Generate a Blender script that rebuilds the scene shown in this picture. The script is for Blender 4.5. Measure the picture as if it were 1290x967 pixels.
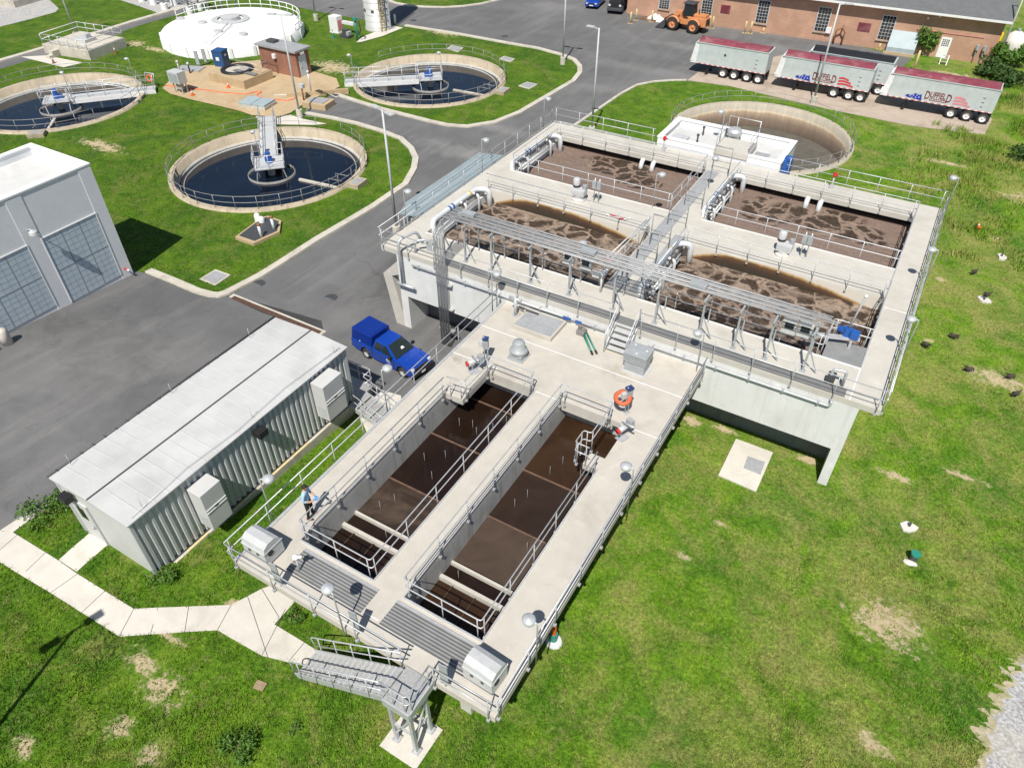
import bpy, bmesh, math, random
import numpy as np
from mathutils import Vector, Matrix
random.seed(7); np.random.seed(7)
R = math.radians; PI = math.pi
for o in list(bpy.data.objects): bpy.data.objects.remove(o)
scene = bpy.context.scene
COL = scene.collection
# ------------------------------------------------------------------ camera
FPX = 909.6344; CAMZ = 25.0
RC = np.array([[0.86059955, 0.50928124, -0.00101626],
               [0.33569659, -0.56876906, -0.75087253],
               [-0.38298332, 0.6458594, -0.66044637]])
cd = bpy.data.cameras.new('camera'); cam = bpy.data.objects.new('camera', cd); COL.objects.link(cam)
cd.sensor_fit = 'HORIZONTAL'; cd.sensor_width = 36.0; cd.lens = FPX/1290*36.0
cd.clip_start = 0.5; cd.clip_end = 2000
cam.matrix_world = Matrix(((RC[0][0], -RC[1][0], -RC[2][0], 0), (RC[0][1], -RC[1][1], -RC[2][1], 0),
                           (RC[0][2], -RC[1][2], -RC[2][2], CAMZ), (0, 0, 0, 1)))
scene.camera = cam
# ------------------------------------------------------------------ world, sun, exposure
SUNDIR = Vector((-0.185, 0.65, -1.0)).normalized()      # the way the light travels
world = bpy.data.worlds.new('World'); scene.world = world; world.use_nodes = True
wn = world.node_tree; bg = wn.nodes['Background']
sky = wn.nodes.new('ShaderNodeTexSky'); sky.sky_type = 'NISHITA'; sky.sun_disc = False
sky.sun_elevation = math.asin(-SUNDIR.z); sky.sun_rotation = math.atan2(-SUNDIR.x, -SUNDIR.y)
sky.air_density = 1.0; sky.dust_density = 0.6; sky.ozone_density = 1.2
wn.links.new(sky.outputs[0], bg.inputs[0]); bg.inputs[1].default_value = 0.072
sl = bpy.data.lights.new('sun', 'SUN'); sl.energy = 5.0; sl.angle = R(0.53); sl.color = (1.0, 0.955, 0.88)
so = bpy.data.objects.new('sun', sl); COL.objects.link(so)
so.rotation_euler = SUNDIR.to_track_quat('-Z', 'Y').to_euler()
so.location = (40, -60, 90)
scene.view_settings.view_transform = 'Standard'; scene.view_settings.look = 'None'
scene.view_settings.exposure = 0.16; scene.view_settings.gamma = 1.0
scene.render.engine = 'CYCLES'

# ------------------------------------------------------------------ ground height and pixel-to-ground survey
def zg(y):
    return 0.0 if y <= 6 else (-1.3 if y >= 27 else -1.3*(y-6)/21.0)
def ray(px, py):
    return RC.T @ np.array([(px-645)/FPX, (py-483.5)/FPX, 1.0])
def at(px, py, z):
    r = ray(px, py); t = (z-CAMZ)/r[2]; return Vector((r[0]*t, r[1]*t, z))
def ga(px, py):
    z = -0.6
    for i in range(25):
        p = at(px, py, z); z = zg(p.y)
    return Vector((p.x, p.y, z))
def aty(px, py, y):
    r = ray(px, py); t = y/r[1]; return Vector((r[0]*t, y, CAMZ+r[2]*t))
def atx(px, py, x):
    r = ray(px, py); t = x/r[0]; return Vector((x, r[1]*t, CAMZ+r[2]*t))

# ------------------------------------------------------------------ materials
MATS = {}
def ramp(nt, fac, stops):
    n = nt.nodes.new('ShaderNodeValToRGB'); el = n.color_ramp.elements
    while len(el) < len(stops): el.new(0.5)
    for e, (p, c) in zip(el, stops):
        e.position = p; e.color = (*c, 1) if len(c) == 3 else c
    nt.links.new(fac, n.inputs[0]); return n.outputs[0]
def noise(nt, vec, scale, detail=4, rough=0.55, dist=0.0):
    n = nt.nodes.new('ShaderNodeTexNoise'); n.inputs['Scale'].default_value = scale
    n.inputs['Detail'].default_value = detail; n.inputs['Roughness'].default_value = rough
    n.inputs['Distortion'].default_value = dist
    if vec: nt.links.new(vec, n.inputs['Vector'])
    return n.outputs['Fac']
def mixc(nt, fac, a, b, mode='MIX'):
    n = nt.nodes.new('ShaderNodeMix'); n.data_type = 'RGBA'; n.blend_type = mode
    for k, v in ((0, fac), (6, a), (7, b)):
        if isinstance(v, (int, float)): n.inputs[k].default_value = v
        elif isinstance(v, tuple): n.inputs[k].default_value = (*v, 1)
        else: nt.links.new(v, n.inputs[k])
    return n.outputs[2]
def mth(nt, op, a, b=None, c=None):
    n = nt.nodes.new('ShaderNodeMath'); n.operation = op
    for k, v in enumerate((a, b, c)):
        if v is None: continue
        if isinstance(v, (int, float)): n.inputs[k].default_value = v
        else: nt.links.new(v, n.inputs[k])
    return n.outputs[0]
def vmap(nt, vec, scale=(1, 1, 1), rot=(0, 0, 0), loc=(0, 0, 0)):
    n = nt.nodes.new('ShaderNodeMapping'); n.inputs['Scale'].default_value = scale
    n.inputs['Rotation'].default_value = rot; n.inputs['Location'].default_value = loc
    nt.links.new(vec, n.inputs[0]); return n.outputs[0]
def newmat(name):
    m = bpy.data.materials.new(name); m.use_nodes = True; nt = m.node_tree
    b = nt.nodes['Principled BSDF']; MATS[name] = m
    return m, nt, b
def wpos(nt):
    return nt.nodes.new('ShaderNodeNewGeometry').outputs['Position']
def opos(nt):
    return nt.nodes.new('ShaderNodeTexCoord').outputs['Object']
def bump(nt, b, h, strength=0.3, dist=0.02):
    n = nt.nodes.new('ShaderNodeBump'); n.inputs['Strength'].default_value = strength
    n.inputs['Distance'].default_value = dist
    nt.links.new(h, n.inputs['Height']); nt.links.new(n.outputs[0], b.inputs['Normal'])
def mat(name, c, rough=0.6, metal=0.0, c2=None, s=3.0, c3=None, s3=0.4, amt3=0.5, bs=0.0, bscale=20, spec=0.5, coat=0.0, world=True):
    """colour c broken up towards c2 by a noise of scale s, worn towards c3 by a broad noise of scale s3"""
    m, nt, b = newmat(name)
    b.inputs['Roughness'].default_value = rough; b.inputs['Metallic'].default_value = metal
    b.inputs['Specular IOR Level'].default_value = spec
    if coat: b.inputs['Coat Weight'].default_value = coat; b.inputs['Coat Roughness'].default_value = 0.05
    if c2 is None: c2 = tuple(x*0.85 for x in c)
    p = wpos(nt) if world else opos(nt)
    f = noise(nt, p, s, 5, 0.6)
    col = ramp(nt, f, [(0.35, c), (0.68, c2)])
    if c3:
        f3 = noise(nt, p, s3, 4, 0.6, 0.6)
        k = ramp(nt, f3, [(0.48, (0, 0, 0)), (0.72, (amt3,)*3)])
        col = mixc(nt, k, col, c3)
    nt.links.new(col, b.inputs['Base Color'])
    if bs: bump(nt, b, noise(nt, p, bscale, 4), bs)
    return m
def G(v): return tuple(pow(x/255.0, 2.2) for x in v)

mat('galv', (0.58, 0.59, 0.60), 0.45, 0.35, (0.46, 0.47, 0.49), 6)
mat('alu', (0.64, 0.65, 0.66), 0.42, 0.4, (0.54, 0.55, 0.56), 5)
mat('dark_steel', (0.10, 0.105, 0.11), 0.5, 0.4)
mat('grey_paint', (0.36, 0.38, 0.39), 0.5, 0.0, (0.30, 0.32, 0.33), 4)
mat('lgrey_paint', (0.52, 0.53, 0.53), 0.5, 0.0, (0.45, 0.46, 0.46), 4)
mat('white_paint', (0.78, 0.78, 0.77), 0.45, 0.0, (0.70, 0.70, 0.69), 3)
mat('black', (0.018, 0.018, 0.02), 0.55)
mat('rubber', (0.02, 0.02, 0.021), 0.8, 0, (0.035, 0.034, 0.032), 9)
mat('red', (0.55, 0.03, 0.03), 0.5)
mat('orange', (0.75, 0.13, 0.02), 0.5)
mat('lifering', (0.85, 0.13, 0.04), 0.5)
mat('yellow', (0.80, 0.50, 0.02), 0.5)
mat('pale_yellow', (0.72, 0.58, 0.30), 0.6)
mat('blue_motor', (0.02, 0.10, 0.38), 0.4)
mat('navy_hood', (0.03, 0.055, 0.16), 0.45)
mat('conduit', (0.44, 0.445, 0.45), 0.55, 0.15, (0.34, 0.345, 0.35), 4)
mat('drain_brown', (0.11, 0.055, 0.035), 0.8, 0, (0.06, 0.035, 0.025), 6)
mat('teal', (0.03, 0.25, 0.18), 0.5)
mat('glass', (0.02, 0.025, 0.03), 0.06)
mat('pipe_white', (0.66, 0.68, 0.69), 0.45, 0, (0.55, 0.57, 0.58), 2)
mat('rust', (0.30, 0.14, 0.06), 0.8, 0, (0.20, 0.10, 0.05), 6)
mat('lens', (0.62, 0.66, 0.68), 0.2)
mat('lamp_cap', (0.60, 0.62, 0.63), 0.35, 0.3)
mat('baffle_brown', (0.17, 0.10, 0.065), 0.8, 0, (0.11, 0.065, 0.045), 4)
mat('dark_scum', (0.055, 0.033, 0.02), 0.8, 0, (0.03, 0.018, 0.012), 4)
mat('skin', (0.55, 0.32, 0.22), 0.6); mat('shirt', (0.36, 0.56, 0.74), 0.8); mat('trousers', (0.012, 0.012, 0.014), 0.8)
mat('hair', (0.02, 0.014, 0.01), 0.7); mat('shoe', (0.08, 0.04, 0.03), 0.6); mat('blue_glove', (0.03, 0.30, 0.75), 0.5)
mat('feather', (0.03, 0.024, 0.02), 0.8, 0, (0.09, 0.07, 0.055), 14)
mat('wood', (0.33, 0.24, 0.15), 0.8)
# concrete
def concrete(name, c, c2, stain, s3=0.35, amt=0.6, streak=0.0, bs=0.12, stains=()):
    m, nt, b = newmat(name); b.inputs['Roughness'].default_value = 0.85
    b.inputs['Specular IOR Level'].default_value = 0.25
    p = wpos(nt)
    col = ramp(nt, noise(nt, p, 1.3, 6, 0.65), [(0.3, c), (0.7, c2)])
    k = ramp(nt, noise(nt, p, s3, 5, 0.6, 1.0), [(0.50, (0, 0, 0)), (0.74, (amt,)*3)])
    col = mixc(nt, k, col, stain)
    g = ramp(nt, noise(nt, p, 28, 3, 0.7), [(0.3, (0.90,)*3), (0.7, (1.07,)*3)])
    col = mixc(nt, 1.0, col, g, 'MULTIPLY')
    g = ramp(nt, noise(nt, vmap(nt, p, loc=(9, 4, 2)), 0.75, 6, 0.7, 0.5), [(0.60, (1.0,)*3), (0.68, (1.10,)*3)])
    col = mixc(nt, 1.0, col, g, 'MULTIPLY')
    g = ramp(nt, noise(nt, vmap(nt, p, loc=(2, 17, 5)), 2.6, 7, 0.75, 1.2), [(0.60, (1.0,)*3), (0.74, (0.80,)*3)])
    col = mixc(nt, 1.0, col, g, 'MULTIPLY')
    for (px_, py_, rx, ry, sc_) in stains:
        c_ = at(px_, py_, 3.0); qv = vmap(nt, p, (1/rx, 1/ry, 0), (0, 0, 0), (-c_.x/rx, -c_.y/ry, 0)); ln = nt.nodes.new('ShaderNodeVectorMath'); ln.operation = 'LENGTH'; nt.links.new(qv, ln.inputs[0])
        w = mth(nt, 'ADD', mth(nt, 'SUBTRACT', 1.0, ln.outputs['Value']), mth(nt, 'MULTIPLY', mth(nt, 'SUBTRACT', noise(nt, p, 3.0, 6, 0.7, 0.8), 0.5), 3.0))
        col = mixc(nt, ramp(nt, w, [(0.15, (0, 0, 0)), (0.9, (0.85,)*3)]), col, sc_)
    if streak:
        q = vmap(nt, p, (2.2, 2.2, 0.16))
        k2 = ramp(nt, noise(nt, q, 1.6, 5, 0.65), [(0.52, (0, 0, 0)), (0.72, (streak,)*3)])
        col = mixc(nt, k2, col, stain)
    nt.links.new(col, b.inputs['Base Color']); bump(nt, b, noise(nt, p, 18, 5), bs, 0.01)
    return m
concrete('deck_concrete', (0.545, 0.51, 0.45), (0.475, 0.445, 0.39), (0.37, 0.34, 0.295), amt=0.6, stains=((342, 676, 0.55, 0.22, (0.16, 0.09, 0.06)), (575, 452, 0.5, 0.3, (0.33, 0.30, 0.26)), (700, 640, 0.9, 0.5, (0.44, 0.40, 0.345)), (780, 470, 1.5, 0.7, (0.40, 0.365, 0.31)), (640, 470, 1.0, 0.6, (0.42, 0.38, 0.33)), (560, 740, 0.6, 0.8, (0.42, 0.385, 0.335)), (655, 395, 1.2, 0.4, (0.36, 0.31, 0.24))))
concrete('tank_concrete', (0.555, 0.53, 0.475), (0.49, 0.465, 0.415), (0.39, 0.365, 0.32), amt=0.6)
concrete('wall_concrete', (0.70, 0.705, 0.69), (0.64, 0.645, 0.63), (0.48, 0.47, 0.45), amt=0.45, streak=0.45)
concrete('basin_wall', (0.50, 0.495, 0.47), (0.43, 0.425, 0.40), (0.24, 0.23, 0.205), amt=0.55, streak=0.75)
concrete('shade_wall', (0.20, 0.215, 0.225), (0.16, 0.175, 0.185), (0.10, 0.105, 0.11), amt=0.5, streak=0.6)  # concrete with the shade of the front recess put into its colour
mat('well_grey', (0.26, 0.25, 0.235), 0.8, 0, (0.17, 0.165, 0.155), 3)
mat('hatch_grey', (0.36, 0.43, 0.45), 0.55, 0, (0.31, 0.375, 0.395), 1.5)
mat('rail_grey', (0.36, 0.36, 0.35), 0.5, 0.3, (0.26, 0.26, 0.25), 5)
concrete('overhang_shade_wall', (0.045, 0.042, 0.036), (0.03, 0.028, 0.024), (0.02, 0.018, 0.016), amt=0.5, streak=0.5)  # near black: shade under the slab overhang put into the colour
concrete('walk_concrete', (0.64, 0.605, 0.54), (0.585, 0.55, 0.49), (0.47, 0.435, 0.375), s3=0.6, amt=0.6)
concrete('kerb_concrete', (0.60, 0.56, 0.48), (0.48, 0.445, 0.38), (0.33, 0.295, 0.235), s3=0.8, amt=0.7)
concrete('old_concrete', (0.52, 0.40, 0.25), (0.44, 0.33, 0.20), (0.34, 0.24, 0.14), s3=0.25, amt=0.75)
concrete('clar_concrete', (0.50, 0.425, 0.315), (0.42, 0.355, 0.26), (0.22, 0.185, 0.14), amt=0.6, streak=0.7)
concrete('drained_floor', (0.13, 0.12, 0.10), (0.09, 0.083, 0.07), (0.20, 0.18, 0.15), s3=0.2, amt=0.6)
concrete('tan_pad', (0.46, 0.38, 0.31), (0.40, 0.33, 0.27), (0.22, 0.17, 0.12), s3=0.3, amt=0.7)
concrete('block', (0.66, 0.63, 0.58), (0.6, 0.57, 0.52), (0.5, 0.46, 0.4))
concrete('stucco', (0.74, 0.75, 0.76), (0.70, 0.715, 0.73), (0.62, 0.635, 0.65), amt=0.3)
concrete('membrane', (0.62, 0.62, 0.605), (0.56, 0.56, 0.545), (0.44, 0.43, 0.41), s3=0.3, amt=0.6)
concrete('dome_white', (0.83, 0.83, 0.82), (0.79, 0.79, 0.78), (0.70, 0.70, 0.68), amt=0.3)
mat('gravel', (0.55, 0.545, 0.54), 0.9, 0, (0.20, 0.195, 0.19), 9, (0.50, 0.45, 0.36), 0.7, 0.7, 1.0, 14)
# asphalt
def asphalt(name, c, c2, c3):
    m, nt, b = newmat(name); b.inputs['Roughness'].default_value = 0.88; b.inputs['Specular IOR Level'].default_value = 0.3
    p = wpos(nt)
    q = vmap(nt, p, (1.0, 0.12, 1.0), (0, 0, R(4)))
    col = ramp(nt, noise(nt, p, 0.22, 5, 0.6, 0.8), [(0.35, c), (0.65, c2)])
    k = ramp(nt, noise(nt, q, 0.9, 5, 0.6), [(0.5, (0, 0, 0)), (0.72, (0.6,)*3)])
    col = mixc(nt, k, col, c3)
    k = ramp(nt, noise(nt, p, 0.09, 3, 0.5, 0.5), [(0.52, (0, 0, 0)), (0.70, (0.55,)*3)])
    col = mixc(nt, k, col, tuple(x*1.25 for x in c3))
    for (px_, py_, rx, ry, f_) in ((575, 190, 6.0, 1.8, 1.45), (640, 165, 5.0, 1.2, 1.3), (120, 430, 7, 3, 0.74), (520, 350, 3.0, 4.5, 0.72), (230, 375, 6, 3, 0.86), (800, 85, 8, 2, 1.22), (870, 60, 9, 1.5, 1.3), (60, 560, 7, 5, 1.18), (445, 330, 2.2, 9, 1.12)):
        c_ = ga(px_, py_); qv = vmap(nt, p, (1/rx, 1/ry, 0), (0, 0, 0), (-c_.x/rx, -c_.y/ry, 0)); ln = nt.nodes.new('ShaderNodeVectorMath'); ln.operation = 'LENGTH'; nt.links.new(qv, ln.inputs[0])
        w = mth(nt, 'ADD', mth(nt, 'SUBTRACT', 1.0, ln.outputs['Value']), mth(nt, 'MULTIPLY', mth(nt, 'SUBTRACT', noise(nt, p, 0.6, 5, 0.65, 0.8), 0.5), 2.2))
        k = ramp(nt, w, [(0.05, (1.0,)*3), (0.75, (f_, f_, f_*(0.97 if f_ > 1.2 else 1)))]); col = mixc(nt, 1.0, col, k, 'MULTIPLY')
    crk = nt.nodes.new('ShaderNodeTexVoronoi'); crk.feature = 'DISTANCE_TO_EDGE'; crk.inputs['Scale'].default_value = 0.16
    wv = nt.nodes.new('ShaderNodeTexNoise'); wv.inputs['Scale'].default_value = 0.9; wv.inputs['Detail'].default_value = 5; nt.links.new(p, wv.inputs['Vector'])
    pv = nt.nodes.new('ShaderNodeVectorMath'); pv.operation = 'MULTIPLY_ADD'; nt.links.new(wv.outputs['Color'], pv.inputs[0]); pv.inputs[1].default_value = (1.6, 1.6, 0); nt.links.new(p, pv.inputs[2]); nt.links.new(pv.outputs[0], crk.inputs['Vector'])
    k = ramp(nt, crk.outputs['Distance'], [(0.0015, (0.86,)*3), (0.004, (1.0,)*3)]); col = mixc(nt, 1.0, col, k, 'MULTIPLY')
    g = ramp(nt, noise(nt, p, 35, 2, 0.8), [(0.3, (0.8,)*3), (0.7, (1.2,)*3)])
    col = mixc(nt, 1.0, col, g, 'MULTIPLY')
    nt.links.new(col, b.inputs['Base Color']); bump(nt, b, noise(nt, p, 40, 3), 0.2, 0.01)
asphalt('asphalt_dark', (0.055, 0.055, 0.056), (0.045, 0.045, 0.046), (0.075, 0.074, 0.072)); asphalt('asphalt', (0.150, 0.149, 0.149), (0.118, 0.118, 0.119), (0.195, 0.190, 0.183))
mat('track_soil', (0.50, 0.43, 0.31), 0.95, 0, (0.33, 0.30, 0.17), 5, (0.20, 0.22, 0.06), 1.2, 0.8, 0.8, 12)
# grass: shared colour network for lawn and blades
BARE = []   # (x, y, rx, ry, rot) of worn, sandy patches; filled in before the material is built
for px, py, rx, ry, rt in ((1115, 785, 1.9, 1.5, 0.3), (1258, 478, 2.2, 1.2, -0.4), (1100, 936, 0.9, 0.5, 0), (908, 659, 0.32, 0.26, 0),
                           (205, 868, 1.3, 0.8, 0.8), (180, 835, 1.2, 0.5, 0.5), (150, 915, 0.7, 0.6, 0), (190, 950, 0.6, 0.5, 0), (870, 530, 0.9, 0.45, 0.2), (912, 540, 0.9, 0.4, -0.3),
                           (1018, 578, 0.7, 0.5, 0), (128, 184, 4.2, 1.1, 0.35), (1287, 250, 2.5, 1.5, 0.3), (1255, 300, 1.0, 0.6, 0), (1186, 352, 0.5, 0.35, 0), (1172, 430, 0.5, 0.3, 0),
                           (1190, 205, 3.0, 0.6, 0.1), (1205, 96, 3.0, 1.6, 0), (1130, 600, 1.2, 0.4, 0.2), (1215, 600, 1.5, 0.3, -0.6), (560, 40, 4.0, 2.0, 0), (420, 85, 4.0, 2.5, 0),
                           (30, 940, 0.7, 0.5, 0.3), (860, 700, 0.4, 0.3, 0), (1130, 330, 0.5, 0.35, 0), (300, 765, 1.2, 0.3, 0.3), (205, 795, 1.6, 0.25, 0.2), (900, 75, 0, 0, 0), (170, 55, 2.0, 1.4, 0), (195, 62, 2.5, .8, 0)):
    if rx:
        g_ = ga(px, py); BARE.append((g_.x, g_.y, rx, ry, rt))
GRAVEL_C = ga(1310, 960)
def grass_colour(nt, p):
    col = ramp(nt, noise(nt, p, 0.9, 6, 0.62, 0.4), [(0.28, (0.050, 0.112, 0.007)), (0.50, (0.092, 0.184, 0.011)), (0.72, (0.152, 0.240, 0.021))])
    cool = ramp(nt, noise(nt, vmap(nt, p, loc=(40, 11, 0)), 0.24, 4, 0.55, 0.7), [(0.45, (0, 0, 0)), (0.66, (0.7,)*3)])
    col = mixc(nt, cool, col, (0.038, 0.118, 0.010))
    sx = nt.nodes.new('ShaderNodeSeparateXYZ'); nt.links.new(p, sx.inputs[0])
    open_ = nt.nodes.new('ShaderNodeMapRange'); nt.links.new(sx.outputs[0], open_.inputs[0]); open_.inputs[1].default_value = -14; open_.inputs[2].default_value = 2; open_.inputs[3].default_value = -0.02; open_.inputs[4].default_value = 0.09
    dn = mth(nt, 'ADD', noise(nt, vmap(nt, p, loc=(7, 3, 0)), 0.30, 7, 0.70, 0.8), open_.outputs[0])
    dry = ramp(nt, dn, [(0.51, (0, 0, 0)), (0.70, (0.72,)*3)])
    col = mixc(nt, dry, col, (0.245, 0.232, 0.075))
    spot = ramp(nt, noise(nt, vmap(nt, p, loc=(1, 30, 0)), 1.9, 6, 0.75), [(0.52, (0, 0, 0)), (0.68, (0.65,)*3)])
    col = mixc(nt, spot, col, (0.205, 0.200, 0.068))
    shady = nt.nodes.new('ShaderNodeMapRange'); nt.links.new(sx.outputs[0], shady.inputs[0]); shady.inputs[1].default_value = -45; shady.inputs[2].default_value = 0; shady.inputs[3].default_value = 0.80; shady.inputs[4].default_value = 1.18  # shade of the left lawns put into the colour; right lawn made lighter
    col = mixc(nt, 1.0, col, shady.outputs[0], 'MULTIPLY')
    fine = ramp(nt, noise(nt, p, 7.0, 4, 0.75), [(0.28, (0.42,)*3), (0.50, (0.96,)*3), (0.74, (1.6,)*3)])
    col = mixc(nt, 1.0, col, fine, 'MULTIPLY')
    return col
def bare_mask(nt, p):
    tot = None
    wob = noise(nt, p, 2.6, 7, 0.78)
    for (x, y, rx, ry, rt) in BARE:
        q = vmap(nt, p, (1/rx, 1/ry, 0), (0, 0, 0), (-x/rx, -y/ry, 0))
        ln = nt.nodes.new('ShaderNodeVectorMath'); ln.operation = 'LENGTH'; nt.links.new(q, ln.inputs[0])
        v = mth(nt, 'SUBTRACT', 1.0, ln.outputs['Value'])
        tot = v if tot is None else mth(nt, 'MAXIMUM', tot, v)
    tot = mth(nt, 'ADD', tot, mth(nt, 'MULTIPLY', mth(nt, 'SUBTRACT', wob, 0.5), 3.8))
    return ramp(nt, tot, [(0.30, (0, 0, 0)), (0.75, (1, 1, 1))])
m, nt, b = newmat('grass'); b.inputs['Roughness'].default_value = 0.9; b.inputs['Specular IOR Level'].default_value = 0.15
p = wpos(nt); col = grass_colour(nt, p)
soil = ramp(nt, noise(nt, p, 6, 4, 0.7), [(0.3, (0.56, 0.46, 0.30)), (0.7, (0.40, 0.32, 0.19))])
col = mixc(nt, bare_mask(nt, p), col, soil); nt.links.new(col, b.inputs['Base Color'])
bump(nt, b, noise(nt, p, 9, 5, 0.75), 0.9, 0.06)
m, nt, b = newmat('blade'); b.inputs['Roughness'].default_value = 0.75; b.inputs['Specular IOR Level'].default_value = 0.2
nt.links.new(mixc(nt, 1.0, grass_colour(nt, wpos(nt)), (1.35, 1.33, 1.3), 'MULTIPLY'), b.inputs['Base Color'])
def leafmat(name, c1, c2):
    m, nt, b = newmat(name); b.inputs['Roughness'].default_value = 0.7
    nt.links.new(ramp(nt, noise(nt, wpos(nt), 5, 4, 0.7), [(0.3, c1), (0.7, c2)]), b.inputs['Base Color'])
leafmat('leaf_bright', (0.10, 0.20, 0.02), (0.06, 0.14, 0.015)); leafmat('leaf_dark', (0.045, 0.10, 0.012), (0.025, 0.06, 0.008))
# liquids
def liquid(name, c, c2, s=0.5, rough=0.08, spec=0.5, bs=0.05, dist=1.0, thr=(0.4, 0.65)):
    m, nt, b = newmat(name); b.inputs['Roughness'].default_value = rough; b.inputs['Specular IOR Level'].default_value = spec
    p = wpos(nt); nt.links.new(ramp(nt, noise(nt, p, s, 6, 0.6, dist), [(thr[0], c), (thr[1], c2)]), b.inputs['Base Color'])
    bump(nt, b, noise(nt, p, 3.0, 3, 0.5, 0.5), bs, 0.02); return m
liquid('water_navy', (0.0035, 0.007, 0.016), (0.005, 0.010, 0.022), 0.3, 0.07, 0.5, 0.03)
liquid('water_brown', (0.014, 0.0075, 0.005), (0.020, 0.011, 0.008), 0.6, 0.12, 0.35, 0.12, 0.8)
liquid('water_amber', (0.042, 0.022, 0.011), (0.028, 0.015, 0.009), 0.5, 0.15, 0.3, 0.12, 0.8)
liquid('water_plum', (0.036, 0.023, 0.017), (0.027, 0.017, 0.013), 0.5, 0.2, 0.25, 0.12, 0.8)
liquid('water_scum', (0.080, 0.056, 0.042), (0.060, 0.041, 0.031), 0.5, 0.5, 0.2, 0.2, 1.0)
liquid('water_swirl', (0.034, 0.023, 0.017), (0.11, 0.078, 0.058), 0.28, 0.5, 0.2, 0.15, 2.2, (0.48, 0.75))
def foam(name, tan1, tan2, clusters=None, zlo=0.42, zhi=0.50):
    """brown mixed liquor: dark upwelling cells parted by thin tan threads, drifting tan foam between"""
    m, nt, b = newmat(name); b.inputs['Roughness'].default_value = 0.7; b.inputs['Specular IOR Level'].default_value = 0.25
    p = wpos(nt)
    wob = nt.nodes.new('ShaderNodeTexNoise'); wob.inputs['Scale'].default_value = 0.55; wob.inputs['Detail'].default_value = 6; wob.inputs['Roughness'].default_value = 0.62
    nt.links.new(p, wob.inputs['Vector'])
    pv = nt.nodes.new('ShaderNodeVectorMath'); pv.operation = 'MULTIPLY_ADD'
    nt.links.new(wob.outputs['Color'], pv.inputs[0]); pv.inputs[1].default_value = (2.6, 2.6, 0); nt.links.new(p, pv.inputs[2])
    v = nt.nodes.new('ShaderNodeTexVoronoi'); v.feature = 'DISTANCE_TO_EDGE'; v.inputs['Scale'].default_value = 0.98
    nt.links.new(pv.outputs[0], v.inputs['Vector'])
    thr = mth(nt, 'MULTIPLY', mth(nt, 'POWER', noise(nt, p, 0.5, 4, 0.6), 3.0), 0.34)
    cell = ramp(nt, mth(nt, 'SUBTRACT', v.outputs['Distance'], thr), [(0.0, (0, 0, 0)), (0.085, (1, 1, 1))])
    zn = noise(nt, vmap(nt, p, (1, 1.7, 1), loc=(3.7, 0, 0)), 0.22, 5, 0.6, 1.6)
    if clusters:
        tot = None
        for (x, y, rx, ry) in clusters:
            q = vmap(nt, p, (1/rx, 1/ry, 0), (0, 0, 0), (-x/rx, -y/ry, 0)); ln = nt.nodes.new('ShaderNodeVectorMath'); ln.operation = 'LENGTH'; nt.links.new(q, ln.inputs[0])
            w = mth(nt, 'SUBTRACT', 1.0, ln.outputs['Value']); tot = w if tot is None else mth(nt, 'MAXIMUM', tot, w)
        zn = mth(nt, 'ADD', mth(nt, 'MULTIPLY', tot, 1.0), mth(nt, 'MULTIPLY', mth(nt, 'SUBTRACT', zn, 0.5), 1.2)); zlo, zhi = 0.02, 0.16
    zone = ramp(nt, zn, [(zlo, (0, 0, 0)), (zhi, (1, 1, 1))])
    k = mixc(nt, 1.0, cell, zone, 'MULTIPLY')
    tan = ramp(nt, noise(nt, vmap(nt, p, (0.5, 1.5, 1)), 0.55, 7, 0.66, 2.6), [(0.34, tan1), (0.66, tan2)])
    if clusters:
        halo = ramp(nt, zn, [(-0.0, (0, 0, 0)), (0.3, (0.38,)*3)]); tan = mixc(nt, halo, tan, (0.34, 0.25, 0.185))
    dark = ramp(nt, noise(nt, p, 4, 6, 0.75), [(0.30, (0.034, 0.023, 0.016)), (0.75, (0.092, 0.064, 0.046))])
    col = mixc(nt, k, tan, dark)
    fine = ramp(nt, noise(nt, p, 8, 5, 0.8), [(0.3, (0.74,)*3), (0.7, (1.26,)*3)])
    col = mixc(nt, 1.0, col, fine, 'MULTIPLY')
    nt.links.new(col, b.inputs['Base Color']); bump(nt, b, noise(nt, p, 5, 6, 0.75), 0.8, 0.07)
foam('foam_near', (0.37, 0.285, 0.22), (0.20, 0.148, 0.112), None, 0.36, 0.50)
foam('foam_far', (0.235, 0.172, 0.138), (0.180, 0.129, 0.105), ((-18.2, 44.6, 2.6, 1.5), (-15.9, 43.4, 1.9, 1.2), (-7.2, 43.5, 1.9, 2.1), (-3.4, 43.9, 3.0, 2.0), (-1.4, 43.2, 1.4, 1.0)))
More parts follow.
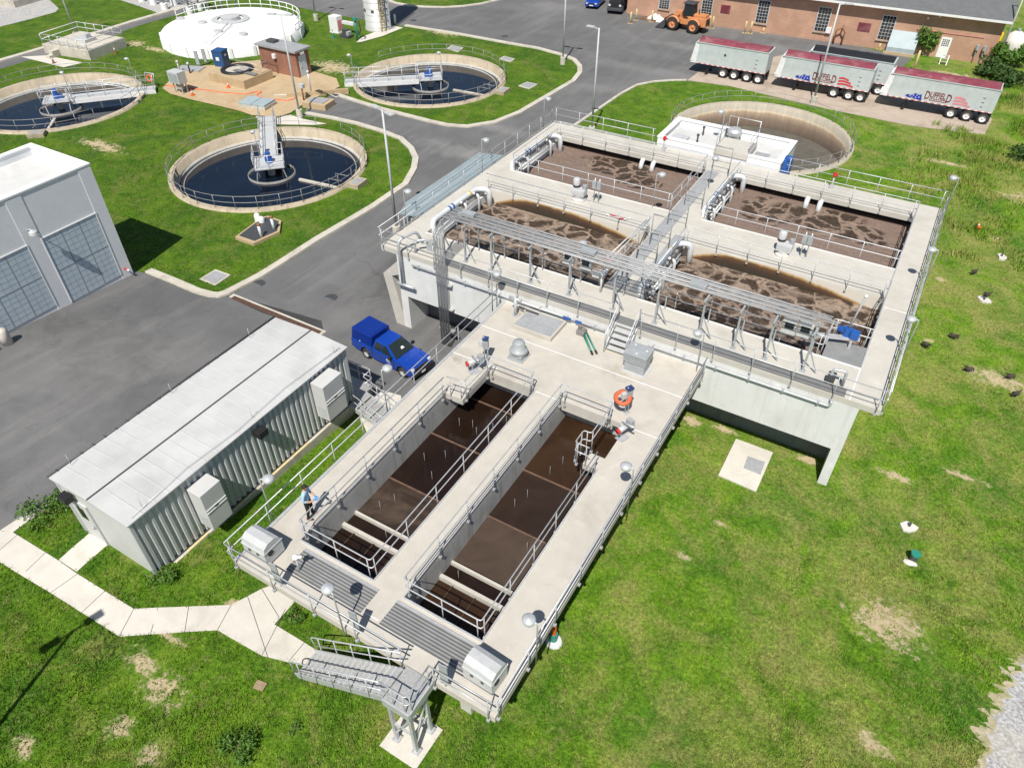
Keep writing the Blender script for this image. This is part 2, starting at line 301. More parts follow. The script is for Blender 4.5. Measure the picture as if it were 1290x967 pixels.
# brick, shingles, roof sheets
def brick(name, a, c, mortar):
    m, nt, b = newmat(name); b.inputs['Roughness'].default_value = 0.9
    t = nt.nodes.new('ShaderNodeTexBrick'); t.inputs['Scale'].default_value = 1.0
    t.inputs['Brick Width'].default_value = 0.24; t.inputs['Row Height'].default_value = 0.08; t.inputs['Mortar Size'].default_value = 0.012
    t.inputs['Color1'].default_value = (*a, 1); t.inputs['Color2'].default_value = (*c, 1); t.inputs['Mortar'].default_value = (*mortar, 1)
    p = opos(nt); sx = nt.nodes.new('ShaderNodeSeparateXYZ'); nt.links.new(p, sx.inputs[0])
    cx = nt.nodes.new('ShaderNodeCombineXYZ'); nt.links.new(mth(nt, 'ADD', sx.outputs[0], sx.outputs[1]), cx.inputs[0]); nt.links.new(sx.outputs[2], cx.inputs[1])
    nt.links.new(cx.outputs[0], t.inputs['Vector'])
    k = ramp(nt, noise(nt, p, 0.5, 5, 0.6), [(0.45, (0.86,)*3), (0.75, (1.16,)*3)])
    q = vmap(nt, p, (1.6, 1.6, 0.12)); k2 = ramp(nt, noise(nt, q, 1.0, 5, 0.65), [(0.55, (0, 0, 0)), (0.75, (0.4,)*3)])
    col = mixc(nt, 1.0, t.outputs['Color'], k, 'MULTIPLY'); col = mixc(nt, k2, col, (0.40, 0.27, 0.19))
    nt.links.new(col, b.inputs['Base Color'])
brick('brick', (0.52, 0.265, 0.165), (0.44, 0.215, 0.135), (0.50, 0.38, 0.29))
brick('brick_red', (0.33, 0.12, 0.07), (0.27, 0.095, 0.055), (0.28, 0.19, 0.14))
def banded(name, c, c2, scale, direction, rough=0.7, metal=0.0):
    m, nt, b = newmat(name); b.inputs['Roughness'].default_value = rough; b.inputs['Metallic'].default_value = metal
    w = nt.nodes.new('ShaderNodeTexWave'); w.bands_direction = direction; w.inputs['Scale'].default_value = scale; w.inputs['Distortion'].default_value = 0
    nt.links.new(wpos(nt), w.inputs['Vector'])
    col = ramp(nt, w.outputs['Fac'], [(0.25, c2), (0.55, c)])
    f = ramp(nt, noise(nt, wpos(nt), 1.5, 4, 0.6), [(0.3, (0.88,)*3), (0.7, (1.1,)*3)])
    nt.links.new(mixc(nt, 1.0, col, f, 'MULTIPLY'), b.inputs['Base Color'])
banded('grating', (0.30, 0.30, 0.295), (0.12, 0.12, 0.12), 2.6, 'Y', 0.6, 0.2)
banded('grating_fine', (0.34, 0.345, 0.34), (0.20, 0.20, 0.20), 8.0, 'X', 0.6, 0.2)
banded('shingle', (0.16, 0.165, 0.17), (0.09, 0.093, 0.095), 2.2, 'Y', 0.9)
mat('cover_plate', (0.36, 0.37, 0.38), 0.6, 0.0, (0.29, 0.30, 0.31), 5, (0.22, 0.22, 0.22), 0.8, 0.4)
mat('stair_tread', (0.46, 0.46, 0.45), 0.6, 0.3, (0.34, 0.34, 0.33), 14)
mat('shelter_roof', (0.56, 0.56, 0.55), 0.55, 0.0, (0.50, 0.50, 0.49), 0.8, (0.40, 0.40, 0.385), 0.4, 0.6)
mat('shelter_wall', (0.52, 0.53, 0.53), 0.5, 0.0, (0.47, 0.48, 0.48), 1.0)
mat('shelter_end', (0.56, 0.56, 0.55), 0.6, 0.0, (0.52, 0.52, 0.51), 1.0)
mat('canopy_blue', (0.29, 0.355, 0.38), 0.65, 0.0, (0.255, 0.315, 0.34), 1.5, (0.23, 0.265, 0.28), 0.5, 0.7)
mat('door_panel', (0.52, 0.60, 0.65), 0.3, 0.0, (0.47, 0.55, 0.60), 2.0)
mat('door_line', (0.30, 0.34, 0.37), 0.5)
mat('trailer_alu', (0.56, 0.605, 0.61), 0.42, 0.1, (0.47, 0.515, 0.52), 1.2, (0.46, 0.50, 0.50), 0.7, 0.5, world=False)
mat('trailer_white', (0.78, 0.79, 0.79), 0.4)
banded('marker_strip', (0.60, 0.10, 0.09), (0.75, 0.74, 0.72), 0.55, 'X', 0.5)
mat('tarp_maroon', (0.25, 0.055, 0.075), 0.6, 0, (0.17, 0.035, 0.05), 1.2, (0.40, 0.22, 0.22), 0.6, 0.6)
mat('logo_blue', (0.02, 0.04, 0.36), 0.5); mat('logo_red', (0.62, 0.05, 0.06), 0.5); mat('logo_maroon', (0.20, 0.02, 0.03), 0.5); mat('logo_pink', (0.72, 0.26, 0.28), 0.5)
mat('truck_blue', (0.006, 0.060, 0.42), 0.28, 0.25, (0.006, 0.055, 0.38), 1, coat=0.6, world=False)
mat('cap_blue', (0.006, 0.035, 0.27), 0.35, 0.2, (0.006, 0.03, 0.24), 1, coat=0.4, world=False)
mat('windscreen', (0.02, 0.03, 0.028), 0.05, 0, coat=0.5)
mat('loader_orange', (0.62, 0.25, 0.095), 0.55, 0, (0.54, 0.22, 0.085), 1.5, (0.48, 0.29, 0.18), 1.0, 0.7, world=False)
mat('silo_grey', (0.50, 0.50, 0.485), 0.5, 0.1, (0.44, 0.44, 0.43), 0.7)
mat('portaloo', (0.02, 0.08, 0.22), 0.45)
mat('tank_white', (0.78, 0.75, 0.70), 0.4)
# ------------------------------------------------------------------ mesh helpers
class MB:
    """collects shapes and links them as one mesh object"""
    def __init__(self): self.v = []; self.f = []; self.mi = []; self.cur = 0; self.sm = []; self.smooth = False
    def add(self, vs, fs):
        n = len(self.v); self.v += [tuple(q) for q in vs]
        for f in fs:
            self.f.append(tuple(i+n for i in f)); self.mi.append(self.cur); self.sm.append(self.smooth)
        return self
    def box(self, x0, x1, y0, y1, z0, z1):
        return self.add([(x0,y0,z0),(x1,y0,z0),(x1,y1,z0),(x0,y1,z0),(x0,y0,z1),(x1,y0,z1),(x1,y1,z1),(x0,y1,z1)],
                        [(3,2,1,0),(4,5,6,7),(0,1,5,4),(1,2,6,5),(2,3,7,6),(3,0,4,7)])
    def cbox(self, c, s): return self.box(c[0]-s[0]/2, c[0]+s[0]/2, c[1]-s[1]/2, c[1]+s[1]/2, c[2]-s[2]/2, c[2]+s[2]/2)
    def bbox(self, x0, x1, y0, y1, z0, z1, c=0.03):
        """box with chamfered edges"""
        bm = bmesh.new(); r = bmesh.ops.create_cube(bm, size=1)
        for v in bm.verts: v.co = Vector((x0+(v.co.x+.5)*(x1-x0), y0+(v.co.y+.5)*(y1-y0), z0+(v.co.z+.5)*(z1-z0)))
        bmesh.ops.bevel(bm, geom=bm.edges[:], offset=c, segments=2, affect='EDGES', profile=0.7)
        return self.frombm(bm)
    def frombm(self, bm):
        bm.verts.index_update(); self.add([v.co for v in bm.verts], [[v.index for v in f.verts] for f in bm.faces]); bm.free(); return self
    def obox(self, c, ax, ay, az, sx, sy, sz):
        c = Vector(c); ax, ay, az = Vector(ax).normalized(), Vector(ay).normalized(), Vector(az).normalized()
        vs = [c+ax*(sx/2*i)+ay*(sy/2*j)+az*(sz/2*k) for k in (-1, 1) for (i, j) in ((-1,-1),(1,-1),(1,1),(-1,1))]
        return self.add(vs, [(3,2,1,0),(4,5,6,7),(0,1,5,4),(1,2,6,5),(2,3,7,6),(3,0,4,7)])
    def bar(self, a, b, w, h=None):
        a, b = Vector(a), Vector(b); d = (b-a); h = h or w
        u = d.normalized(); s = Vector((0, 0, 1)) if abs(u.z) < 0.95 else Vector((0, 1, 0))
        x = u.cross(s).normalized(); y = x.cross(u)
        return self.obox((a+b)/2, u, x, y, d.length, w, h)
    def tube(self, pts, r, n=8, closed=False, cap=True, r2=None):
        pts = [Vector(q) for q in pts]; N = len(pts); rings = []; up = None
        for i, q in enumerate(pts):
            if closed: a = (q-pts[i-1]).normalized(); c = (pts[(i+1) % N]-q).normalized()
            else:
                a = (q-pts[i-1]).normalized() if i else (pts[1]-q).normalized()
                c = (pts[i+1]-q).normalized() if i < N-1 else a
            t = (a+c)
            t = t.normalized() if t.length > 1e-6 else a
            if up is None:
                up = Vector((0, 0, 1)) if abs(t.z) < 0.9 else Vector((1, 0, 0))
            x = t.cross(up)
            if x.length < 1e-4: x = t.cross(Vector((0.3, 1, 0.2)))
            x.normalize(); y = x.cross(t).normalized(); up = y
            k = 1/max(0.5, a.dot(t)); rr = r if r2 is None else r+(r2-r)*i/(N-1)
            # stretch only in the plane of the bend
            bend = (c-a); bn = bend.normalized() if bend.length > 1e-5 else None
            ring = []
            for j in range(n):
                w = 2*PI*j/n; o = x*math.cos(w)*rr+y*math.sin(w)*rr
                if bn: o += bn*(o.dot(bn))*(k-1)
                ring.append(q+o)
            rings.append(ring)
        vs = [v for rg in rings for v in rg]; fs = []
        for i in range(N if closed else N-1):
            i2 = (i+1) % N
            for j in range(n):
                fs.append((i*n+j, i*n+(j+1) % n, i2*n+(j+1) % n, i2*n+j))
        if cap and not closed: fs += [tuple(range(n-1, -1, -1)), tuple((N-1)*n+j for j in range(n))]
        s = self.smooth; self.smooth = True; self.add(vs, fs); self.smooth = s; return self
    def cyl(self, c, r, z0, z1, n=16, r2=None):
        r2 = r if r2 is None else r2; x, y = c[0], c[1]
        return self.lathe(c, [(0, z0), (r, z0), (r2, z1), (0, z1)], n)
    def lathe(self, c, prof, n=20, smooth=False, arc=None):
        vs = []; fs = []; x, y = c[0], c[1]; m_ = len(prof)
        a0, a1 = arc if arc else (0, 2*PI); cnt = n if not arc else n+1
        for i in range(cnt):
            w = a0+(a1-a0)*i/n
            for (r, z) in prof: vs.append((x+r*math.cos(w), y+r*math.sin(w), z))
        for i in range(n):
            i2 = (i+1) % cnt
            for j in range(m_-1):
                if prof[j][0] < 1e-6 and prof[j+1][0] < 1e-6: continue
                if prof[j][0] < 1e-6: fs.append((i*m_+j, i2*m_+j+1, i*m_+j+1))
                elif prof[j+1][0] < 1e-6: fs.append((i*m_+j, i2*m_+j, i*m_+j+1))
                else: fs.append((i*m_+j, i2*m_+j, i2*m_+j+1, i*m_+j+1))
        s = self.smooth; self.smooth = smooth; self.add(vs, fs); self.smooth = s; return self
    def sphere(self, c, r, n=12, sz=1.0):
        k = 7; prof = [(r*math.sin(PI*i/k), c[2]-r*sz*math.cos(PI*i/k)) for i in range(k+1)]
        prof[0] = (0, prof[0][1]); prof[-1] = (0, prof[-1][1]); return self.lathe(c, prof, n, True)
    def prism(self, poly, z0, z1):
        n = len(poly); a = sum(poly[i][0]*poly[(i+1) % n][1]-poly[(i+1) % n][0]*poly[i][1] for i in range(n))
        if a < 0: poly = poly[::-1]
        vs = [(q[0], q[1], z0) for q in poly]+[(q[0], q[1], z1) for q in poly]
        return self.add(vs, [tuple(range(n-1, -1, -1)), tuple(range(n, 2*n))]+[(i, (i+1) % n, n+(i+1) % n, n+i) for i in range(n)])
    def prism_y(self, poly, y0, y1):
        """poly of (x, z) pushed along y"""
        n = len(poly); a = sum(poly[i][0]*poly[(i+1) % n][1]-poly[(i+1) % n][0]*poly[i][1] for i in range(n))
        if a < 0: poly = poly[::-1]
        vs = [(q[0], y0, q[1]) for q in poly]+[(q[0], y1, q[1]) for q in poly]
        return self.add(vs, [tuple(range(n)), tuple(range(2*n-1, n-1, -1))]+[(n+i, n+(i+1) % n, (i+1) % n, i) for i in range(n)])
    def prism_x(self, poly, x0, x1):
        """poly of (y, z) pushed along x"""
        n = len(poly); a = sum(poly[i][0]*poly[(i+1) % n][1]-poly[(i+1) % n][0]*poly[i][1] for i in range(n))
        if a < 0: poly = poly[::-1]
        vs = [(x0, q[0], q[1]) for q in poly]+[(x1, q[0], q[1]) for q in poly]
        return self.add(vs, [tuple(range(n-1, -1, -1)), tuple(range(n, 2*n))]+[(i, (i+1) % n, n+(i+1) % n, n+i) for i in range(n)])
    def grid(self, xs, ys, filled, z0, z1):
        """watertight plate over the filled cells of a grid"""
        nx, ny = len(xs)-1, len(ys)-1
        def F(i, j): return 0 <= i < nx and 0 <= j < ny and filled(i, j)
        for i in range(nx):
            for j in range(ny):
                if not F(i, j): continue
                x0, x1, y0, y1 = xs[i], xs[i+1], ys[j], ys[j+1]
                self.add([(x0,y0,z1),(x1,y0,z1),(x1,y1,z1),(x0,y1,z1)], [(0,1,2,3)])
                self.add([(x0,y0,z0),(x1,y0,z0),(x1,y1,z0),(x0,y1,z0)], [(3,2,1,0)])
                if not F(i-1, j): self.add([(x0,y0,z0),(x0,y1,z0),(x0,y1,z1),(x0,y0,z1)], [(3,2,1,0)])
                if not F(i+1, j): self.add([(x1,y0,z0),(x1,y1,z0),(x1,y1,z1),(x1,y0,z1)], [(0,1,2,3)])
                if not F(i, j-1): self.add([(x0,y0,z0),(x1,y0,z0),(x1,y0,z1),(x0,y0,z1)], [(0,1,2,3)])
                if not F(i, j+1): self.add([(x0,y1,z0),(x1,y1,z0),(x1,y1,z1),(x0,y1,z1)], [(3,2,1,0)])
        return self
    def build(self, name, mats, parent=None, world=True):
        me = bpy.data.meshes.new(name)
        off = Vector(parent_loc(parent)) if (parent is not None and world) else Vector((0, 0, 0))
        me.from_pydata([(q[0]-off.x, q[1]-off.y, q[2]-off.z) for q in self.v], [], self.f)
        if isinstance(mats, str): mats = [mats]
        for k in mats: me.materials.append(MATS[k])
        me.polygons.foreach_set('material_index', self.mi); me.polygons.foreach_set('use_smooth', self.sm)
        me.update(); o = bpy.data.objects.new(name, me); COL.objects.link(o)
        if parent is not None: o.parent = parent
        return o
def parent_loc(o):
    l = Vector((0, 0, 0))
    while o is not None: l += o.location; o = o.parent
    return l
def tag(o, label, cat, group=None):
    o['label'] = label; o['category'] = cat
    if group: o['group'] = group
    return o
def thing(name, label, cat, loc=(0, 0, 0), rz=0.0, group=None):
    o = bpy.data.objects.new(name, None); o.empty_display_size = 0.3; COL.objects.link(o)
    o.location = loc; o.rotation_euler = (0, 0, rz); return tag(o, label, cat, group)
def struct(o, kind='structure'):
    o['kind'] = kind; return o
def kids(o): return [c for c in bpy.data.objects if c.parent == o]
def dup(root, loc, rz=None, label=None, group=None, tree=None):
    """copy of a thing with copies of its parts and sub-parts; they share mesh data"""
    r = root.copy(); COL.objects.link(r); r.location = loc
    if rz is not None: r.rotation_euler = (0, 0, rz)
    if label: r['label'] = label
    if group: r['group'] = group
    for ch in root.children:
        c = ch.copy(); COL.objects.link(c); c.parent = r
        for g in ch.children:
            d = g.copy(); COL.objects.link(d); d.parent = c
    return r
def fillet(pts, r, closed=False, n=4):
    pts = [Vector(q) for q in pts]; out = []; N = len(pts)
    for i, q in enumerate(pts):
        if not closed and i in (0, N-1): out.append(q); continue
        a, c = pts[i-1], pts[(i+1) % N]; u, w = (a-q), (c-q); rr = min(r, u.length*0.45, w.length*0.45)
        s, e = q+u.normalized()*rr, q+w.normalized()*rr
        for k in range(n+1):
            t = k/n; out.append(s*(1-t)**2+q*2*t*(1-t)+e*t*t)
    return out
# ------------------------------------------------------------------ ground sheets that follow the slope
def sheet(name, poly, m, lift, holes=(), fineness=None):
    bm = bmesh.new(); edges = []
    for lp in [poly]+list(holes):
        vs = [bm.verts.new((q[0], q[1], 0)) for q in lp]
        for i in range(len(vs)): edges.append(bm.edges.new((vs[i], vs[(i+1) % len(vs)])))
    bmesh.ops.triangle_fill(bm, use_beauty=True, use_dissolve=False, edges=edges, normal=(0, 0, 1))
    for yy in (6.0, 27.0):
        bmesh.ops.bisect_plane(bm, geom=bm.verts[:]+bm.edges[:]+bm.faces[:], plane_co=(0, yy, 0), plane_no=(0, 1, 0), dist=1e-5)
    for v in bm.verts: v.co.z = zg(v.co.y)+lift
    bmesh.ops.recalc_face_normals(bm, faces=bm.faces[:])
    for f in bm.faces:
        if f.normal.z < 0: f.normal_flip()
    me = bpy.data.meshes.new(name); bm.to_mesh(me); bm.free(); me.materials.append(MATS[m])
    o = bpy.data.objects.new(name, me); COL.objects.link(o); return struct(o)
def gpl(*pts):
    """pixels of the survey (or world points given as ('w', x, y)) to ground points"""
    out = []
    for q in pts:
        if q[0] == 'w': out.append(Vector((q[1], q[2], zg(q[2]))))
        else: out.append(ga(*q))
    return out
def circle(c, r, n=72): return [(c[0]+r*math.cos(2*PI*i/n), c[1]+r*math.sin(2*PI*i/n)) for i in range(n)]
def kerb(name, line, width, h=0.13, side=1, m='kerb_concrete'):
    """raised kerb along a road edge; side +1 puts it to the left of the line's direction"""
    line = [Vector((q[0], q[1], 0)) for q in line]; dense = []
    for a, c in zip(line, line[1:]):
        k = max(1, int((c-a).length/1.5))
        for i in range(k): dense.append(a.lerp(c, i/k))
    dense.append(line[-1]); mb = MB(); N = len(dense); rows = []
    for i, q in enumerate(dense):
        t = (dense[min(i+1, N-1)]-dense[max(i-1, 0)]).normalized(); nrm = Vector((-t.y, t.x, 0))*side; z = zg(q.y)
        q2 = q+nrm*width
        rows.append([(q.x, q.y, z-0.1), (q.x+nrm.x*0.03, q.y+nrm.y*0.03, z+h), (q2.x, q2.y, zg(q2.y)+h), (q2.x, q2.y, zg(q2.y)-0.1)])
    vs = [v for r_ in rows for v in r_]; fs = []
    for i in range(N-1):
        for j in range(3):
            f = (i*4+j, (i+1)*4+j, (i+1)*4+j+1, i*4+j+1); fs.append(f if side < 0 else f[::-1])
    mb.add(vs, fs); return struct(mb.build(name, m))
# ================================================================== THE SETTING
C1, C2, C3, C4, CD = (-46.75, 39.15), (-75.56, 39.29), (-47.5, 63.18), (-13.29, 66.19), (-76.67, 63.40); RCL = 8.05
BIG = 600
struct_ground = sheet('ground', [(-BIG, -300), (BIG, -300), (BIG, 700), (-BIG, 700)], 'grass', 0.0, [circle(c, RCL-0.02) for c in (C1, C2, C3, C4)])
LAWN_A = [(183,344),(215,357),(245,370),(262,374.5),(275,375.5),(290,371),(332,349),(402,304),(473,262),(515,233),(526,213),(528,200),(522,187),(508,174),(482,164),(452,155),(421,148),(388,142)]
LAWN_C = [(424,118),(452,127),(484,137),(545,152.5),(566,157),(588.6,158.5),(622,153),(652,141),(688,120),(719,102),(727,92),(727,84),(720,76),(706,70.5),(675,62),(640,56),(575,44),(509,33.5)]
LAWN_D = [(480,-1),(497,5),(515,8.5),(535,10),(560,10.5),(585,9),(610,5.5),(645,-3)]
LAWN_B = [(865,102),(845,102.5),(824,104),(804,108),(783,119.5),(727,158),(700,172)]
asph = gpl((78,622),(0,668),(-120,738),('w',-60,-6),('w',-46,-6),('w',-46,21.8),*LAWN_A,(380,149),(388,133),(424,117),*LAWN_C,(440,22),(397,14),(330,-1),(270,-14),(430,-45),(468,-8),*LAWN_D,(700,-16),(900,-40),('w',-14,99),
           (1149,74),(1120,100),(1044,137),(920,108),*LAWN_B,('w',-24.8,52),('w',-24.8,28.9),('w',-9,28.9),('w',-9,22),('w',-15.2,22),('w',-15.2,20),(503,498),(479,491),('w',-20.6,20.0),('w',-25.9,20.0),('w',-25.9,7.4))
sheet('road', asph, 'asphalt', 0.006)
sheet('trailer_parking_pad', gpl((866,101.5),(881,90),(985,70),(1040,62),(1124,78),(1140,92),(1200,125),(1250,150),(1240,170),(1149,159),(1044,138),(920,109)), 'tan_pad', 0.012)
R3 = [(-40,91),(0,79),(70,58.5),(134,40),(170,28.5),(210,17),(240,8),(262,1)]
sheet('road', gpl(*R3, (262,4), (240,14), (205,24), (170,34), (134,48), (70,66.5), (0,87), (-40,99)), 'asphalt', 0.006)
kerb('kerb', gpl(*R3), 0.75, 0.16, 1)
kerb('kerb', gpl(*LAWN_A), 0.55, 0.13, 1); kerb('kerb', gpl(*LAWN_C), 0.55, 0.13, -1)
kerb('kerb', gpl(*LAWN_D), 0.5, 0.13, 1); kerb('kerb', gpl(*LAWN_B), 0.3, 0.10, -1)
sheet('road_patch', gpl((284,372.5),(302,374.5),(405,404),(408,419),(330,394)), 'asphalt_dark', 0.009)
# pale slabs and paths
sheet('path', gpl((-60,640),(0,669),(16.6,670.6),(74,706),(98,723),(169,767),(291.6,762),(330,741.7),(346,736),(372,757),(368,762),(346,786.5),(384,809.5),(402,821),(398,838),(362,834),(330,826),(274,794),(151,802),(66,748),(19,720),(0,708),(-60,672)), 'walk_concrete', 0.035)
sheet('path', gpl((0,668.6),(77,620.7),(78,628),(16.6,670.6)), 'walk_concrete', 0.030)
sheet('path', gpl((112.6,672),(138,684.7),(97,720.3),(74.3,705.5)), 'walk_concrete', 0.030)
sheet('path', gpl((478.7,491),(505,498.5),('w',-15.9,17.6),('w',-15.9,15.9),(450.5,518)), 'walk_concrete', 0.030)
for a_, b_ in (((98,723),(64,747)), ((22,674),(-10,702)), ((58,696),(33,720)), ((132,745),(103,772)), ((169,767),(151,801)), ((199,766),(190,799)), ((238,764),(233,797)), ((291.6,762),(274,794)), ((330,742),(352,778)), ((312,751),(338,829)), ((360,767),(330,826)), ((384,809),(364,833))):
    p0, p1 = ga(*a_), ga(*b_); mb = MB(); mb.bar((p0.x, p0.y, p0.z+0.0365), (p1.x, p1.y, p1.z+0.0365), 0.022, 0.004); struct(mb.build('path_joint', 'dark_steel'))
gt_ = gpl((1296,828),(1290,838),(1275,862),(1262,890),(1248,925),(1240,975),(1225,1040)); edge = []
for a_, b_ in zip(gt_, gt_[1:]):
    for k in range(14): q = a_.lerp(b_, k/14); edge.append(Vector((q.x+random.gauss(0, 0.07)+0.10*math.sin(k*0.9+q.y*2), q.y+random.gauss(0, 0.05), 0)))
sheet('gravel_track', edge+gpl((1330,1060),(1460,900),(1360,790)), 'gravel', 0.012)
soil_ = [Vector((q.x-0.28+random.gauss(0, 0.12), q.y+random.gauss(0, 0.06), 0)) for q in edge]
sheet('gravel_track', soil_+[Vector((q.x+0.5, q.y, 0)) for q in edge[::-6]], 'track_soil', 0.007)
sheet('gravel_yard', gpl((-30,40),(0,34),(36,25),(70,15.5),(74,11),(62,0),(40,-12),(-30,-5)), 'gravel', 0.012)
sheet('gravel_yard', gpl((147,-1),(175,8),(200,17),(222,12),(262,-2),(330,-30),(170,-20)), 'gravel', 0.012)
# orange stained concrete apron by the middle settling tanks
sheet('concrete_apron', gpl((205,112),(214,102),(232,91),(247,84),(270,83),(293,80),(330,76),(372,86),(400,92),(424,99.5),(428,110),(410,118),(385,130),(366,143),(350,148),(318,146),(300,140),(275,134),(240,126),(215,119)), 'old_concrete', 0.06)
sheet('path', gpl((322,147),(350,149),(366,145),(378,149.5),(412,156.5),(396,158),(330,157)), 'walk_concrete', 0.035)
sheet('path', gpl((449,54),(456,47),(475,40),(490,32),(508,35.5),(482,46),(455,53.5)), 'walk_concrete', 0.04)
# ================================================================== RAILINGS
RAILG = 'pipe handrails round the tanks and decks'
def railing(label, path, closed=False, h=1.07, spacing=1.75, m='galv', drop=0.0, toe=None, group=RAILG, r=0.024, corner=0.12):
    """two-rail pipe handrail; every post is a part of its own"""
    path = [Vector(q) for q in path]
    t = thing('railing', label, 'railing', path[0], 0, group)
    for nm, hh in (('top_rail', h), ('mid_rail', h*0.55)):
        pts = [q+Vector((0, 0, hh)) for q in path]
        if len(pts) > 2 or closed: pts = fillet(pts, corner, closed, 3)
        mb = MB(); mb.tube(pts, r, 7, closed); mb.build(nm, m, t)
    segs = list(zip(path, path[1:]+path[:1])) if closed else list(zip(path, path[1:]))
    spots = []
    for a, c in segs:
        L = (c-a).length
        if L < 0.5: spots.append((a+c)/2); continue
        n = max(1, round((L-0.3)/spacing)); u = (c-a)/L; e = min(0.16, L*0.2)
        for i in range(n+1): spots.append(a+u*(e+(L-2*e)*i/n))
    first = None
    for q in spots:
        if first is None:
            mb = MB(); mb.tube([(0, 0, -drop), (0, 0, h)], r*0.95, 7); mb.box(-0.05, 0.05, -0.05, 0.05, -drop, -drop+(0.02 if drop == 0 else 0.10))
            first = mb.build('post', m, t, False); first.location = q-path[0]
        else:
            c = first.copy(); COL.objects.link(c); c.parent = t; c.location = q-path[0]
    if toe:
        pts = [q+Vector((0, 0, 0.055)) for q in path]; mb = MB()
        for a, c in (zip(pts, pts[1:]+pts[:1]) if closed else zip(pts, pts[1:])): mb.bar(a, c, 0.012, 0.10)
        mb.build('toe_board', toe, t)
    return t
# ================================================================== FRONT SETTLING DECK (top at z = 3)
D = 3.0
bx = dict(x0=-16.5, x1=-15.04, xp=-14.12, x2=-11.6, x3=-10.3, xq=-7.75, x4=-7.08, x5=-5.42)
deck = thing('basin_deck', 'concrete deck with two long brown water basins in front of the big square tank', 'basin deck', (-11, 8.1, 0))
xs = [-16.5, -15.04, -14.12, -11.6, -10.3, -7.75, -7.08, -5.42]; ys = [8.1, 10.03, 18.75, 19.45, 21.7, 26.98]
def fdeck(i, j):
    if j in (0, 4): return True
    if i == 0 or i == 3 or i == 6: return True
    if i == 1: return j == 3
    if i == 2: return False
    if i == 4: return False
    if i == 5: return j == 2
    return True
def fdeck2(i, j):
    if i == 1 and j == 3: return True
    if i == 1 and j == 2: return False
    return fdeck(i, j)
MB().grid(xs, ys, fdeck2, D-0.32, D).build('deck_slab', 'deck_concrete', deck)
# walls of the two basins, below the slab
xw = [-15.34, -15.04, -11.6, -10.3, -7.08, -6.78]; yw = [9.73, 10.03, 22.3, 22.6]
MB().grid(xw, yw, lambda i, j: i in (0, 2, 4) or j in (0, 2), -1.6, D-0.32).build('basin_wall', 'basin_wall', deck)
mb = MB(); mb.box(-14.12, -11.6, 21.7, 21.95, 2.42, D-0.32); mb.build('end_beam', 'tank_concrete', deck)
mb = MB(); mb.box(-10.3, -7.75, 21.7, 21.95, 2.42, D-0.32); mb.build('end_beam', 'tank_concrete', deck)
mb = MB(); mb.box(-6.75, -6.35, 8.16, 9.73, 2.05, D-0.322); mb.build('corbel', 'tank_concrete', deck)
for x_, y_ in ((-14.8, 25.2), (-7.2, 25.2)):
    mb = MB(); mb.box(x_-0.2, x_+0.2, y_-0.2, y_+0.2, -1.6, D-0.32); mb.build('column', 'tank_concrete', deck)
for (x0, x1) in ((-14.62, -11.2), (-10.4, -6.98)):
    mb = MB(); mb.box(x0, x1, 8.78, 9.74, D+0.002, D+0.022); mb.build('grating', 'grating', deck)
    mb = MB(); mb.box(x0, x1, 9.74, 9.80, D+0.002, D+0.05); mb.build('grating_curb', 'galv', deck)
for (x0, x1, y0, y1) in ((-16.45, -5.45, 24.58, 24.63), (-16.45, -13.9, 22.05, 22.10), (-11.58, -10.3, 21.6, 21.64), (-7.05, -5.45, 21.62, 21.66), (-11.1, -10.5, 8.86, 8.9)):
    mb = MB(); mb.box(x0, x1, y0, y1, D+0.001, D+0.005); mb.build('joint_seal', 'white_paint', deck)
mb = MB(); mb.box(-14.95, -12.7, 25.15, 26.85, D, D+0.22); mb.build('hatch_curb', 'deck_concrete', deck)
mb = MB(); mb.box(-14.85, -12.8, 25.28, 26.75, D+0.22, D+0.235); mb.box(-13.85, -13.82, 25.28, 26.75, D+0.235, D+0.24); mb.build('hatch_cover', 'cover_plate', deck)
def edge_trim(x0, x1, y0, y1):
    mb = MB(); mb.box(x0, x1, y0, y1, D+0.001, D+0.055); mb.build('edge_angle', 'alu', deck)
edge_trim(-16.5, -16.38, 8.1, 26.9); edge_trim(-11.62, -11.57, 10.0, 21.7); edge_trim(-10.32, -10.27, 10.0, 21.7); edge_trim(-7.1, -7.05, 10.0, 18.75)
edge_trim(-15.04, -11.62, 9.96, 10.02); edge_trim(-10.27, -7.1, 9.96, 10.02); edge_trim(-15.07, -15.02, 10.03, 19.45)
# baffles across the basins
for k, (x0, x1) in enumerate(((-15.04, -11.6), (-10.3, -7.08))):
    for (y0, y1, z1, m_) in ((12.0, 12.15, 1.72, 'tank_concrete'), (12.78, 12.88, 1.66, 'tank_concrete')):
        mb = MB(); mb.box(x0, x1, y0, y1, 1.2, z1); mb.build('baffle_beam', m_, deck)
    for y0 in (15.0, 18.1, 21.0) if k == 0 else (15.4, 18.3):
        mb = MB(); mb.box(x0, x1, y0, y0+0.06, 1.2, 1.60); mb.build('baffle_plate', 'baffle_brown', deck)
    for i in range(3):
        for j in range(2):
            mb = MB(); xx = x0+0.6+i*1.0; mb.box(xx, xx+0.05, 10.1, 11.95, 1.42+0.0, 1.62)
        mb.build('scum_trough', 'dark_scum', deck)
def water(poly, z, m, name='water'):
    mb = MB(); mb.add([(q[0], q[1], z) for q in poly], [tuple(range(len(poly)))]); return struct(mb.build(name, m))
def rect(x0, x1, y0, y1): return [(x0, y0), (x1, y0), (x1, y1), (x0, y1)]
ZW = 1.55
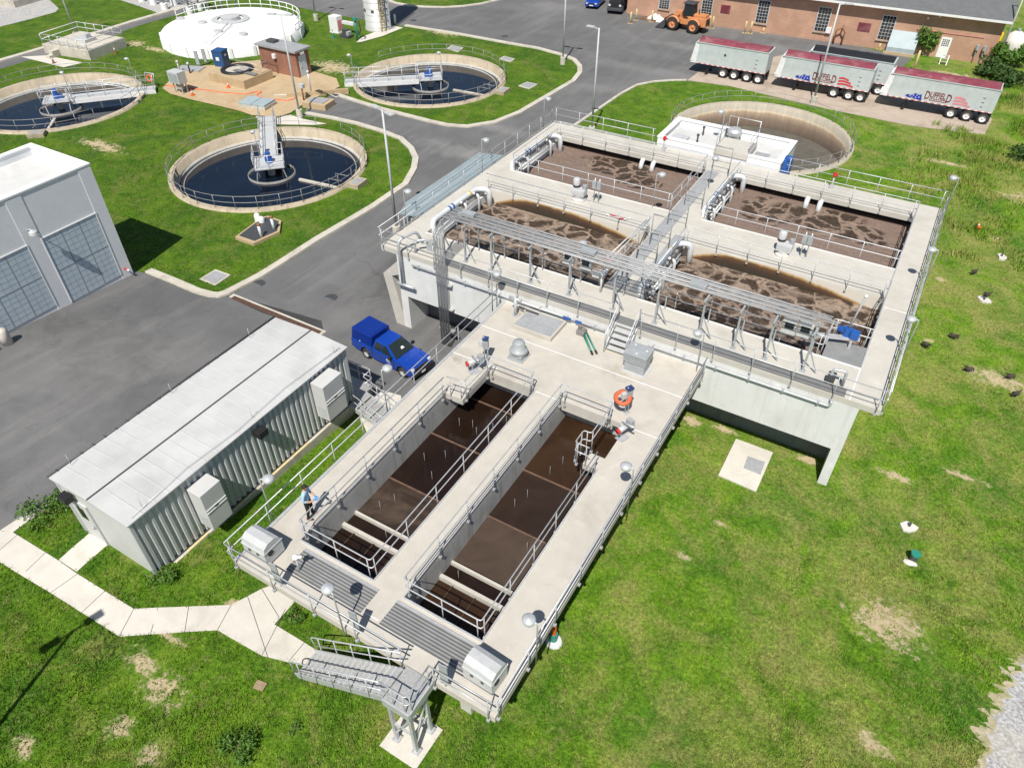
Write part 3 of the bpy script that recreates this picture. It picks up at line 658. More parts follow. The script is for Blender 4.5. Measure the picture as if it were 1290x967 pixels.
for (x0, x1, lst) in ((-15.04, -11.6, ((10.03, 11.95, 'water_brown'), (12.22, 12.72, 'water_brown'), (12.98, 15.0, 'water_swirl'), (15.09, 18.1, 'water_brown'), (18.19, 21.0, 'water_brown'), (21.09, 22.3, 'water_brown'))),
                      (-10.3, -7.08, ((10.03, 11.95, 'water_amber'), (12.22, 12.72, 'water_brown'), (12.98, 15.4, 'water_scum'), (15.49, 18.3, 'water_plum'), (18.39, 22.3, 'water_amber')))):
    for (y0, y1, m_) in lst: water(rect(x0, x1, y0, y1), ZW, m_)
# sampling sticks standing in the basins
for (x_, y_) in ((-14.3, 16.6), (-13.6, 17.2), (-13.4, 15.9), (-14.0, 14.1), (-14.2, 19.2), (-13.6, 19.4), (-13.2, 19.1), (-12.7, 19.7), (-12.4, 20.4), (-13.2, 12.5), (-14.3, 13.5), (-12.1, 14.0),
                 (-9.6, 16.4), (-9.4, 17.1), (-9.2, 18.7), (-9.0, 19.5), (-8.6, 19.8), (-8.0, 19.2), (-9.7, 12.4), (-8.1, 14.8)):
    mb = MB(); mb.tube([(x_, y_, 1.2), (x_, y_, 2.05)], 0.008, 5); mb.build('diffuser_stem', 'grey_paint', deck)
# handrails of the deck
railing('long handrail along the lawn side of the basin deck, nearest the corrugated shelter', [(-16.56, 26.6, D), (-16.56, 8.04, D)], drop=0.25)
railing('handrail along the open front edge of the basin deck, left of the metal stair', [(-16.5, 8.02, D), (-8.72, 8.02, D)], drop=0.25)
railing('short handrail at the right front corner of the basin deck beside the stair landing', [(-7.75, 8.02, D), (-5.45, 8.02, D)], drop=0.25)
railing('long handrail along the right edge of the basin deck above the wide lawn', [(-5.36, 8.05, D), (-5.36, 26.6, D)], drop=0.25)
railing('handrail around the left basin, the one the person looks into', [(-14.98, 19.3, D), (-14.98, 10.09, D), (-11.66, 10.09, D), (-11.66, 21.62, D), (-14.05, 21.62, D), (-14.05, 19.5, D), (-14.9, 19.42, D)], drop=0.22)
railing('handrail around the right basin, beside the life ring', [(-7.14, 18.7, D), (-7.14, 10.09, D), (-10.24, 10.09, D), (-10.24, 21.62, D), (-7.80, 21.62, D), (-7.80, 19.5, D), (-8.15, 19.5, D), (-8.15, 18.72, D), (-7.5, 18.72, D)], drop=0.22)

# ================================================================== BIG AERATION TANK (top at z = 4)
A = 4.0
tank = thing('aeration_tank', 'big square concrete tank with four cells of brown foaming water', 'aeration tank', (-11, 27, 0))
XS = [-24.6, -23.2, -12.0, -10.0, 0.85, 2.12]; YS = [27.0, 29.42, 35.9, 39.0, 45.6, 47.65]
MB().grid(XS, YS, lambda i, j: i in (0, 2, 4) or j in (0, 2, 4), A-0.30, A).build('walkway_slab', 'tank_concrete', tank)
ZA = 3.2
# front wall hangs between the end walls, open below
mb = MB(); mb.box(-23.05, 0.90, 27.0, 27.4, 1.02, A-0.302); mb.build('front_wall', 'wall_concrete', tank)
mb = MB(); mb.box(-23.05, 0.90, 27.4, 28.75, 1.02, 1.3); mb.build('soffit_slab', 'basin_wall', tank)
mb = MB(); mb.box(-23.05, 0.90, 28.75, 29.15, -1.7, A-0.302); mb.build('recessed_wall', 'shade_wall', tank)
mb = MB(); mb.box(-23.55, -23.05, 27.0, 47.3, -1.9, A-0.302); mb.build('end_wall', 'wall_concrete', tank)
mb = MB(); mb.box(0.90, 1.32, 27.0, 47.3, -1.7, A-0.302); mb.build('end_wall', 'wall_concrete', tank)
mb = MB(); mb.box(-23.05, 0.90, 46.9, 47.3, -1.7, A-0.302); mb.build('back_wall', 'wall_concrete', tank)
mb = MB(); mb.box(-23.05, -11.5, 46.3, 46.9, 0, A-0.302); mb.build('cell_wall', 'overhang_shade_wall', tank)
mb = MB(); mb.box(-10.5, 0.9, 46.3, 46.9, 0, A-0.302); mb.build('cell_wall', 'overhang_shade_wall', tank)
# stained wall faces under the middle walkway
m, nt, b = newmat('stained_wall'); b.inputs['Roughness'].default_value = 0.8
p = wpos(nt); sx = nt.nodes.new('ShaderNodeSeparateXYZ'); nt.links.new(p, sx.inputs[0])
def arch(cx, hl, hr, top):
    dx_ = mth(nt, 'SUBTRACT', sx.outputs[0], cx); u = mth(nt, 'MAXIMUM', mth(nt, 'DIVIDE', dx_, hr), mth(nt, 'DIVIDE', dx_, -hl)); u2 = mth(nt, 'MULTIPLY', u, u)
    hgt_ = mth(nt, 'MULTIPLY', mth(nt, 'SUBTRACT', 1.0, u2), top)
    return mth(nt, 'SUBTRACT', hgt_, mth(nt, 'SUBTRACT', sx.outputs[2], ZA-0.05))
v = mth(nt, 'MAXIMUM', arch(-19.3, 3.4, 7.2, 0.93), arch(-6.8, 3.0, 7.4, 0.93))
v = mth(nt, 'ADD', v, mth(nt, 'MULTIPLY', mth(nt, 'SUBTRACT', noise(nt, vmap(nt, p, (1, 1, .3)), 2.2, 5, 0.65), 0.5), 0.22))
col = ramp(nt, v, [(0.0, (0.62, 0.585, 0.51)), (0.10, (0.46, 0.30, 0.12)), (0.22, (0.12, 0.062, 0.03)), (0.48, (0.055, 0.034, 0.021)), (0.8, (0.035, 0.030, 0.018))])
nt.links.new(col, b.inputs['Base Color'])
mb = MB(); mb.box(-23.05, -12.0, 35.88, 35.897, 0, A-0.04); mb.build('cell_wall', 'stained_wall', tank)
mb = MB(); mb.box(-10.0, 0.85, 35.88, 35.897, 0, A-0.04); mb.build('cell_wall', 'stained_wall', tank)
mb = MB(); mb.box(-23.05, 0.90, 38.6, 38.97, 0, A-0.302); mb.build('cell_wall', 'basin_wall', tank)
mb = MB(); mb.box(-11.97, -11.6, 29.15, 35.93, 0, A-0.302); mb.box(-10.4, -10.03, 29.15, 35.93, 0, A-0.302); mb.box(-11.97, -11.6, 38.97, 46.3, 0, A-0.302); mb.box(-10.4, -10.03, 38.97, 46.3, 0, A-0.302); mb.build('centre_wall', 'basin_wall', tank)
mb = MB(); mb.box(-23.6, -23.2, 29.15, 35.93, 0, A-0.302); mb.box(-23.6, -23.2, 38.97, 46.3, 0, A-0.302); mb.build('side_wall', 'basin_wall', tank)
# sloping bracket fin at the left front corner
mb = MB(); outer = [(-24.10, -1.8), (-24.73, 2.08), (-23.56, 3.25), (-23.56, 2.35), (-24.10, 2.10), (-23.62, -0.25), (-23.56, -0.25), (-23.56, -1.8)]
mb.prism_y(outer, 27.02, 27.45); mb.build('bracket_fin', 'tank_concrete', tank)
# trench covers and joints
mb = MB(); mb.box(-20.6, 0.6, 27.06, 27.62, A+0.002, A+0.03); mb.build('trench_cover', 'grating', tank)
mb = MB(); mb.box(-11.93, -11.15, 29.9, 45.6, A+0.002, A+0.02); mb.build('channel_cover', 'cover_plate', tank)
mb = MB(); mb.box(-10.7, -10.05, 29.9, 36.5, A+0.002, A+0.02); mb.build('channel_cover', 'cover_plate', tank)
mb = MB(); mb.box(0.9, 2.1, 34.98, 35.04, A+0.001, A+0.005); mb.build('joint_seal', 'white_paint', tank)
mb = MB(); mb.box(0.80, 0.85, 27.0, 29.42, A+0.001, A+0.006); mb.build('joint_seal', 'white_paint', tank)
mb = MB(); mb.box(-0.9, 0.82, 29.46, 31.1, A-0.05, A+0.0); mb.build('corner_grating', 'grating_fine', tank)
for (x0, x1, y0, y1) in ((-23.2, -12, 29.37, 29.43), (-10, .85, 29.37, 29.43), (-23.2, -12, 38.95, 39.01), (-10, .85, 38.95, 39.01)):
    mb = MB(); mb.box(x0, x1, y0, y1, A+0.001, A+0.035); mb.build('edge_angle', 'white_paint', tank)
mb = MB(); mb.box(0.80, 0.86, 29.43, 45.6, A+0.001, A+0.05); mb.build('edge_angle', 'alu', tank)
water(rect(-23.2, -12.0, 29.15, 35.93), ZA, 'foam_near'); water(rect(-10.0, 0.9, 29.15, 35.93), ZA, 'foam_near')
water(rect(-23.2, -12.0, 38.97, 46.3), ZA, 'foam_far'); water(rect(-10.0, 0.9, 38.97, 46.3), ZA, 'foam_far')
# handrails of the big tank
railing('handrail along the front wall of the foaming tank, left of the short steps', [(-24.55, 26.93, A), (-10.25, 26.93, A)], drop=0.3)
railing('handrail along the front wall of the foaming tank, right of the short steps', [(-8.95, 26.93, A), (2.1, 26.93, A)], drop=0.3)
railing('handrail on the left edge of the foaming tank above the blue canopy', [(-24.66, 27.0, A), (-24.66, 47.6, A)], drop=0.3, toe='galv')
railing('handrail on the back edge of the foaming tank, left of the white roofed building', [(-24.6, 47.72, A), (-16.6, 47.72, A)], drop=0.3, toe='galv')
railing('handrail on the back edge of the foaming tank, right of the white roofed building', [(-7.4, 47.72, A), (2.1, 47.72, A)], drop=0.3)
railing('handrail on the right edge of the foaming tank above the lawn with the birds', [(2.18, 27.0, A), (2.18, 47.7, A)], drop=0.3, toe='galv')
CELLR = 'handrails round the four foaming cells'
railing('handrail around the near left foaming cell', [(-20.4, 29.48, A), (-12.06, 29.48, A), (-12.06, 35.82, A), (-23.1, 35.82, A)], drop=0.2, group=CELLR)
railing('handrail around the near right foaming cell', [(-9.94, 29.48, A), (-1.0, 29.48, A), (-0.95, 31.1, A), (0.79, 31.1, A), (0.79, 35.82, A), (-9.94, 35.82, A)], closed=True, drop=0.2, group=CELLR)
railing('handrail around the far left foaming cell', [(-23.1, 39.06, A), (-12.06, 39.06, A), (-12.06, 45.54, A), (-23.1, 45.54, A)], closed=True, drop=0.2, group=CELLR)
railing('handrail around the far right foaming cell', [(-9.94, 39.06, A), (0.79, 39.06, A), (0.79, 45.54, A), (-9.94, 45.54, A)], closed=True, drop=0.2, group=CELLR)
# ================================================================== ROUND SETTLING TANKS
m, nt, b = newmat('drained_wall'); b.inputs['Roughness'].default_value = 0.85
p = wpos(nt); sx = nt.nodes.new('ShaderNodeSeparateXYZ'); nt.links.new(p, sx.inputs[0])
v = mth(nt, 'ADD', mth(nt, 'MULTIPLY', mth(nt, 'ADD', sx.outputs[2], 3.4), 0.4), mth(nt, 'MULTIPLY', mth(nt, 'SUBTRACT', noise(nt, vmap(nt, p, (2, 2, 0.15)), 1.5, 6, 0.7), 0.5), 0.22))
col = ramp(nt, v, [(0.0, (0.10, 0.075, 0.055)), (0.35, (0.17, 0.125, 0.09)), (0.56, (0.30, 0.225, 0.155)), (0.64, (0.50, 0.42, 0.30)), (0.70, (0.38, 0.345, 0.28)), (0.95, (0.43, 0.385, 0.30))])
g = ramp(nt, noise(nt, vmap(nt, p, (1, 1, 0.2)), 3, 5, 0.7), [(0.3, (0.8,)*3), (0.7, (1.1,)*3)])
nt.links.new(mixc(nt, 1.0, col, g, 'MULTIPLY'), b.inputs['Base Color'])
def clarifier(c, label, rz, zw, bridge_len, m='clar_concrete', wm='water_navy', rim=0.22, angle=0, empty=False, railgap=None, raillabel=''):
    z0 = zg(c[1])
    t = thing('settling_tank', label, 'settling tank', (c[0], c[1], z0), 0, 'round settling tanks')
    mb = MB(); mb.smooth = True
    mb.lathe(c, [(RCL-0.42, z0-3.6), (RCL-0.42, z0+rim), (RCL, z0+rim), (RCL, z0-0.4)], 96, True); o = mb.build('tank_wall', m, t)
    o.data.shade_flat() if False else None
    for pl in o.data.polygons: pl.use_smooth = abs(pl.normal.z) < 0.5
    mb = MB(); mb.lathe(c, [(0, zw), (RCL-0.42, zw)], 96); struct(mb.build('water', wm))
    # inner launder lip just above the water
    if not empty:
        mb = MB(); mb.lathe(c, [(RCL-0.42, zw+0.12), (RCL-0.62, zw+0.12), (RCL-0.62, zw-0.1)], 96, True); mb.build('launder', 'basin_wall', t)
        mb = MB(); mb.lathe(c, [(RCL-1.0, zw-0.1), (RCL-1.0, zw+0.10), (RCL-1.04, zw+0.10), (RCL-1.04, zw-0.1)], 96, True); mb.build('weir_plate', 'basin_wall', t)
    # ring handrail
    n = 28; a0, a1 = railgap if railgap else (0, 2*PI)
    pts = [(c[0]+(RCL-0.12)*math.cos(a0+(a1-a0)*i/56), c[1]+(RCL-0.12)*math.sin(a0+(a1-a0)*i/56), z0+rim) for i in range(57)]
    rr = thing('railing', raillabel, 'railing', (c[0], c[1], z0+rim), 0, 'ring handrails of the round tanks')
    for nm, hh in (('top_rail', 1.05), ('mid_rail', 0.55)):
        mb = MB(); mb.tube([(q[0], q[1], q[2]+hh) for q in pts], 0.021, 6); mb.build(nm, 'rail_grey', rr)
    first = None
    for i in range(n+1):
        q = Vector(pts[i*2])-Vector((c[0], c[1], z0+rim))
        if first is None:
            mb = MB(); mb.tube([(0, 0, 0), (0, 0, 1.05)], 0.025, 6); first = mb.build('post', 'rail_grey', rr, False); first.location = q
        else:
            k = first.copy(); COL.objects.link(k); k.parent = rr; k.location = q
    return t
def bridge(c, label, ang, length, inner, z, wide=1.3, blue=True):
    """access bridge from the rim to a drive platform over the centre; built along +x then turned"""
    t = thing('tank_bridge', label, 'bridge', (c[0], c[1], z), ang, 'access bridges over the round tanks')
    L = length
    mb = MB(); mb.box(1.2, L, -wide/2, wide/2, 0.0, 0.06); mb.build('walkway', 'lgrey_paint', t, False)
    for s in (-1, 1):
        mb = MB(); mb.box(1.2, L, s*wide/2-0.06, s*wide/2+0.06, -0.42, -0.002); mb.build('girder', 'white_paint', t, False)
        mb = MB()
        for hh in (0.55, 1.07): mb.tube([(1.3, s*(wide/2), 0.06+hh), (L, s*(wide/2), 0.06+hh)], 0.03, 6)
        k = 0
        mb.build('handrail', 'alu', t, False)
        for i in range(6):
            xx = 1.4+(L-1.5)*i/5; mb = MB(); mb.tube([(xx, s*wide/2, 0.06), (xx, s*wide/2, 1.13)], 0.028, 6); mb.build('post', 'alu', t, False)
    mb = MB(); mb.box(-1.25, 1.2, -1.2, 1.2, 0.0, 0.08); mb.build('drive_platform', 'lgrey_paint', t, False)
    mb = MB(); cage = [(1.2, -0.65), (1.2, -1.2), (-1.25, -1.2), (-1.25, 1.2), (1.2, 1.2), (1.2, 0.65)]
    for hh in (0.55, 1.1): mb.tube([(q[0], q[1], 0.08+hh) for q in cage], 0.03, 6)
    for q in cage+[(0, -1.2), (0, 1.2), (-1.25, 0)]: mb.tube([(q[0], q[1], 0.08), (q[0], q[1], 1.18)], 0.028, 6)
    mb.build('platform_rail', 'alu', t, False)
    mo = MB(); mo.cyl((0, 0), 0.32, 0.08, 0.5, 14); mo.cyl((0, 0), 0.22, 0.5, 0.95, 14); mo.box(-0.25, 0.55, -0.22, 0.22, 0.12, 0.42); mo.build('drive_motor', 'blue_motor', t, False)
    mb = MB(); mb.lathe((0, 0), [(1.95, -1.5), (1.95, -0.80), (1.88, -0.80), (1.88, -1.5)], 48, True); mb.build('centre_well', 'well_grey', t, False)
    mb = MB(); mb.lathe((0, 0), [(0, -1.08), (1.88, -1.08)], 40); mb.build('well_scum', 'well_grey', t, False)
    mb = MB(); mb.cyl((0, 0), 0.3, -3.0, 0.0, 14); mb.build('centre_column', 'basin_wall', t, False)
    mb = MB()
    for s in (-1, 1): mb.bar((-1.1, s*1.0, 0), (-1.0, s*1.2, -0.95), 0.08); mb.bar((1.1, s*1.0, 0), (1.0, s*1.2, -0.95), 0.08)
    mb.build('hanger', 'galv', t, False)
    return t
clarifier(C1, 'round tank of dark water in the middle of the left lawn, nearest the road bend', 0, -1.98, 8, railgap=(R(103), R(442)), raillabel='ring handrail of the round tank nearest the road bend')
clarifier(C2, 'round tank of dark water cut by the left edge of the picture', 0, -1.98, 8, railgap=(R(12), R(350)), raillabel='ring handrail of the round tank at the left edge of the picture')
clarifier(C3, 'round tank of dark water beside the silo, bridge on its left', 0, -1.98, 8, railgap=(R(202), R(530)), raillabel='ring handrail of the round tank beside the silo')
clarifier(C4, 'drained round tank behind the white roofed building', 0, -3.4, 8, 'drained_wall', wm='drained_floor', empty=True, railgap=(R(-80), R(200)), raillabel='ring handrail of the drained round tank behind the white roofed building')
zb = -1.0
def aim(c, px, py):
    q = at(px, py, zb); return math.atan2(q.y-c[1], q.x-c[0]), math.hypot(q.y-c[1], q.x-c[0])
for c_, px_, py_, lab in ((C1, 337, 147, 'white access bridge running back from the centre of the round tank by the road bend'), (C2, 196, 111, 'white access bridge running right from the centre of the round tank at the left edge'),
                          (C3, 434, 103, 'grey access bridge running left from the centre of the round tank beside the silo')):
    a_, l_ = aim(c_, px_, py_); print('bridge', math.degrees(a_), l_); bridge(c_, lab, a_, l_, 2, zb)

def rimdir(c, px, py): q = ga(px, py); return math.atan2(q.y-c[1], q.x-c[0])
for (c_, w_, lab) in ((C1, rimdir(C1, 444, 232), 'pale scum trough at the right rim of the tank by the road bend'), (C2, rimdir(C2, 48, 170), 'pale scum trough in the round tank at the left edge'), (C3, rimdir(C3, 634, 117), 'pale scum trough in the round tank beside the silo')):
    t = thing('scum_trough', lab, 'trough', (c_[0]+5.2*math.cos(w_), c_[1]+5.2*math.sin(w_), -1.95), w_, 'scum troughs of the round tanks')
    mb = MB(); mb.box(-2.4, 2.3, -0.12, 0.12, -0.2, 0.12); mb.build('beam', 'kerb_concrete', t, False)
    mb = MB(); mb.box(1.2, 2.4, -0.55, 0.55, -0.2, 0.05); mb.build('box', 'clar_concrete', t, False)
    mb = MB(); mb.tube([(1.0, -0.5, 0.1), (1.0, -0.5, 1.0), (2.3, -0.5, 1.0)], 0.025, 6); mb.tube([(1.0, 0.5, 0.1), (1.0, 0.5, 1.0), (2.3, 0.5, 1.0)], 0.025, 6); mb.build('guard_rail', 'rail_grey', t, False)
    q = (c_[0]+(RCL+0.45)*math.cos(w_), c_[1]+(RCL+0.45)*math.sin(w_))
    b_ = thing('rim_box', lab.replace('pale scum trough at the right rim of', 'concrete box outside the rim of').replace('pale scum trough in', 'concrete box outside the rim of'), 'concrete box', (q[0], q[1], -1.3), w_, 'concrete boxes at the rims')
    mb = MB(); mb.box(-0.4, 0.6, -0.7, 0.7, 0, 0.35); mb.build('box', 'clar_concrete', b_, False); mb = MB(); mb.box(-0.2, 0.4, -0.5, 0.5, 0.35, 0.38); mb.build('lid', 'cover_plate', b_, False)

pf0 = None
for i, (y_, lab) in enumerate(((30.9, 'first dark pipe frame over the centre walkway, nearest the conduit rack'), (32.8, 'second dark pipe frame over the centre walkway from the conduit rack'), (34.7, 'dark pipe frame over the centre walkway just before the middle walkway'), (37.4, 'dark pipe frame where the centre and middle walkways cross'), (40.2, 'dark pipe frame over the centre walkway just past the middle walkway'), (45.2, 'dark pipe frame over the far end of the centre walkway'))):
    if pf0 is None:
        pf0 = thing('portal_frame', lab, 'pipe frame', (-11.0, y_, A), 0, 'dark pipe frames over the centre walkway')
        for s_ in (-0.55, 0.55): mb = MB(); mb.tube([(s_, 0, 0), (s_, 0, 1.9)], 0.03, 6); mb.build('post', 'rail_grey', pf0, False)
        mb = MB(); mb.tube([(-0.55, 0, 1.9), (0.55, 0, 1.9)], 0.03, 6); mb.build('crossbar', 'rail_grey', pf0, False)
        mb = MB(); mb.tube([(-0.55, 0, 0.95), (0.55, 0, 0.95)], 0.022, 6); mb.build('mid_bar', 'rail_grey', pf0, False)
    else: dup(pf0, (-11.0, y_, A), 0, lab)
# ================================================================== BUILDINGS
# corrugated equipment shelter beside the basin deck
sh = thing('equipment_shelter', 'long pale corrugated metal shelter with flat white roof beside the basin deck', 'metal shelter', (-23.2, 7.1, 0))
SX0, SX1, SY0, SY1, SZ, ST = -25.45, -20.9, 7.12, 19.4, -0.12, 3.30
mb = MB(); mb.box(SX0-0.1, SX1+0.12, SY0-0.12, SY1+0.1, -1.5, SZ); mb.build('foundation', 'kerb_concrete', sh)
for y_ in (9.2, 11.7, 14.1, 15.4):
    mb = MB(); mb.box(SX1+0.01, SX1+0.115, y_-0.6, y_+0.5, SZ+0.001, SZ+0.03); mb.build('sill_strip', 'pale_yellow', sh)
def corrugated(mb, x, y0, y1, z0, z1, depth, period, sgn):
    n = int((y1-y0)/period); per = (y1-y0)/n; prof = []
    for i in range(n):
        a = y0+i*per; prof += [(a, 0), (a+per*0.36, 0), (a+per*0.5, depth), (a+per*0.86, depth)]
    prof.append((y1, 0)); vs = []; fs = []
    for (yy, d) in prof: vs += [(x+sgn*d, yy, z0), (x+sgn*d, yy, z1)]
    for i in range(len(prof)-1):
        f = (2*i, 2*i+2, 2*i+3, 2*i+1); fs.append(f if sgn > 0 else f[::-1])
    mb.add(vs, fs)
mb = MB(); corrugated(mb, SX1-0.10, SY0+0.08, SY1-0.08, SZ+0.1, ST-0.06, 0.09, 0.30, 1); mb.build('side_wall', 'shelter_wall', sh)
mb = MB(); corrugated(mb, SX0+0.10, SY0+0.08, SY1-0.08, SZ+0.1, ST-0.06, 0.09, 0.30, -1); mb.build('side_wall', 'shelter_wall', sh)
mb = MB(); mb.box(SX0+0.12, SX1-0.12, SY0+0.02, SY0+0.1, SZ, ST-0.05); mb.build('end_wall', 'shelter_end', sh)
mb = MB(); mb.box(SX0+0.12, SX1-0.12, SY1-0.1, SY1-0.02, SZ, ST-0.05); mb.build('end_wall', 'shelter_end', sh)
for x_ in (SX0+0.06, SX1-0.06):
    for y_ in (SY0+0.04, SY1-0.04): mb = MB(); mb.cbox((x_, y_, (SZ+ST)/2-0.02), (0.14, 0.13, ST-SZ-0.06)); mb.build('corner_post', 'shelter_wall', sh)
mb = MB(); mb.box(SX0+0.05, SX1-0.02, SY0+0.1, SY1-0.1, SZ, SZ+0.1); mb.build('base_rail', 'dark_steel', sh)
mid = -23.10
def rz_(x): return ST+0.13*(1-abs(x-mid)/2.4)
mb = MB(); mb.prism_y([(SX0-0.1, ST-0.05), (SX1+0.1, ST-0.05), (SX1+0.1, rz_(SX1)), (mid, rz_(mid)), (SX0-0.1, rz_(SX0))], SY0-0.1, SY1+0.1); mb.build('roof', 'shelter_roof', sh)
mb = MB(); n_ = 20
for i in range(1, n_):
    y_ = SY0+(SY1-SY0)*i/n_
    mb.bar((mid+0.1, y_, rz_(mid)+0.004), (SX1+0.05, y_, rz_(SX1)+0.012), 0.035, 0.02)
    mb.bar((mid-0.75, y_, rz_(mid-.75)+0.008), (SX0-0.05, y_, rz_(SX0)+0.012), 0.035, 0.02)
mb.build('roof_seam', 'shelter_wall', sh)
mb = MB(); mb.box(mid-0.03, mid+0.03, SY0-0.1, SY1+0.1, rz_(mid)+0.002, rz_(mid)+0.03); mb.build('ridge_seam', 'dark_steel', sh)
mb = MB(); mb.bbox(mid-0.72, mid-0.05, SY0-0.05, SY1+0.05, rz_(mid-.5), rz_(mid)+0.02, 0.01); mb.build('ridge_panel', 'shelter_roof', sh)
mb = MB(); mb.tube([(SX0-0.16, SY0-0.1, ST+0.02), (SX0-0.16, SY1+0.1, ST+0.02)], 0.05, 6)
for i in range(22): mb.cbox((SX0-0.13, SY0+0.3+i*0.55, ST+0.06), (0.12, 0.05, 0.05))
mb.build('gutter', 'dark_steel', sh)
mb = MB(); mb.tube([(SX1-0.05, SY0+.2, ST+0.11), (SX1-0.25, SY0+3, ST+0.12), (SX1-0.1, SY0+5.5, ST+0.11), (SX1-.3, SY0+8.5, ST+0.12), (SX1-0.1, SY1-0.2, ST+0.11)], 0.012, 5); mb.build('lightning_cable', 'galv', sh)
for (x_, y_) in ((SX0+0.1, 7.9), (SX0+0.1, 12.9), (SX0+.1, 17.6), (SX1-0.1, 7.9), (SX1-0.2, 13.6), (SX1-.1, 18.8)):
    mb = MB(); mb.tube([(x_, y_, ST+0.06), (x_, y_, ST+0.62)], 0.012, 5); mb.build('lightning_rod', 'galv', sh)
dr = MB(); dr.box(-25.05, -23.95, SY0-0.03, SY0+0.018, SZ+0.02, 2.35); dr = dr.build('door', 'shelter_end', sh)
mb = MB(); mb.box(-24.72, -24.28, SY0-0.045, SY0-0.031, 1.35, 2.05); mb.build('window', 'glass', dr)
mb = MB(); mb.box(-25.13, -25.05, SY0-0.05, SY0+0.018, SZ, 2.43); mb.box(-23.95, -23.87, SY0-0.05, SY0+0.018, SZ, 2.43); mb.box(-25.05, -23.95, SY0-0.05, SY0+0.018, 2.35, 2.43); mb.build('frame', 'lgrey_paint', dr)
mb = MB(); mb.tube([(-24.05, SY0-0.1, 1.0), (-24.05, SY0-0.1, 1.2)], 0.03, 6); mb.box(-24.09, -24.01, SY0-0.1, SY0-0.03, 1.08, 1.12); mb.build('handle', 'galv', dr)
mb = MB(); mb.bbox(-24.85, -24.35, SY0-0.42, SY0-0.05, 2.62, 2.95, 0.05); mb.build('wall_light', 'black', sh)
mb = MB(); mb.bbox(SX1+0.02, SX1+0.42, 13.25, 13.75, 2.55, 2.9, 0.05); mb.build('wall_light', 'black', sh)
for (y0, y1, z0, z1) in ((9.62, 10.66, 0.62, 2.75), (16.85, 18.15, 0.85, 2.98)):
    mb = MB(); mb.bbox(SX1+0.03, -20.1, y0, y1, z0, z1, 0.03); ac = mb.build('air_conditioner', 'shelter_end', sh)
    mb = MB(); zz = (z0+z1)/2
    for dz in (-0.05, 0.12): mb.box(-20.1, -20.075, y0+0.01, y1-0.01, zz+dz, zz+dz+0.045)
    mb.build('trim', 'white_paint', ac)
    mb = MB(); mb.box(-20.1, -20.08, (y0+y1)/2-0.08, (y0+y1)/2+0.08, zz+0.005, zz+0.1); mb.build('lock', 'dark_steel', ac)
    mb = MB()
    for i in range(9): mb.box(SX1+0.2, -20.2, y0-0.012, y0-0.0005, z0+0.15+i*0.07, z0+0.18+i*0.07)
    mb.build('grille', 'grey_paint', ac)
# left building with two translucent doors
gb = thing('garage_building', 'grey rendered building with white roof and two tall translucent doors', 'building', (-44.9, 8, 0))
GX0, GX1, GY0, GY1, GT = -47.85, -42.2, -8.0, 22.2, 6.58
mb = MB(); mb.grid([GX0, GX0+0.3, GX1-0.35, GX1], [GY0, GY0+.3, GY1-0.3, GY1], lambda i, j: not (i == 1 and j == 1), -1.6, GT); mb.build('wall', 'stucco', gb)
mb = MB(); mb.box(GX0+0.3, GX1-0.35, GY0+0.3, GY1-0.3, 5.9, 6.08); mb.build('roof', 'membrane', gb)
mb = MB(); mb.grid([GX0-0.04, GX0+0.34, GX1-0.40, GX1+0.05], [GY0-.05, GY0+.34, GY1-0.34, GY1+0.05], lambda i, j: not (i == 1 and j == 1), GT+0.002, GT+0.09); mb.build('parapet_cap', 'dome_white', gb)
mb = MB(); mb.box(GX1+0.002, GX1+0.03, 21.4, GY1-0.0, -1.4, GT-0.1); mb.box(GX1+.002, GX1+0.03, 16.95, 17.85, -1.4, GT-0.1); mb.build('pilaster', 'stucco', gb)
for (y0, y1) in ((17.87, 21.36), (13.0, 16.93), (7.9, 12.0)):
    zb_ = zg(y0)+0.12; zt = 3.75
    d_ = MB(); d_.box(GX1+0.005, GX1+0.02, y0, y1, zb_, zt); d_ = d_.build('door', 'door_panel', gb)
    mb = MB()
    for i in range(10):
        yy = y0+(y1-y0)*i/9; w = 0.06 if i % 3 == 0 else 0.02
        mb.box(GX1+0.018, GX1+0.023+(0.006 if i % 3 == 0 else 0), yy-w/2, yy+w/2, zb_, zt)
    for i in range(13):
        zz = zb_+(zt-zb_)*i/12; w = 0.07 if i in (0, 6, 12) else 0.02
        mb.box(GX1+0.018, GX1+0.025+(0.007 if i in (0, 6, 12) else 0), y0, y1, zz-w/2, zz+w/2)
    mb.build('door_grid', 'door_line', d_)
    mb = MB(); mb.box(GX1+0.01, GX1+0.06, y1+0.002, y1+0.06, zb_, zt); mb.box(GX1+0.01, GX1+0.06, y0-0.06, y0-0.002, zb_, zt); mb.box(GX1+0.01, GX1+0.06, y0-0.06, y1+0.06, zt+0.001, zt+0.06); mb.build('frame', 'white_paint', d_)
for y_ in (17.35, 7.4):
    mb = MB(); mb.tube([(GX1, y_, 4.6), (GX1+0.5, y_, 4.75), (GX1+0.55, y_, 4.6)], 0.035, 6); mb.lathe((GX1+0.62, y_), [(0, 4.78), (0.22, 4.66), (0.25, 4.5), (0, 4.5)], 14); mb.build('wall_light', 'lgrey_paint', gb)
mb = MB(); mb.tube([(GX1, 21.75, -0.35), (GX1+0.35, 21.75, -0.35)], 0.06, 8); mb.build('hose_connection', 'red', gb)
mb = MB(); mb.tube([(GX1+0.35, 21.75, -0.35), (GX1+0.5, 21.75, -0.35)], 0.07, 8); mb.build('hose_cap', 'white_paint', gb)
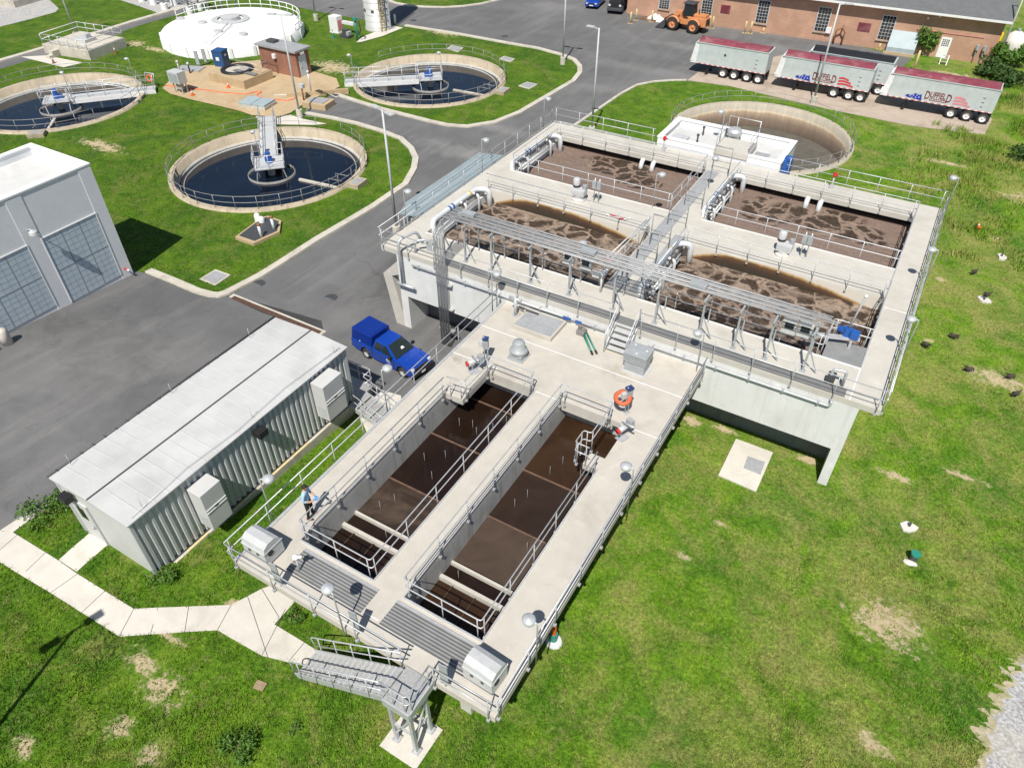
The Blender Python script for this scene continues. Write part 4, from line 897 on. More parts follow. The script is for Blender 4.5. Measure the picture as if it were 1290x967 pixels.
mb = MB(); mb.bbox(-46.6, -46.0, 16.2, 16.8, 6.08, 6.7, 0.04); mb.lathe((-46.3, 15.2), [(0, 6.08), (0.25, 6.08), (0.25, 6.6), (0, 6.65)], 14); mb.build('roof_vent', 'galv', gb)
mb = MB(); mb.lathe((-43.6, 18.6), [(0.0, 6.08), (0.24, 6.08), (0.24, 6.12), (0, 6.12)], 16); mb.build('roof_drain', 'membrane', gb)
mb = MB(); mb.tube([(-47.5, 17.6, 6.6), (-47.5, 17.6, 7.4), (-47.5, 18.4, 7.4), (-47.5, 18.4, 6.6)], 0.03, 6); mb.build('ladder_hoop', 'galv', gb)
# white roofed control building behind the aeration tank
cb = thing('control_building', 'low building with flat white roof between the foaming tank and the drained round tank', 'building', (-12.1, 49.8, zg(50)))
mb = MB(); mb.grid([-16.4, -16.1, -8.1, -7.8], [47.75, 48.0, 51.5, 51.8], lambda i, j: not (i == 1 and j == 1), -1.6, 4.55); mb.build('wall', 'stucco', cb)
mb = MB(); mb.box(-16.1, -8.1, 48.0, 51.5, 4.0, 4.22); mb.build('roof', 'membrane', cb)
mb = MB(); mb.grid([-16.45, -16.05, -8.15, -7.75], [47.72, 48.04, 51.45, 51.85], lambda i, j: not (i == 1 and j == 1), 4.552, 4.63); mb.build('parapet_cap', 'dome_white', cb)
mb = MB(); mb.box(-12.3, -10.0, 47.66, 49.9, 4.30, 4.65); mb.build('landing_slab', 'tank_concrete', cb)
mb = MB(); mb.box(-15.7, -14.6, 48.4, 49.3, 4.22, 4.42); mb.build('roof_hatch', 'lgrey_paint', cb)
mb = MB(); mb.lathe((-11.9, 50.8), [(0, 4.22), (0.38, 4.22), (0.38, 4.55), (0.5, 4.6), (0.52, 4.85), (0.4, 5.0), (0, 5.05)], 20); mb.build('roof_fan', 'galv', cb)
mb = MB(); mb.box(-9.9, -8.9, 48.5, 49.6, 4.222, 4.24); mb.build('roof_plate', 'cover_plate', cb)
for (x_, y_) in ((-14.0, 50.4), (-12.5, 50.9), (-13.9, 48.9)):
    mb = MB(); mb.cyl((x_, y_), 0.06, 4.2, 4.75, 8); mb.cyl((x_, y_), 0.10, 4.75, 4.85, 8); mb.build('vent_pipe', 'dark_steel', cb)
mb = MB()
mb.tube([(-12.6, 51.6, 4.63), (-12.6, 51.6, 5.5), (-10.4, 51.6, 5.5), (-10.4, 51.6, 4.63)], 0.03, 6); mb.tube([(-12.0, 51.6, 4.63), (-12.0, 51.6, 5.5)], 0.025, 6); mb.build('ladder_rail', 'white_paint', cb)
railing('handrail along the left side of the landing on the white roof', [(-12.28, 47.8, 4.65), (-12.28, 49.85, 4.65)], toe='galv')
railing('handrail along the right side of the landing on the white roof', [(-10.03, 47.8, 4.65), (-10.03, 49.85, 4.65)], toe='galv')
mb = MB(); mb.bbox(-7.7, -7.2, 47.95, 48.5, -1.3, 4.9, 0.03); tag(mb.build('control_cabinet', 'blue_motor'), 'narrow blue cabinet at the right end of the white roofed building', 'cabinet')
# blue canopy
cn = thing('canopy', 'pale blue sheet metal canopy over a walkway left of the foaming tank', 'canopy', (-26.4, 37.5, -1.3))
def cz_(x): return 2.45+0.14*(x+28.15)
mb = MB(); top = [(-28.15, 33.8), (-27.7, 32.5), (-24.75, 32.5), (-24.75, 43.0), (-28.15, 43.0)]; n5 = len(top)
mb.add([(q[0], q[1], cz_(q[0])) for q in top]+[(q[0], q[1], cz_(q[0])+0.1) for q in top], [tuple(range(n5-1, -1, -1)), tuple(range(n5, 2*n5))]+[(i, (i+1) % n5, n5+(i+1) % n5, n5+i) for i in range(n5)]); mb.build('roof', 'canopy_blue', cn)
mb = MB()
for i in range(9): xx = -27.6+i*0.35; mb.bar((xx, 32.52, cz_(xx)+0.12), (xx, 42.98, cz_(xx)+0.12), 0.035, 0.045)
mb.build('roof_rib', 'canopy_blue', cn)
mb = MB(); mb.box(-28.24, -28.15, 33.8, 43.0, 2.28, 2.58); mb.build('fascia', 'hatch_grey', cn)
mb = MB()
for y_ in (33.9, 36.9, 39.9, 42.8):
    mb = MB(); mb.cbox((-27.95, y_, 0.55), (0.15, 0.15, 3.7)); mb.build('post', 'grey_paint', cn)
for y_ in (32.6, 32.9, 33.3):
    mb = MB(); mb.cbox((-27.4+(y_-32.6)*0.9, 32.6, 0.58), (0.1, 0.1, 3.7)); mb.build('post', 'lgrey_paint', cn)
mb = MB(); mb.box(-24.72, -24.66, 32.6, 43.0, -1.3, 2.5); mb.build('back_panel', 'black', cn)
# brick building
pA, pB = ga(789.2, 17.1), ga(1246, 81.7); BA = math.atan2(pB.y-pA.y, pB.x-pA.x); BL = (pB-pA).length
bb = thing('brick_building', 'long brick building with steel windows and a grey shingle roof behind the trailers', 'building', pA, BA)
ux = Vector((math.cos(BA), math.sin(BA), 0)); uy = Vector((-math.sin(BA), math.cos(BA), 0))
def wallp(px, py):
    r = Vector(ray(px, py)); o = Vector((0, 0, CAMZ)); t = ((pA-o).dot(uy))/r.dot(uy); q = o+r*t-pA
    return q.dot(ux), q.z
BH = 4.75
mb = MB(); mb.box(0, BL, 0, 15, -0.5, BH); mb.build('wall', 'brick', bb, False)
mb = MB(); mb.box(-0.02, BL+0.02, -0.03, 0, -0.5, 0.35); mb.build('plinth', 'brick', bb, False)
mb = MB(); vs = [(-0.5, -0.75, BH-0.15), (BL+0.5, -0.75, BH-0.15), (BL+0.5, 7.5, BH+3.0), (-0.5, 7.5, BH+3.0), (BL+0.5, 15.75, BH-.15), (-0.5, 15.75, BH-.15)]
mb.add(vs+[(q[0], q[1], q[2]-0.15) for q in vs], [(0,1,2,3), (3,2,4,5), (7,6,9,8), (8,9,11,10), (0,6,7,1), (1,7,8,2), (2,8,10,4), (0,3,9,6), (3,5,11,9), (5,4,10,11)]); mb.build('roof', 'shingle', bb, False)
mb = MB(); mb.box(-0.5, BL+0.5, -0.92, -0.76, BH-0.36, BH-0.16); mb.build('gutter', 'white_paint', bb, False)
mb = MB(); mb.box(-0.5, BL+0.5, -0.74, 0, BH-0.34, BH-0.30); mb.build('soffit', 'white_paint', bb, False)
mb = MB(); mb.add([(BL+0.003, 0, BH), (BL+0.003, 15, BH), (BL+0.003, 7.5, BH+2.85)], [(0, 1, 2)]); mb.build('gable', 'brick', bb, False)
for tl, tr, bl, br in (((833,-8),(845,-6),(830,9.5),(842,12)), ((886,-6),(898.5,-5),(884,17.5),(896,20)), ((956.8,0.7),(970.7,2),(952,28.3),(965.4,29)), ((1033,9),(1047.7,10.7),(1026,38.4),(1041.4,39.7)), ((1113.5,19.2),(1129.3,21.7),(1105.8,48.6),(1121.2,50.4))):
    q = [wallp(*k) for k in (tl, tr, bl, br)]; u0 = (q[0][0]+q[2][0])/2; u1 = (q[1][0]+q[3][0])/2; z1 = min(BH-0.5, (q[0][1]+q[1][1])/2); z0 = (q[2][1]+q[3][1])/2
    w = MB(); w.box(u0, u1, -0.03, 0.02, z0, z1); w = w.build('window', 'glass', bb, False)
    mb = MB(); mb.box(u0-0.09, u0, -0.07, 0.02, z0-0.09, z1+0.09); mb.box(u1, u1+0.09, -0.07, 0.02, z0-0.09, z1+0.09); mb.box(u0, u1, -0.07, 0.02, z1, z1+0.09)
    for i in range(1, 4): mb.box(u0+(u1-u0)*i/4-0.018, u0+(u1-u0)*i/4+0.018, -0.055, -0.031, z0, z1)
    for i in range(1, 7): mb.box(u0, u1, -0.05, -0.032, z0+(z1-z0)*i/7-0.018, z0+(z1-z0)*i/7+0.018)
    f_ = mb.build('frame', 'lgrey_paint', w, False)
    mb = MB(); mb.box(u0-0.15, u1+0.15, -0.16, 0.02, z0-0.22, z0-0.09); mb.build('sill', 'tan_pad', w, False)
for a_, c_ in (((909,6),(919,18)), ((1082.5,28),(1095,41))):
    q0, q1 = wallp(*a_), wallp(*c_)
    mb = MB(); mb.box(min(q0[0], q1[0]), max(q0[0], q1[0]), -0.035, 0.01, q1[1], q0[1])
    for i in range(8): mb.box(min(q0[0], q1[0])+0.03, max(q0[0], q1[0])-0.03, -0.06, -0.036, q1[1]+0.05+i*(q0[1]-q1[1])/8.2, q1[1]+0.1+i*(q0[1]-q1[1])/8.2)
    mb.build('louvre', 'tarp_maroon', bb, False)
q0, q1, q2 = wallp(1184, 48), wallp(1196, 49.5), wallp(1178, 73)
u0 = wallp(1177.5, 73)[0]; u1 = u0+1.05; z1 = q0[1]
d_ = MB(); d_.box(u0, u1, -0.05, 0.01, 0.05, 2.15); d_ = d_.build('door', 'dome_white', bb, False)
mb = MB()
for i in range(4):
    for j in range(4): mb.box(u0+0.17+i*0.19, u0+0.30+i*0.19, -0.056, -0.051, 1.25+j*0.19, 1.38+j*0.19)
mb.build('window', 'glass', d_, False)
for (px_, py_) in ((1170, 22), (1192, 0)):
    u_, z_ = wallp(px_, py_)
    mb = MB(); mb.box(u_-0.1, u_+0.1, -0.25, 0, min(z_, 4.2)-0.15, min(z_, 4.2)+0.05); mb.build('wall_light', 'white_paint', bb, False)
u_, z_ = wallp(1044, 38); mb = MB(); mb.box(u_-0.28, u_+0.28, -0.3, 0, z_-0.3, z_+0.3); mb.build('window_unit', 'white_paint', bb, False)
a0_, a1_ = wallp(1155, 37), wallp(1240, 48); mb = MB(); mb.tube([(a0_[0], -0.05, a0_[1]), (a1_[0], -0.05, a1_[1])], 0.03, 5); mb.build('wall_pipe', 'logo_pink', bb, False)
u_, z_ = wallp(1236, 61)
for k in (-0.35, 0.35):
    mb = MB(); mb.cyl((u_+k, -0.35), 0.2, z_-0.15, z_+0.35, 10); mb.tube([(u_+k, -0.35, 0), (u_+k, -0.35, z_)], 0.04, 6); mb.build('gas_meter', 'grey_paint', bb, False)
ub = wallp(1117, 69)[0]; mb = MB(); mb.prism_x([(-1.35, 0.05), (-0.001, 0.05), (-0.001, 2.25), (-0.2, 2.25), (-1.35, 0.75)], ub-0.2, ub+2.75); mb.build('cellar_hatch', 'hatch_grey', bb, False)
mb = MB(); mb.box(ub-0.4, ub+2.95, -1.5, -1.36, -0.05, 0.28); mb.build('hatch_curb', 'old_concrete', bb, False)
u_ = wallp(1057, 50)[0]; mb = MB(); mb.tube([(u_-0.5, -0.6, 0), (u_-0.5, -0.6, 1.5), (u_+0.1, -0.6, 1.9), (u_+0.5, -0.6, 1.4), (u_+0.4, -0.6, 0.0)], 0.09, 7); mb.tube([(u_+0.1, -0.6, 1.9), (u_+0.1, 0, 1.9)], 0.09, 7); mb.build('wall_pipe', 'rust', bb, False)
# red brick shed on the apron
bs = thing('brick_shed', 'small red brick shed with a blue door on the orange concrete apron', 'shed', (-62.3, 57.3, -1.3))
mb = MB(); mb.box(-65.0, -59.7, 56.5, 58.4, -1.3, 1.28); mb.build('wall', 'brick_red', bs)
mb = MB(); mb.box(-65.25, -59.45, 56.25, 58.65, 1.282, 1.48); mb.build('roof', 'cover_plate', bs)
mb = MB(); mb.box(-64.4, -63.3, 57.2, 58.0, 1.48, 1.72); mb.build('roof_hatch', 'dark_steel', bs)
d_ = MB(); d_.box(-59.7, -59.65, 56.85, 57.9, -1.25, 0.85); d_ = d_.build('door', 'shutter_blue' if 'shutter_blue' in MATS else 'door_panel', bs)
mb = MB(); mb.tube([(-59.62, 57.0, -0.3), (-59.62, 57.0, -0.1)], 0.03, 6); mb.build('handle', 'galv', d_)
mb = MB(); mb.bbox(-59.7, -59.45, 57.1, 57.6, 0.95, 1.2, 0.03); mb.build('wall_light', 'white_paint', bs)
mb = MB(); mb.bbox(-62.9, -62.5, 56.2, 56.5, 0.3, 0.75, 0.04); mb.build('meter_box', 'white_paint', bs)
mb = MB(); mb.tube([(-64.8, 56.3, -1.3), (-64.8, 56.3, -0.2), (-62.6, 56.3, -0.2), (-62.6, 56.3, -1.3)], 0.03, 6); mb.build('guard_rail', 'dark_steel', bs)
# white domed digester
dm = thing('domed_tank', 'wide white domed tank cover at the top left of the site', 'domed tank', (CD[0], CD[1], -1.3))
prof = [(8.25, -1.6), (8.25, -0.25), (8.05, -0.12)]+[(8.0*math.cos(t), -0.05+0.75*math.sin(t)) for t in [i*PI/2/12 for i in range(12)]]+[(0, 0.70)]
mb = MB(); mb.lathe(CD, prof, 96, True); mb.build('cover', 'dome_white', dm)
mb = MB(); mb.lathe(CD, [(0, 0.6), (1.1, 0.6), (1.1, 1.1), (0, 1.15)], 24); mb.lathe(CD, [(1.5, 0.55), (2.2, 0.5), (2.2, 0.82), (1.5, 0.86)], 24); mb.build('crown_cap', 'lgrey_paint', dm)
for (w, r_) in ((R(200), 6.6), (R(235), 3.2), (R(330), 6.0), (R(300), 4.6)):
    x_, y_ = CD[0]+r_*math.cos(w), CD[1]+r_*math.sin(w); zt = -0.05+0.75*math.sqrt(max(0, 1-(r_/8.0)**2))
    mb = MB(); mb.cyl((x_, y_), 0.5, zt-0.2, zt+0.22, 16); mb.build('manhole', 'lgrey_paint', dm)
mb = MB()
for k in (-0.35, 0.35): mb.tube([(CD[0]+1.6+k, CD[1]-1.5, 0.82), (CD[0]+3.0+k, CD[1]-4.5, 0.62), (CD[0]+3.6+k, CD[1]-7.0, 0.25)], 0.05, 6)
mb.build('top_pipe', 'white_paint', dm)
for i in range(20):
    w = 2*PI*(i+0.5)/20; mb = MB(); x_, y_ = CD[0]+8.28*math.cos(w), CD[1]+8.28*math.sin(w); mb.obox((x_, y_, -0.75), (math.cos(w), math.sin(w), 0), (-math.sin(w), math.cos(w), 0), (0, 0, 1), 0.16, 0.35, 1.1); mb.build('clamp', 'dome_white', dm)
rr = thing('railing', 'white curved handrail behind the crown of the white domed tank', 'railing', (CD[0], CD[1]+8, -0.1), 0)
pts = [(CD[0]+8.1*math.cos(R(20+i*5)), CD[1]+8.1*math.sin(R(20+i*5)), -0.15) for i in range(35)]
for nm, hh in (('top_rail', 1.15), ('mid_rail', 0.6)):
    mb = MB(); mb.tube([(q[0], q[1], q[2]+hh) for q in pts], 0.045, 6); mb.build(nm, 'dome_white', rr)
for q in pts[::2]:
    mb = MB(); mb.tube([q, (q[0], q[1], q[2]+1.15)], 0.04, 6); mb.build('post', 'dome_white', rr)
# silo
sp = ga(469.5, 39); SR = 1.55
si = thing('silo', 'tall pale grey steel silo with a caged ladder cut by the top edge', 'silo', (sp.x, sp.y+1.2, -1.3))
sc = (sp.x, sp.y+1.2)
mb = MB(); mb.lathe(sc, [(SR+0.1, -1.3), (SR+0.1, -1.05), (SR, -1.0), (SR, 13.0), (0.4, 14.2), (0, 14.2)], 40, True); mb.build('shell', 'silo_grey', si)
mb = MB()
for i in range(20): mb.lathe(sc, [(SR+0.002, -0.9+i*0.7), (SR+0.03, -0.88+i*0.7), (SR+0.002, -0.86+i*0.7)], 40)
mb.build('hoop', 'silo_grey', si)
la = R(-32); lx, ly = sc[0]+(SR+0.25)*math.cos(la), sc[1]+(SR+0.25)*math.sin(la)
mb = MB()
for s in (-0.25, 0.25): mb.tube([(lx-s*math.sin(la), ly+s*math.cos(la), -1.2), (lx-s*math.sin(la), ly+s*math.cos(la), 13)], 0.04, 6)
for i in range(44): mb.tube([(lx-.25*math.sin(la), ly+.25*math.cos(la), -1+i*0.32), (lx+.25*math.sin(la), ly-.25*math.cos(la), -1+i*0.32)], 0.02, 5)
mb.build('ladder', 'yellow', si)
mb = MB()
for i in range(12): mb.lathe((lx+0.35*math.cos(la), ly+.35*math.sin(la)), [(0.4, 1.2+i*1.0), (0.43, 1.2+i*1.0), (0.43, 1.26+i*1.0), (0.4, 1.26+i*1.0)], 14)
for i in range(5):
    w = la+R(-90+45*i); mb.bar((lx+.35*math.cos(la)+.42*math.cos(w), ly+.35*math.sin(la)+.42*math.sin(w), 1.2), (lx+.35*math.cos(la)+.42*math.cos(w), ly+.35*math.sin(la)+.42*math.sin(w), 12.5), 0.04)
mb.build('ladder_cage', 'dark_steel', si)
for w in (R(-70), R(-115)):
    mb = MB(); mb.obox((sc[0]+SR*math.cos(w), sc[1]+SR*math.sin(w), 1.0), (math.cos(w), math.sin(w), 0), (-math.sin(w), math.cos(w), 0), (0, 0, 1), 0.12, 0.35, 0.25); mb.build('port', 'dark_steel', si)
# ================================================================== STAIRS
def stair_x(t, x0, z0, x1, z1, y0, y1, n, mt='stair_tread', ms='alu', rail=True, riser=True, solid=False):
    """straight flight from (x0, z0) up to (x1, z1); treads are parts of t (world coordinates)"""
    dx, dz = (x1-x0)/n, (z1-z0)/n
    for i in range(n):
        xa, xb = x0+dx*i, x0+dx*(i+1); z = z0+dz*(i+1); mb = MB()
        mb.box(min(xa, xb)+0.012, max(xa, xb)-0.035, y0+0.03, y1-0.03, z-0.05, z-0.003); tr_ = mb.build('tread', mt, t)
        nx = xa+0.02*np.sign(dx); mb = MB(); mb.box(nx-0.028, nx+0.028, y0+0.028, y1-0.028, z-0.06, z+0.004); mb.build('nosing', 'alu', tr_)
    for y_ in (y0, y1):
        mb = MB(); a = Vector((x0-dx*0.2, y_, z0+0.02)); c = Vector((x1, y_, z1-0.06)); mb.bar(a, c, 0.05, 0.26); mb.build('stringer', ms, t)
    if rail:
        for y_ in (y0-0.02, y1+0.02):
            mb = MB(); a = Vector((x0, y_, z0)); c = Vector((x1, y_, z1))
            mb.tube(fillet([a+Vector((0,0,0.45)), a+Vector((-0.15*np.sign(dx),0,0.95)), c+Vector((0,0,1.05))], 0.15), 0.026, 7)
            mb.tube([a+Vector((0,0,0.5)), c+Vector((0,0,0.55))], 0.022, 7); mb.build('handrail', 'galv', t)
            k = max(2, int(n/3))
            for i in range(k):
                q = a.lerp(c, (i+0.3)/k); mb = MB(); mb.tube([q+Vector((0,0,-0.1)), q+Vector((0,0,0.98))], 0.024, 7); mb.build('post', 'galv', t)
fs = thing('staircase', 'metal staircase with landing climbing from the pavement to the front of the basin deck', 'staircase', (-10.8, 7.45, 0))
stair_x(fs, -13.05, zg(7.4)+0.05, -8.72, 2.98, 6.88, 7.92, 16)
mb = MB(); mb.box(-8.72, -7.74, 6.86, 8.08, 2.86, 2.985); mb.build('landing', 'stair_tread', fs)
mb = MB(); mb.box(-8.74, -7.70, 6.80, 6.855, 2.62, 2.99); mb.box(-7.735, -7.68, 6.86, 8.08, 2.62, 2.99); mb.build('landing_beam', 'alu', fs)
for (x_, y_) in ((-8.62, 6.95), (-7.82, 6.95), (-8.62, 7.75), (-7.82, 7.75)):
    mb = MB(); mb.cbox((x_, y_, 1.36), (0.12, 0.12, 2.70)); mb.cbox((x_, y_, 0.06), (0.26, 0.26, 0.04)); mb.build('leg', 'galv', fs)
for a_, c_ in (((-8.62,6.95,0.5),(-7.82,6.95,2.3)), ((-7.82,6.95,0.5),(-7.82,7.75,2.3)), ((-8.62,7.75,0.4),(-7.82,7.75,2.3)), ((-8.62,6.95,2.2),(-8.62,7.75,0.5)), ((-8.62,6.95,1.2),(-7.82,6.95,1.2)), ((-7.82,6.95,1.2),(-7.82,7.75,1.2))):
    mb = MB(); mb.bar(a_, c_, 0.07); mb.build('brace', 'alu', fs)
mb = MB()
for hh in (0.55, 1.07): mb.tube(fillet([(-8.72, 6.86, 2.98+hh), (-7.72, 6.86, 2.98+hh), (-7.72, 8.0, 2.98+hh)], 0.12), 0.026, 7)
mb.build('landing_rail', 'galv', fs)
for q in ((-8.3, 6.86), (-7.85, 6.86), (-7.72, 7.0), (-7.72, 7.9)):
    mb = MB(); mb.tube([(q[0], q[1], 2.7), (q[0], q[1], 4.05)], 0.024, 7); mb.build('post', 'galv', fs)
sheet('footing_slab', [(-9.0, 6.45), (-7.5, 6.45), (-7.5, 8.0), (-9.0, 8.0)], 'walk_concrete', 0.05)
# short steps from the deck to the big tank
s2 = thing('steps', 'short flight of grey steps with sloping handrails between the deck and the foaming tank', 'steps', (-9.6, 26.5, D))
for i in range(5):
    y_ = 25.95+i*0.24; mb = MB(); mb.box(-10.05, -9.1, y_, y_+0.27, D+0.2*(i+1)-0.05, D+0.2*(i+1)-0.004 if i < 4 else A-0.01); mb.build('tread', 'lgrey_paint', s2)
for x_ in (-10.12, -9.03):
    mb = MB(); mb.bar((x_, 25.85, D+0.05), (x_, 27.1, A-0.05), 0.05, 0.28); mb.build('stringer', 'galv', s2)
    mb = MB(); mb.tube(fillet([(x_, 25.8, D+0.02), (x_, 25.8, D+1.0), (x_, 27.05, A+1.07), (x_, 27.25, A+1.07), (x_, 27.25, A)], 0.1), 0.026, 7); mb.tube([(x_, 25.8, D+0.5), (x_, 27.05, A+0.55)], 0.022, 7); mb.build('handrail', 'galv', s2)
    for i in range(3): mb = MB(); y_ = 25.95+i*0.4; mb.tube([(x_, y_, D+0.1+i*.33), (x_, y_, D+1.1+i*.33)], 0.022, 6); mb.build('post', 'galv', s2)
# steps down from the far door of the shelter
s3 = thing('steps', 'steel steps with handrails at the far end of the corrugated shelter beside the blue pickup', 'steps', (-20.2, 19.0, -1.2))
stair_x(s3, -18.35, zg(18)+0.03, -20.6, 0.1, 18.75, 19.95, 6)
mb = MB(); mb.box(-22.4, -20.6, 19.45, 20.6, 0.02, 0.1); mb.build('landing', 'stair_tread', s3)
mb = MB(); mb.box(-22.3, -20.7, 19.5, 20.5, -1.3, 0.0); mb.build('landing_base', 'dark_steel', s3)
mb = MB()
for hh in (0.55, 1.07): mb.tube(fillet([(-22.4, 20.58, 0.1+hh), (-20.6, 20.58, 0.1+hh), (-20.6, 20.0, 0.1+hh)], 0.12), 0.026, 7)
mb.build('landing_rail', 'galv', s3)
for q in ((-22.3, 20.58), (-21.5, 20.58), (-20.7, 20.58)):
    mb = MB(); mb.tube([(q[0], q[1], 0.1), (q[0], q[1], 1.17)], 0.024, 7); mb.build('post', 'galv', s3)
# ================================================================== LAMPS
DL = 'round lamps on thin poles along the handrails'
def rail_lamp(label, x, y, z, arm, h=2.05, first=[None]):
    """arm = direction (dx, dy) in which the head leans off the pole"""
    ang = math.atan2(arm[1], arm[0])
    if first[0] is None:
        t = thing('rail_lamp', label, 'lamp', (x, y, z), ang, DL)
        mb = MB(); mb.tube([(0, 0, -0.25), (0, 0, h), (0.02, 0, h+0.12), (0.16, 0, h+0.14)], 0.028, 7); mb.build('pole', 'galv', t, False)
        mb = MB(); mb.lathe((0.30, 0), [(0, h-0.06), (0.13, h-0.05), (0.19, h+0.0), (0.205, h+0.10)], 20, True); mb.build('lens', 'lens', t, False)
        mb = MB(); mb.lathe((0.30, 0), [(0.215, h+0.08), (0.22, h+0.14), (0.16, h+0.20), (0, h+0.23)], 20, True); mb.build('cap', 'lamp_cap', t, False)
        first[0] = t; return t
    return dup(first[0], (x, y, z), ang, label)
rail_lamp('round lamp on the front handrail of the basin deck, above the metal staircase', -11.25, 7.98, D, (-1, 0.3))
rail_lamp('round lamp on the handrail beside the person', -16.7, 10.25, D, (0.6, 0.5))
rail_lamp('round lamp on the deck handrail beside the bottom of the shelter steps', -16.72, 17.3, D, (0.3, 0.8))
rail_lamp('round lamp on the right deck handrail, nearer the stair landing', -5.25, 10.35, D, (-1, 0))
rail_lamp('round lamp on the right deck handrail, across from the life ring', -5.25, 17.6, D, (-1, 0))
rail_lamp('round lamp beside the tall pipes at the left end of the short steps side wall', -16.72, 26.2, D, (1, 0.2))
rail_lamp('round lamp at the back right corner of the basin deck, beyond the box ventilator', -5.75, 26.7, D, (-1, 0))
rail_lamp('round lamp on the front walkway of the foaming tank under the conduit rack', -13.2, 29.3, A, (-0.3, 0.6), 2.2)
rail_lamp('round lamp on the middle walkway of the foaming tank', -13.1, 38.9, A, (0.8, 0.3))
rail_lamp('round lamp on the centre walkway between the far foaming cells', -11.0, 43.0, A, (0.4, -0.6))
rail_lamp('round lamp at the near left corner of the foaming tank', -24.72, 29.6, A, (0.5, 0.1))
rail_lamp('round lamp on the left edge of the foaming tank over the blue canopy', -24.72, 37.9, A, (0.8, 0.2))
rail_lamp('round lamp at the far left corner of the foaming tank', -24.72, 46.3, A, (0.8, 0.2))
rail_lamp('round lamp at the far right corner of the foaming tank', 2.3, 47.3, A, (-0.9, -0.2))
rail_lamp('round lamp on the right edge of the foaming tank, farther from the blue valve', 2.3, 37.9, A, (-0.9, 0))
rail_lamp('round lamp on the right edge of the foaming tank, nearer the blue valve', 2.3, 31.1, A, (-0.9, 0))
rail_lamp('round lamp on the front left of the white roofed building', -12.6, 49.9, 4.2, (-0.5, -0.3))
for (c_, w_, lab) in ((C1, R(170), 'round lamp on the bridge platform of the round tank by the road bend'), (C2, R(60), 'round lamp on the bridge platform of the round tank at the left edge'), (C3, R(45), 'round lamp on the bridge platform of the round tank beside the silo')):
    rail_lamp(lab, c_[0]+1.3*math.cos(w_), c_[1]+1.3*math.sin(w_), -0.9, (-0.6, 0.2))
q = at(122+0, 88, -1.0); q = ga(171, 103); rail_lamp('round lamp beside the life ring at the right rim of the left edge tank', q.x, q.y, -1.2, (-0.8, 0))
q = ga(446, 98); rail_lamp('round lamp at the rim end of the bridge beside the silo', q.x, q.y, -1.2, (-0.8, 0))
SLG = 'tall street lamps'
def street_lamp(label, px, py, heads=2, h=9.0, ang=0.0, kind={}):
    b_ = ga(px, py) if px is not None else ang
    if heads in kind: return dup(kind[heads], (b_.x, b_.y, b_.z), ang, label)
    t = thing('street_lamp', label, 'street lamp', b_, ang, SLG)
    mb = MB(); mb.cyl((0, 0), 0.3, -0.2, 0.75, 16); mb.build('base', 'kerb_concrete', t, False)
    mb = MB(); mb.tube([(0, 0, 0.75), (0, 0, h)], 0.095, 10, r2=0.07); mb.build('pole', 'lgrey_paint', t, False)
    for s in ((1, -1) if heads == 2 else (1,)):
        mb = MB(); mb.bar((s*0.05, 0, h-0.08), (s*0.5, 0, h-0.02), 0.07); mb.bbox(min(s*0.45, s*1.15), max(s*0.45, s*1.15), -0.17, 0.17, h-0.06, h+0.05, 0.03); mb.build('lamp_head', 'lgrey_paint', t, False)
    kind[heads] = t; return t
street_lamp('tall two headed street lamp on the kerb left of the foaming tank', 500.4, 296.3, 2, 9.0, R(-18))
street_lamp('tall two headed street lamp at the corner of the orange apron', 378.3, 148, 2, 9.0, R(20))
street_lamp('tall two headed street lamp at the sharp corner of the lawn beside the silo tank', 709, 81, 2, 9.0, R(5))
street_lamp('tall single headed street lamp behind the far left corner of the foaming tank', 745, 170, 1, 9.0, R(176))
street_lamp('tall single headed street lamp between the drained round tank and the trailers', 1024, 131, 1, 9.0, R(20))
street_lamp('tall single headed street lamp beside the white tank by the brick building', 1253, 84, 1, 9.0, R(0))
street_lamp('tall two headed street lamp behind the railed platform at the top left', 97.5, 49, 2, 9.0, R(10))
street_lamp('tall two headed street lamp beside the silo equipment', 398.5, 26, 2, 9.0, R(10))
# this one stands just outside the picture; its shadow falls on the lawn at the lower left
tl_ = ga(101, 797); hl = 9.0
sl_ = dup(bpy.data.objects['street_lamp'], (tl_.x+0.15*hl, tl_.y-0.66*hl, 0.0), R(75), 'tall two headed street lamp on the near lawn, outside the lower left corner')
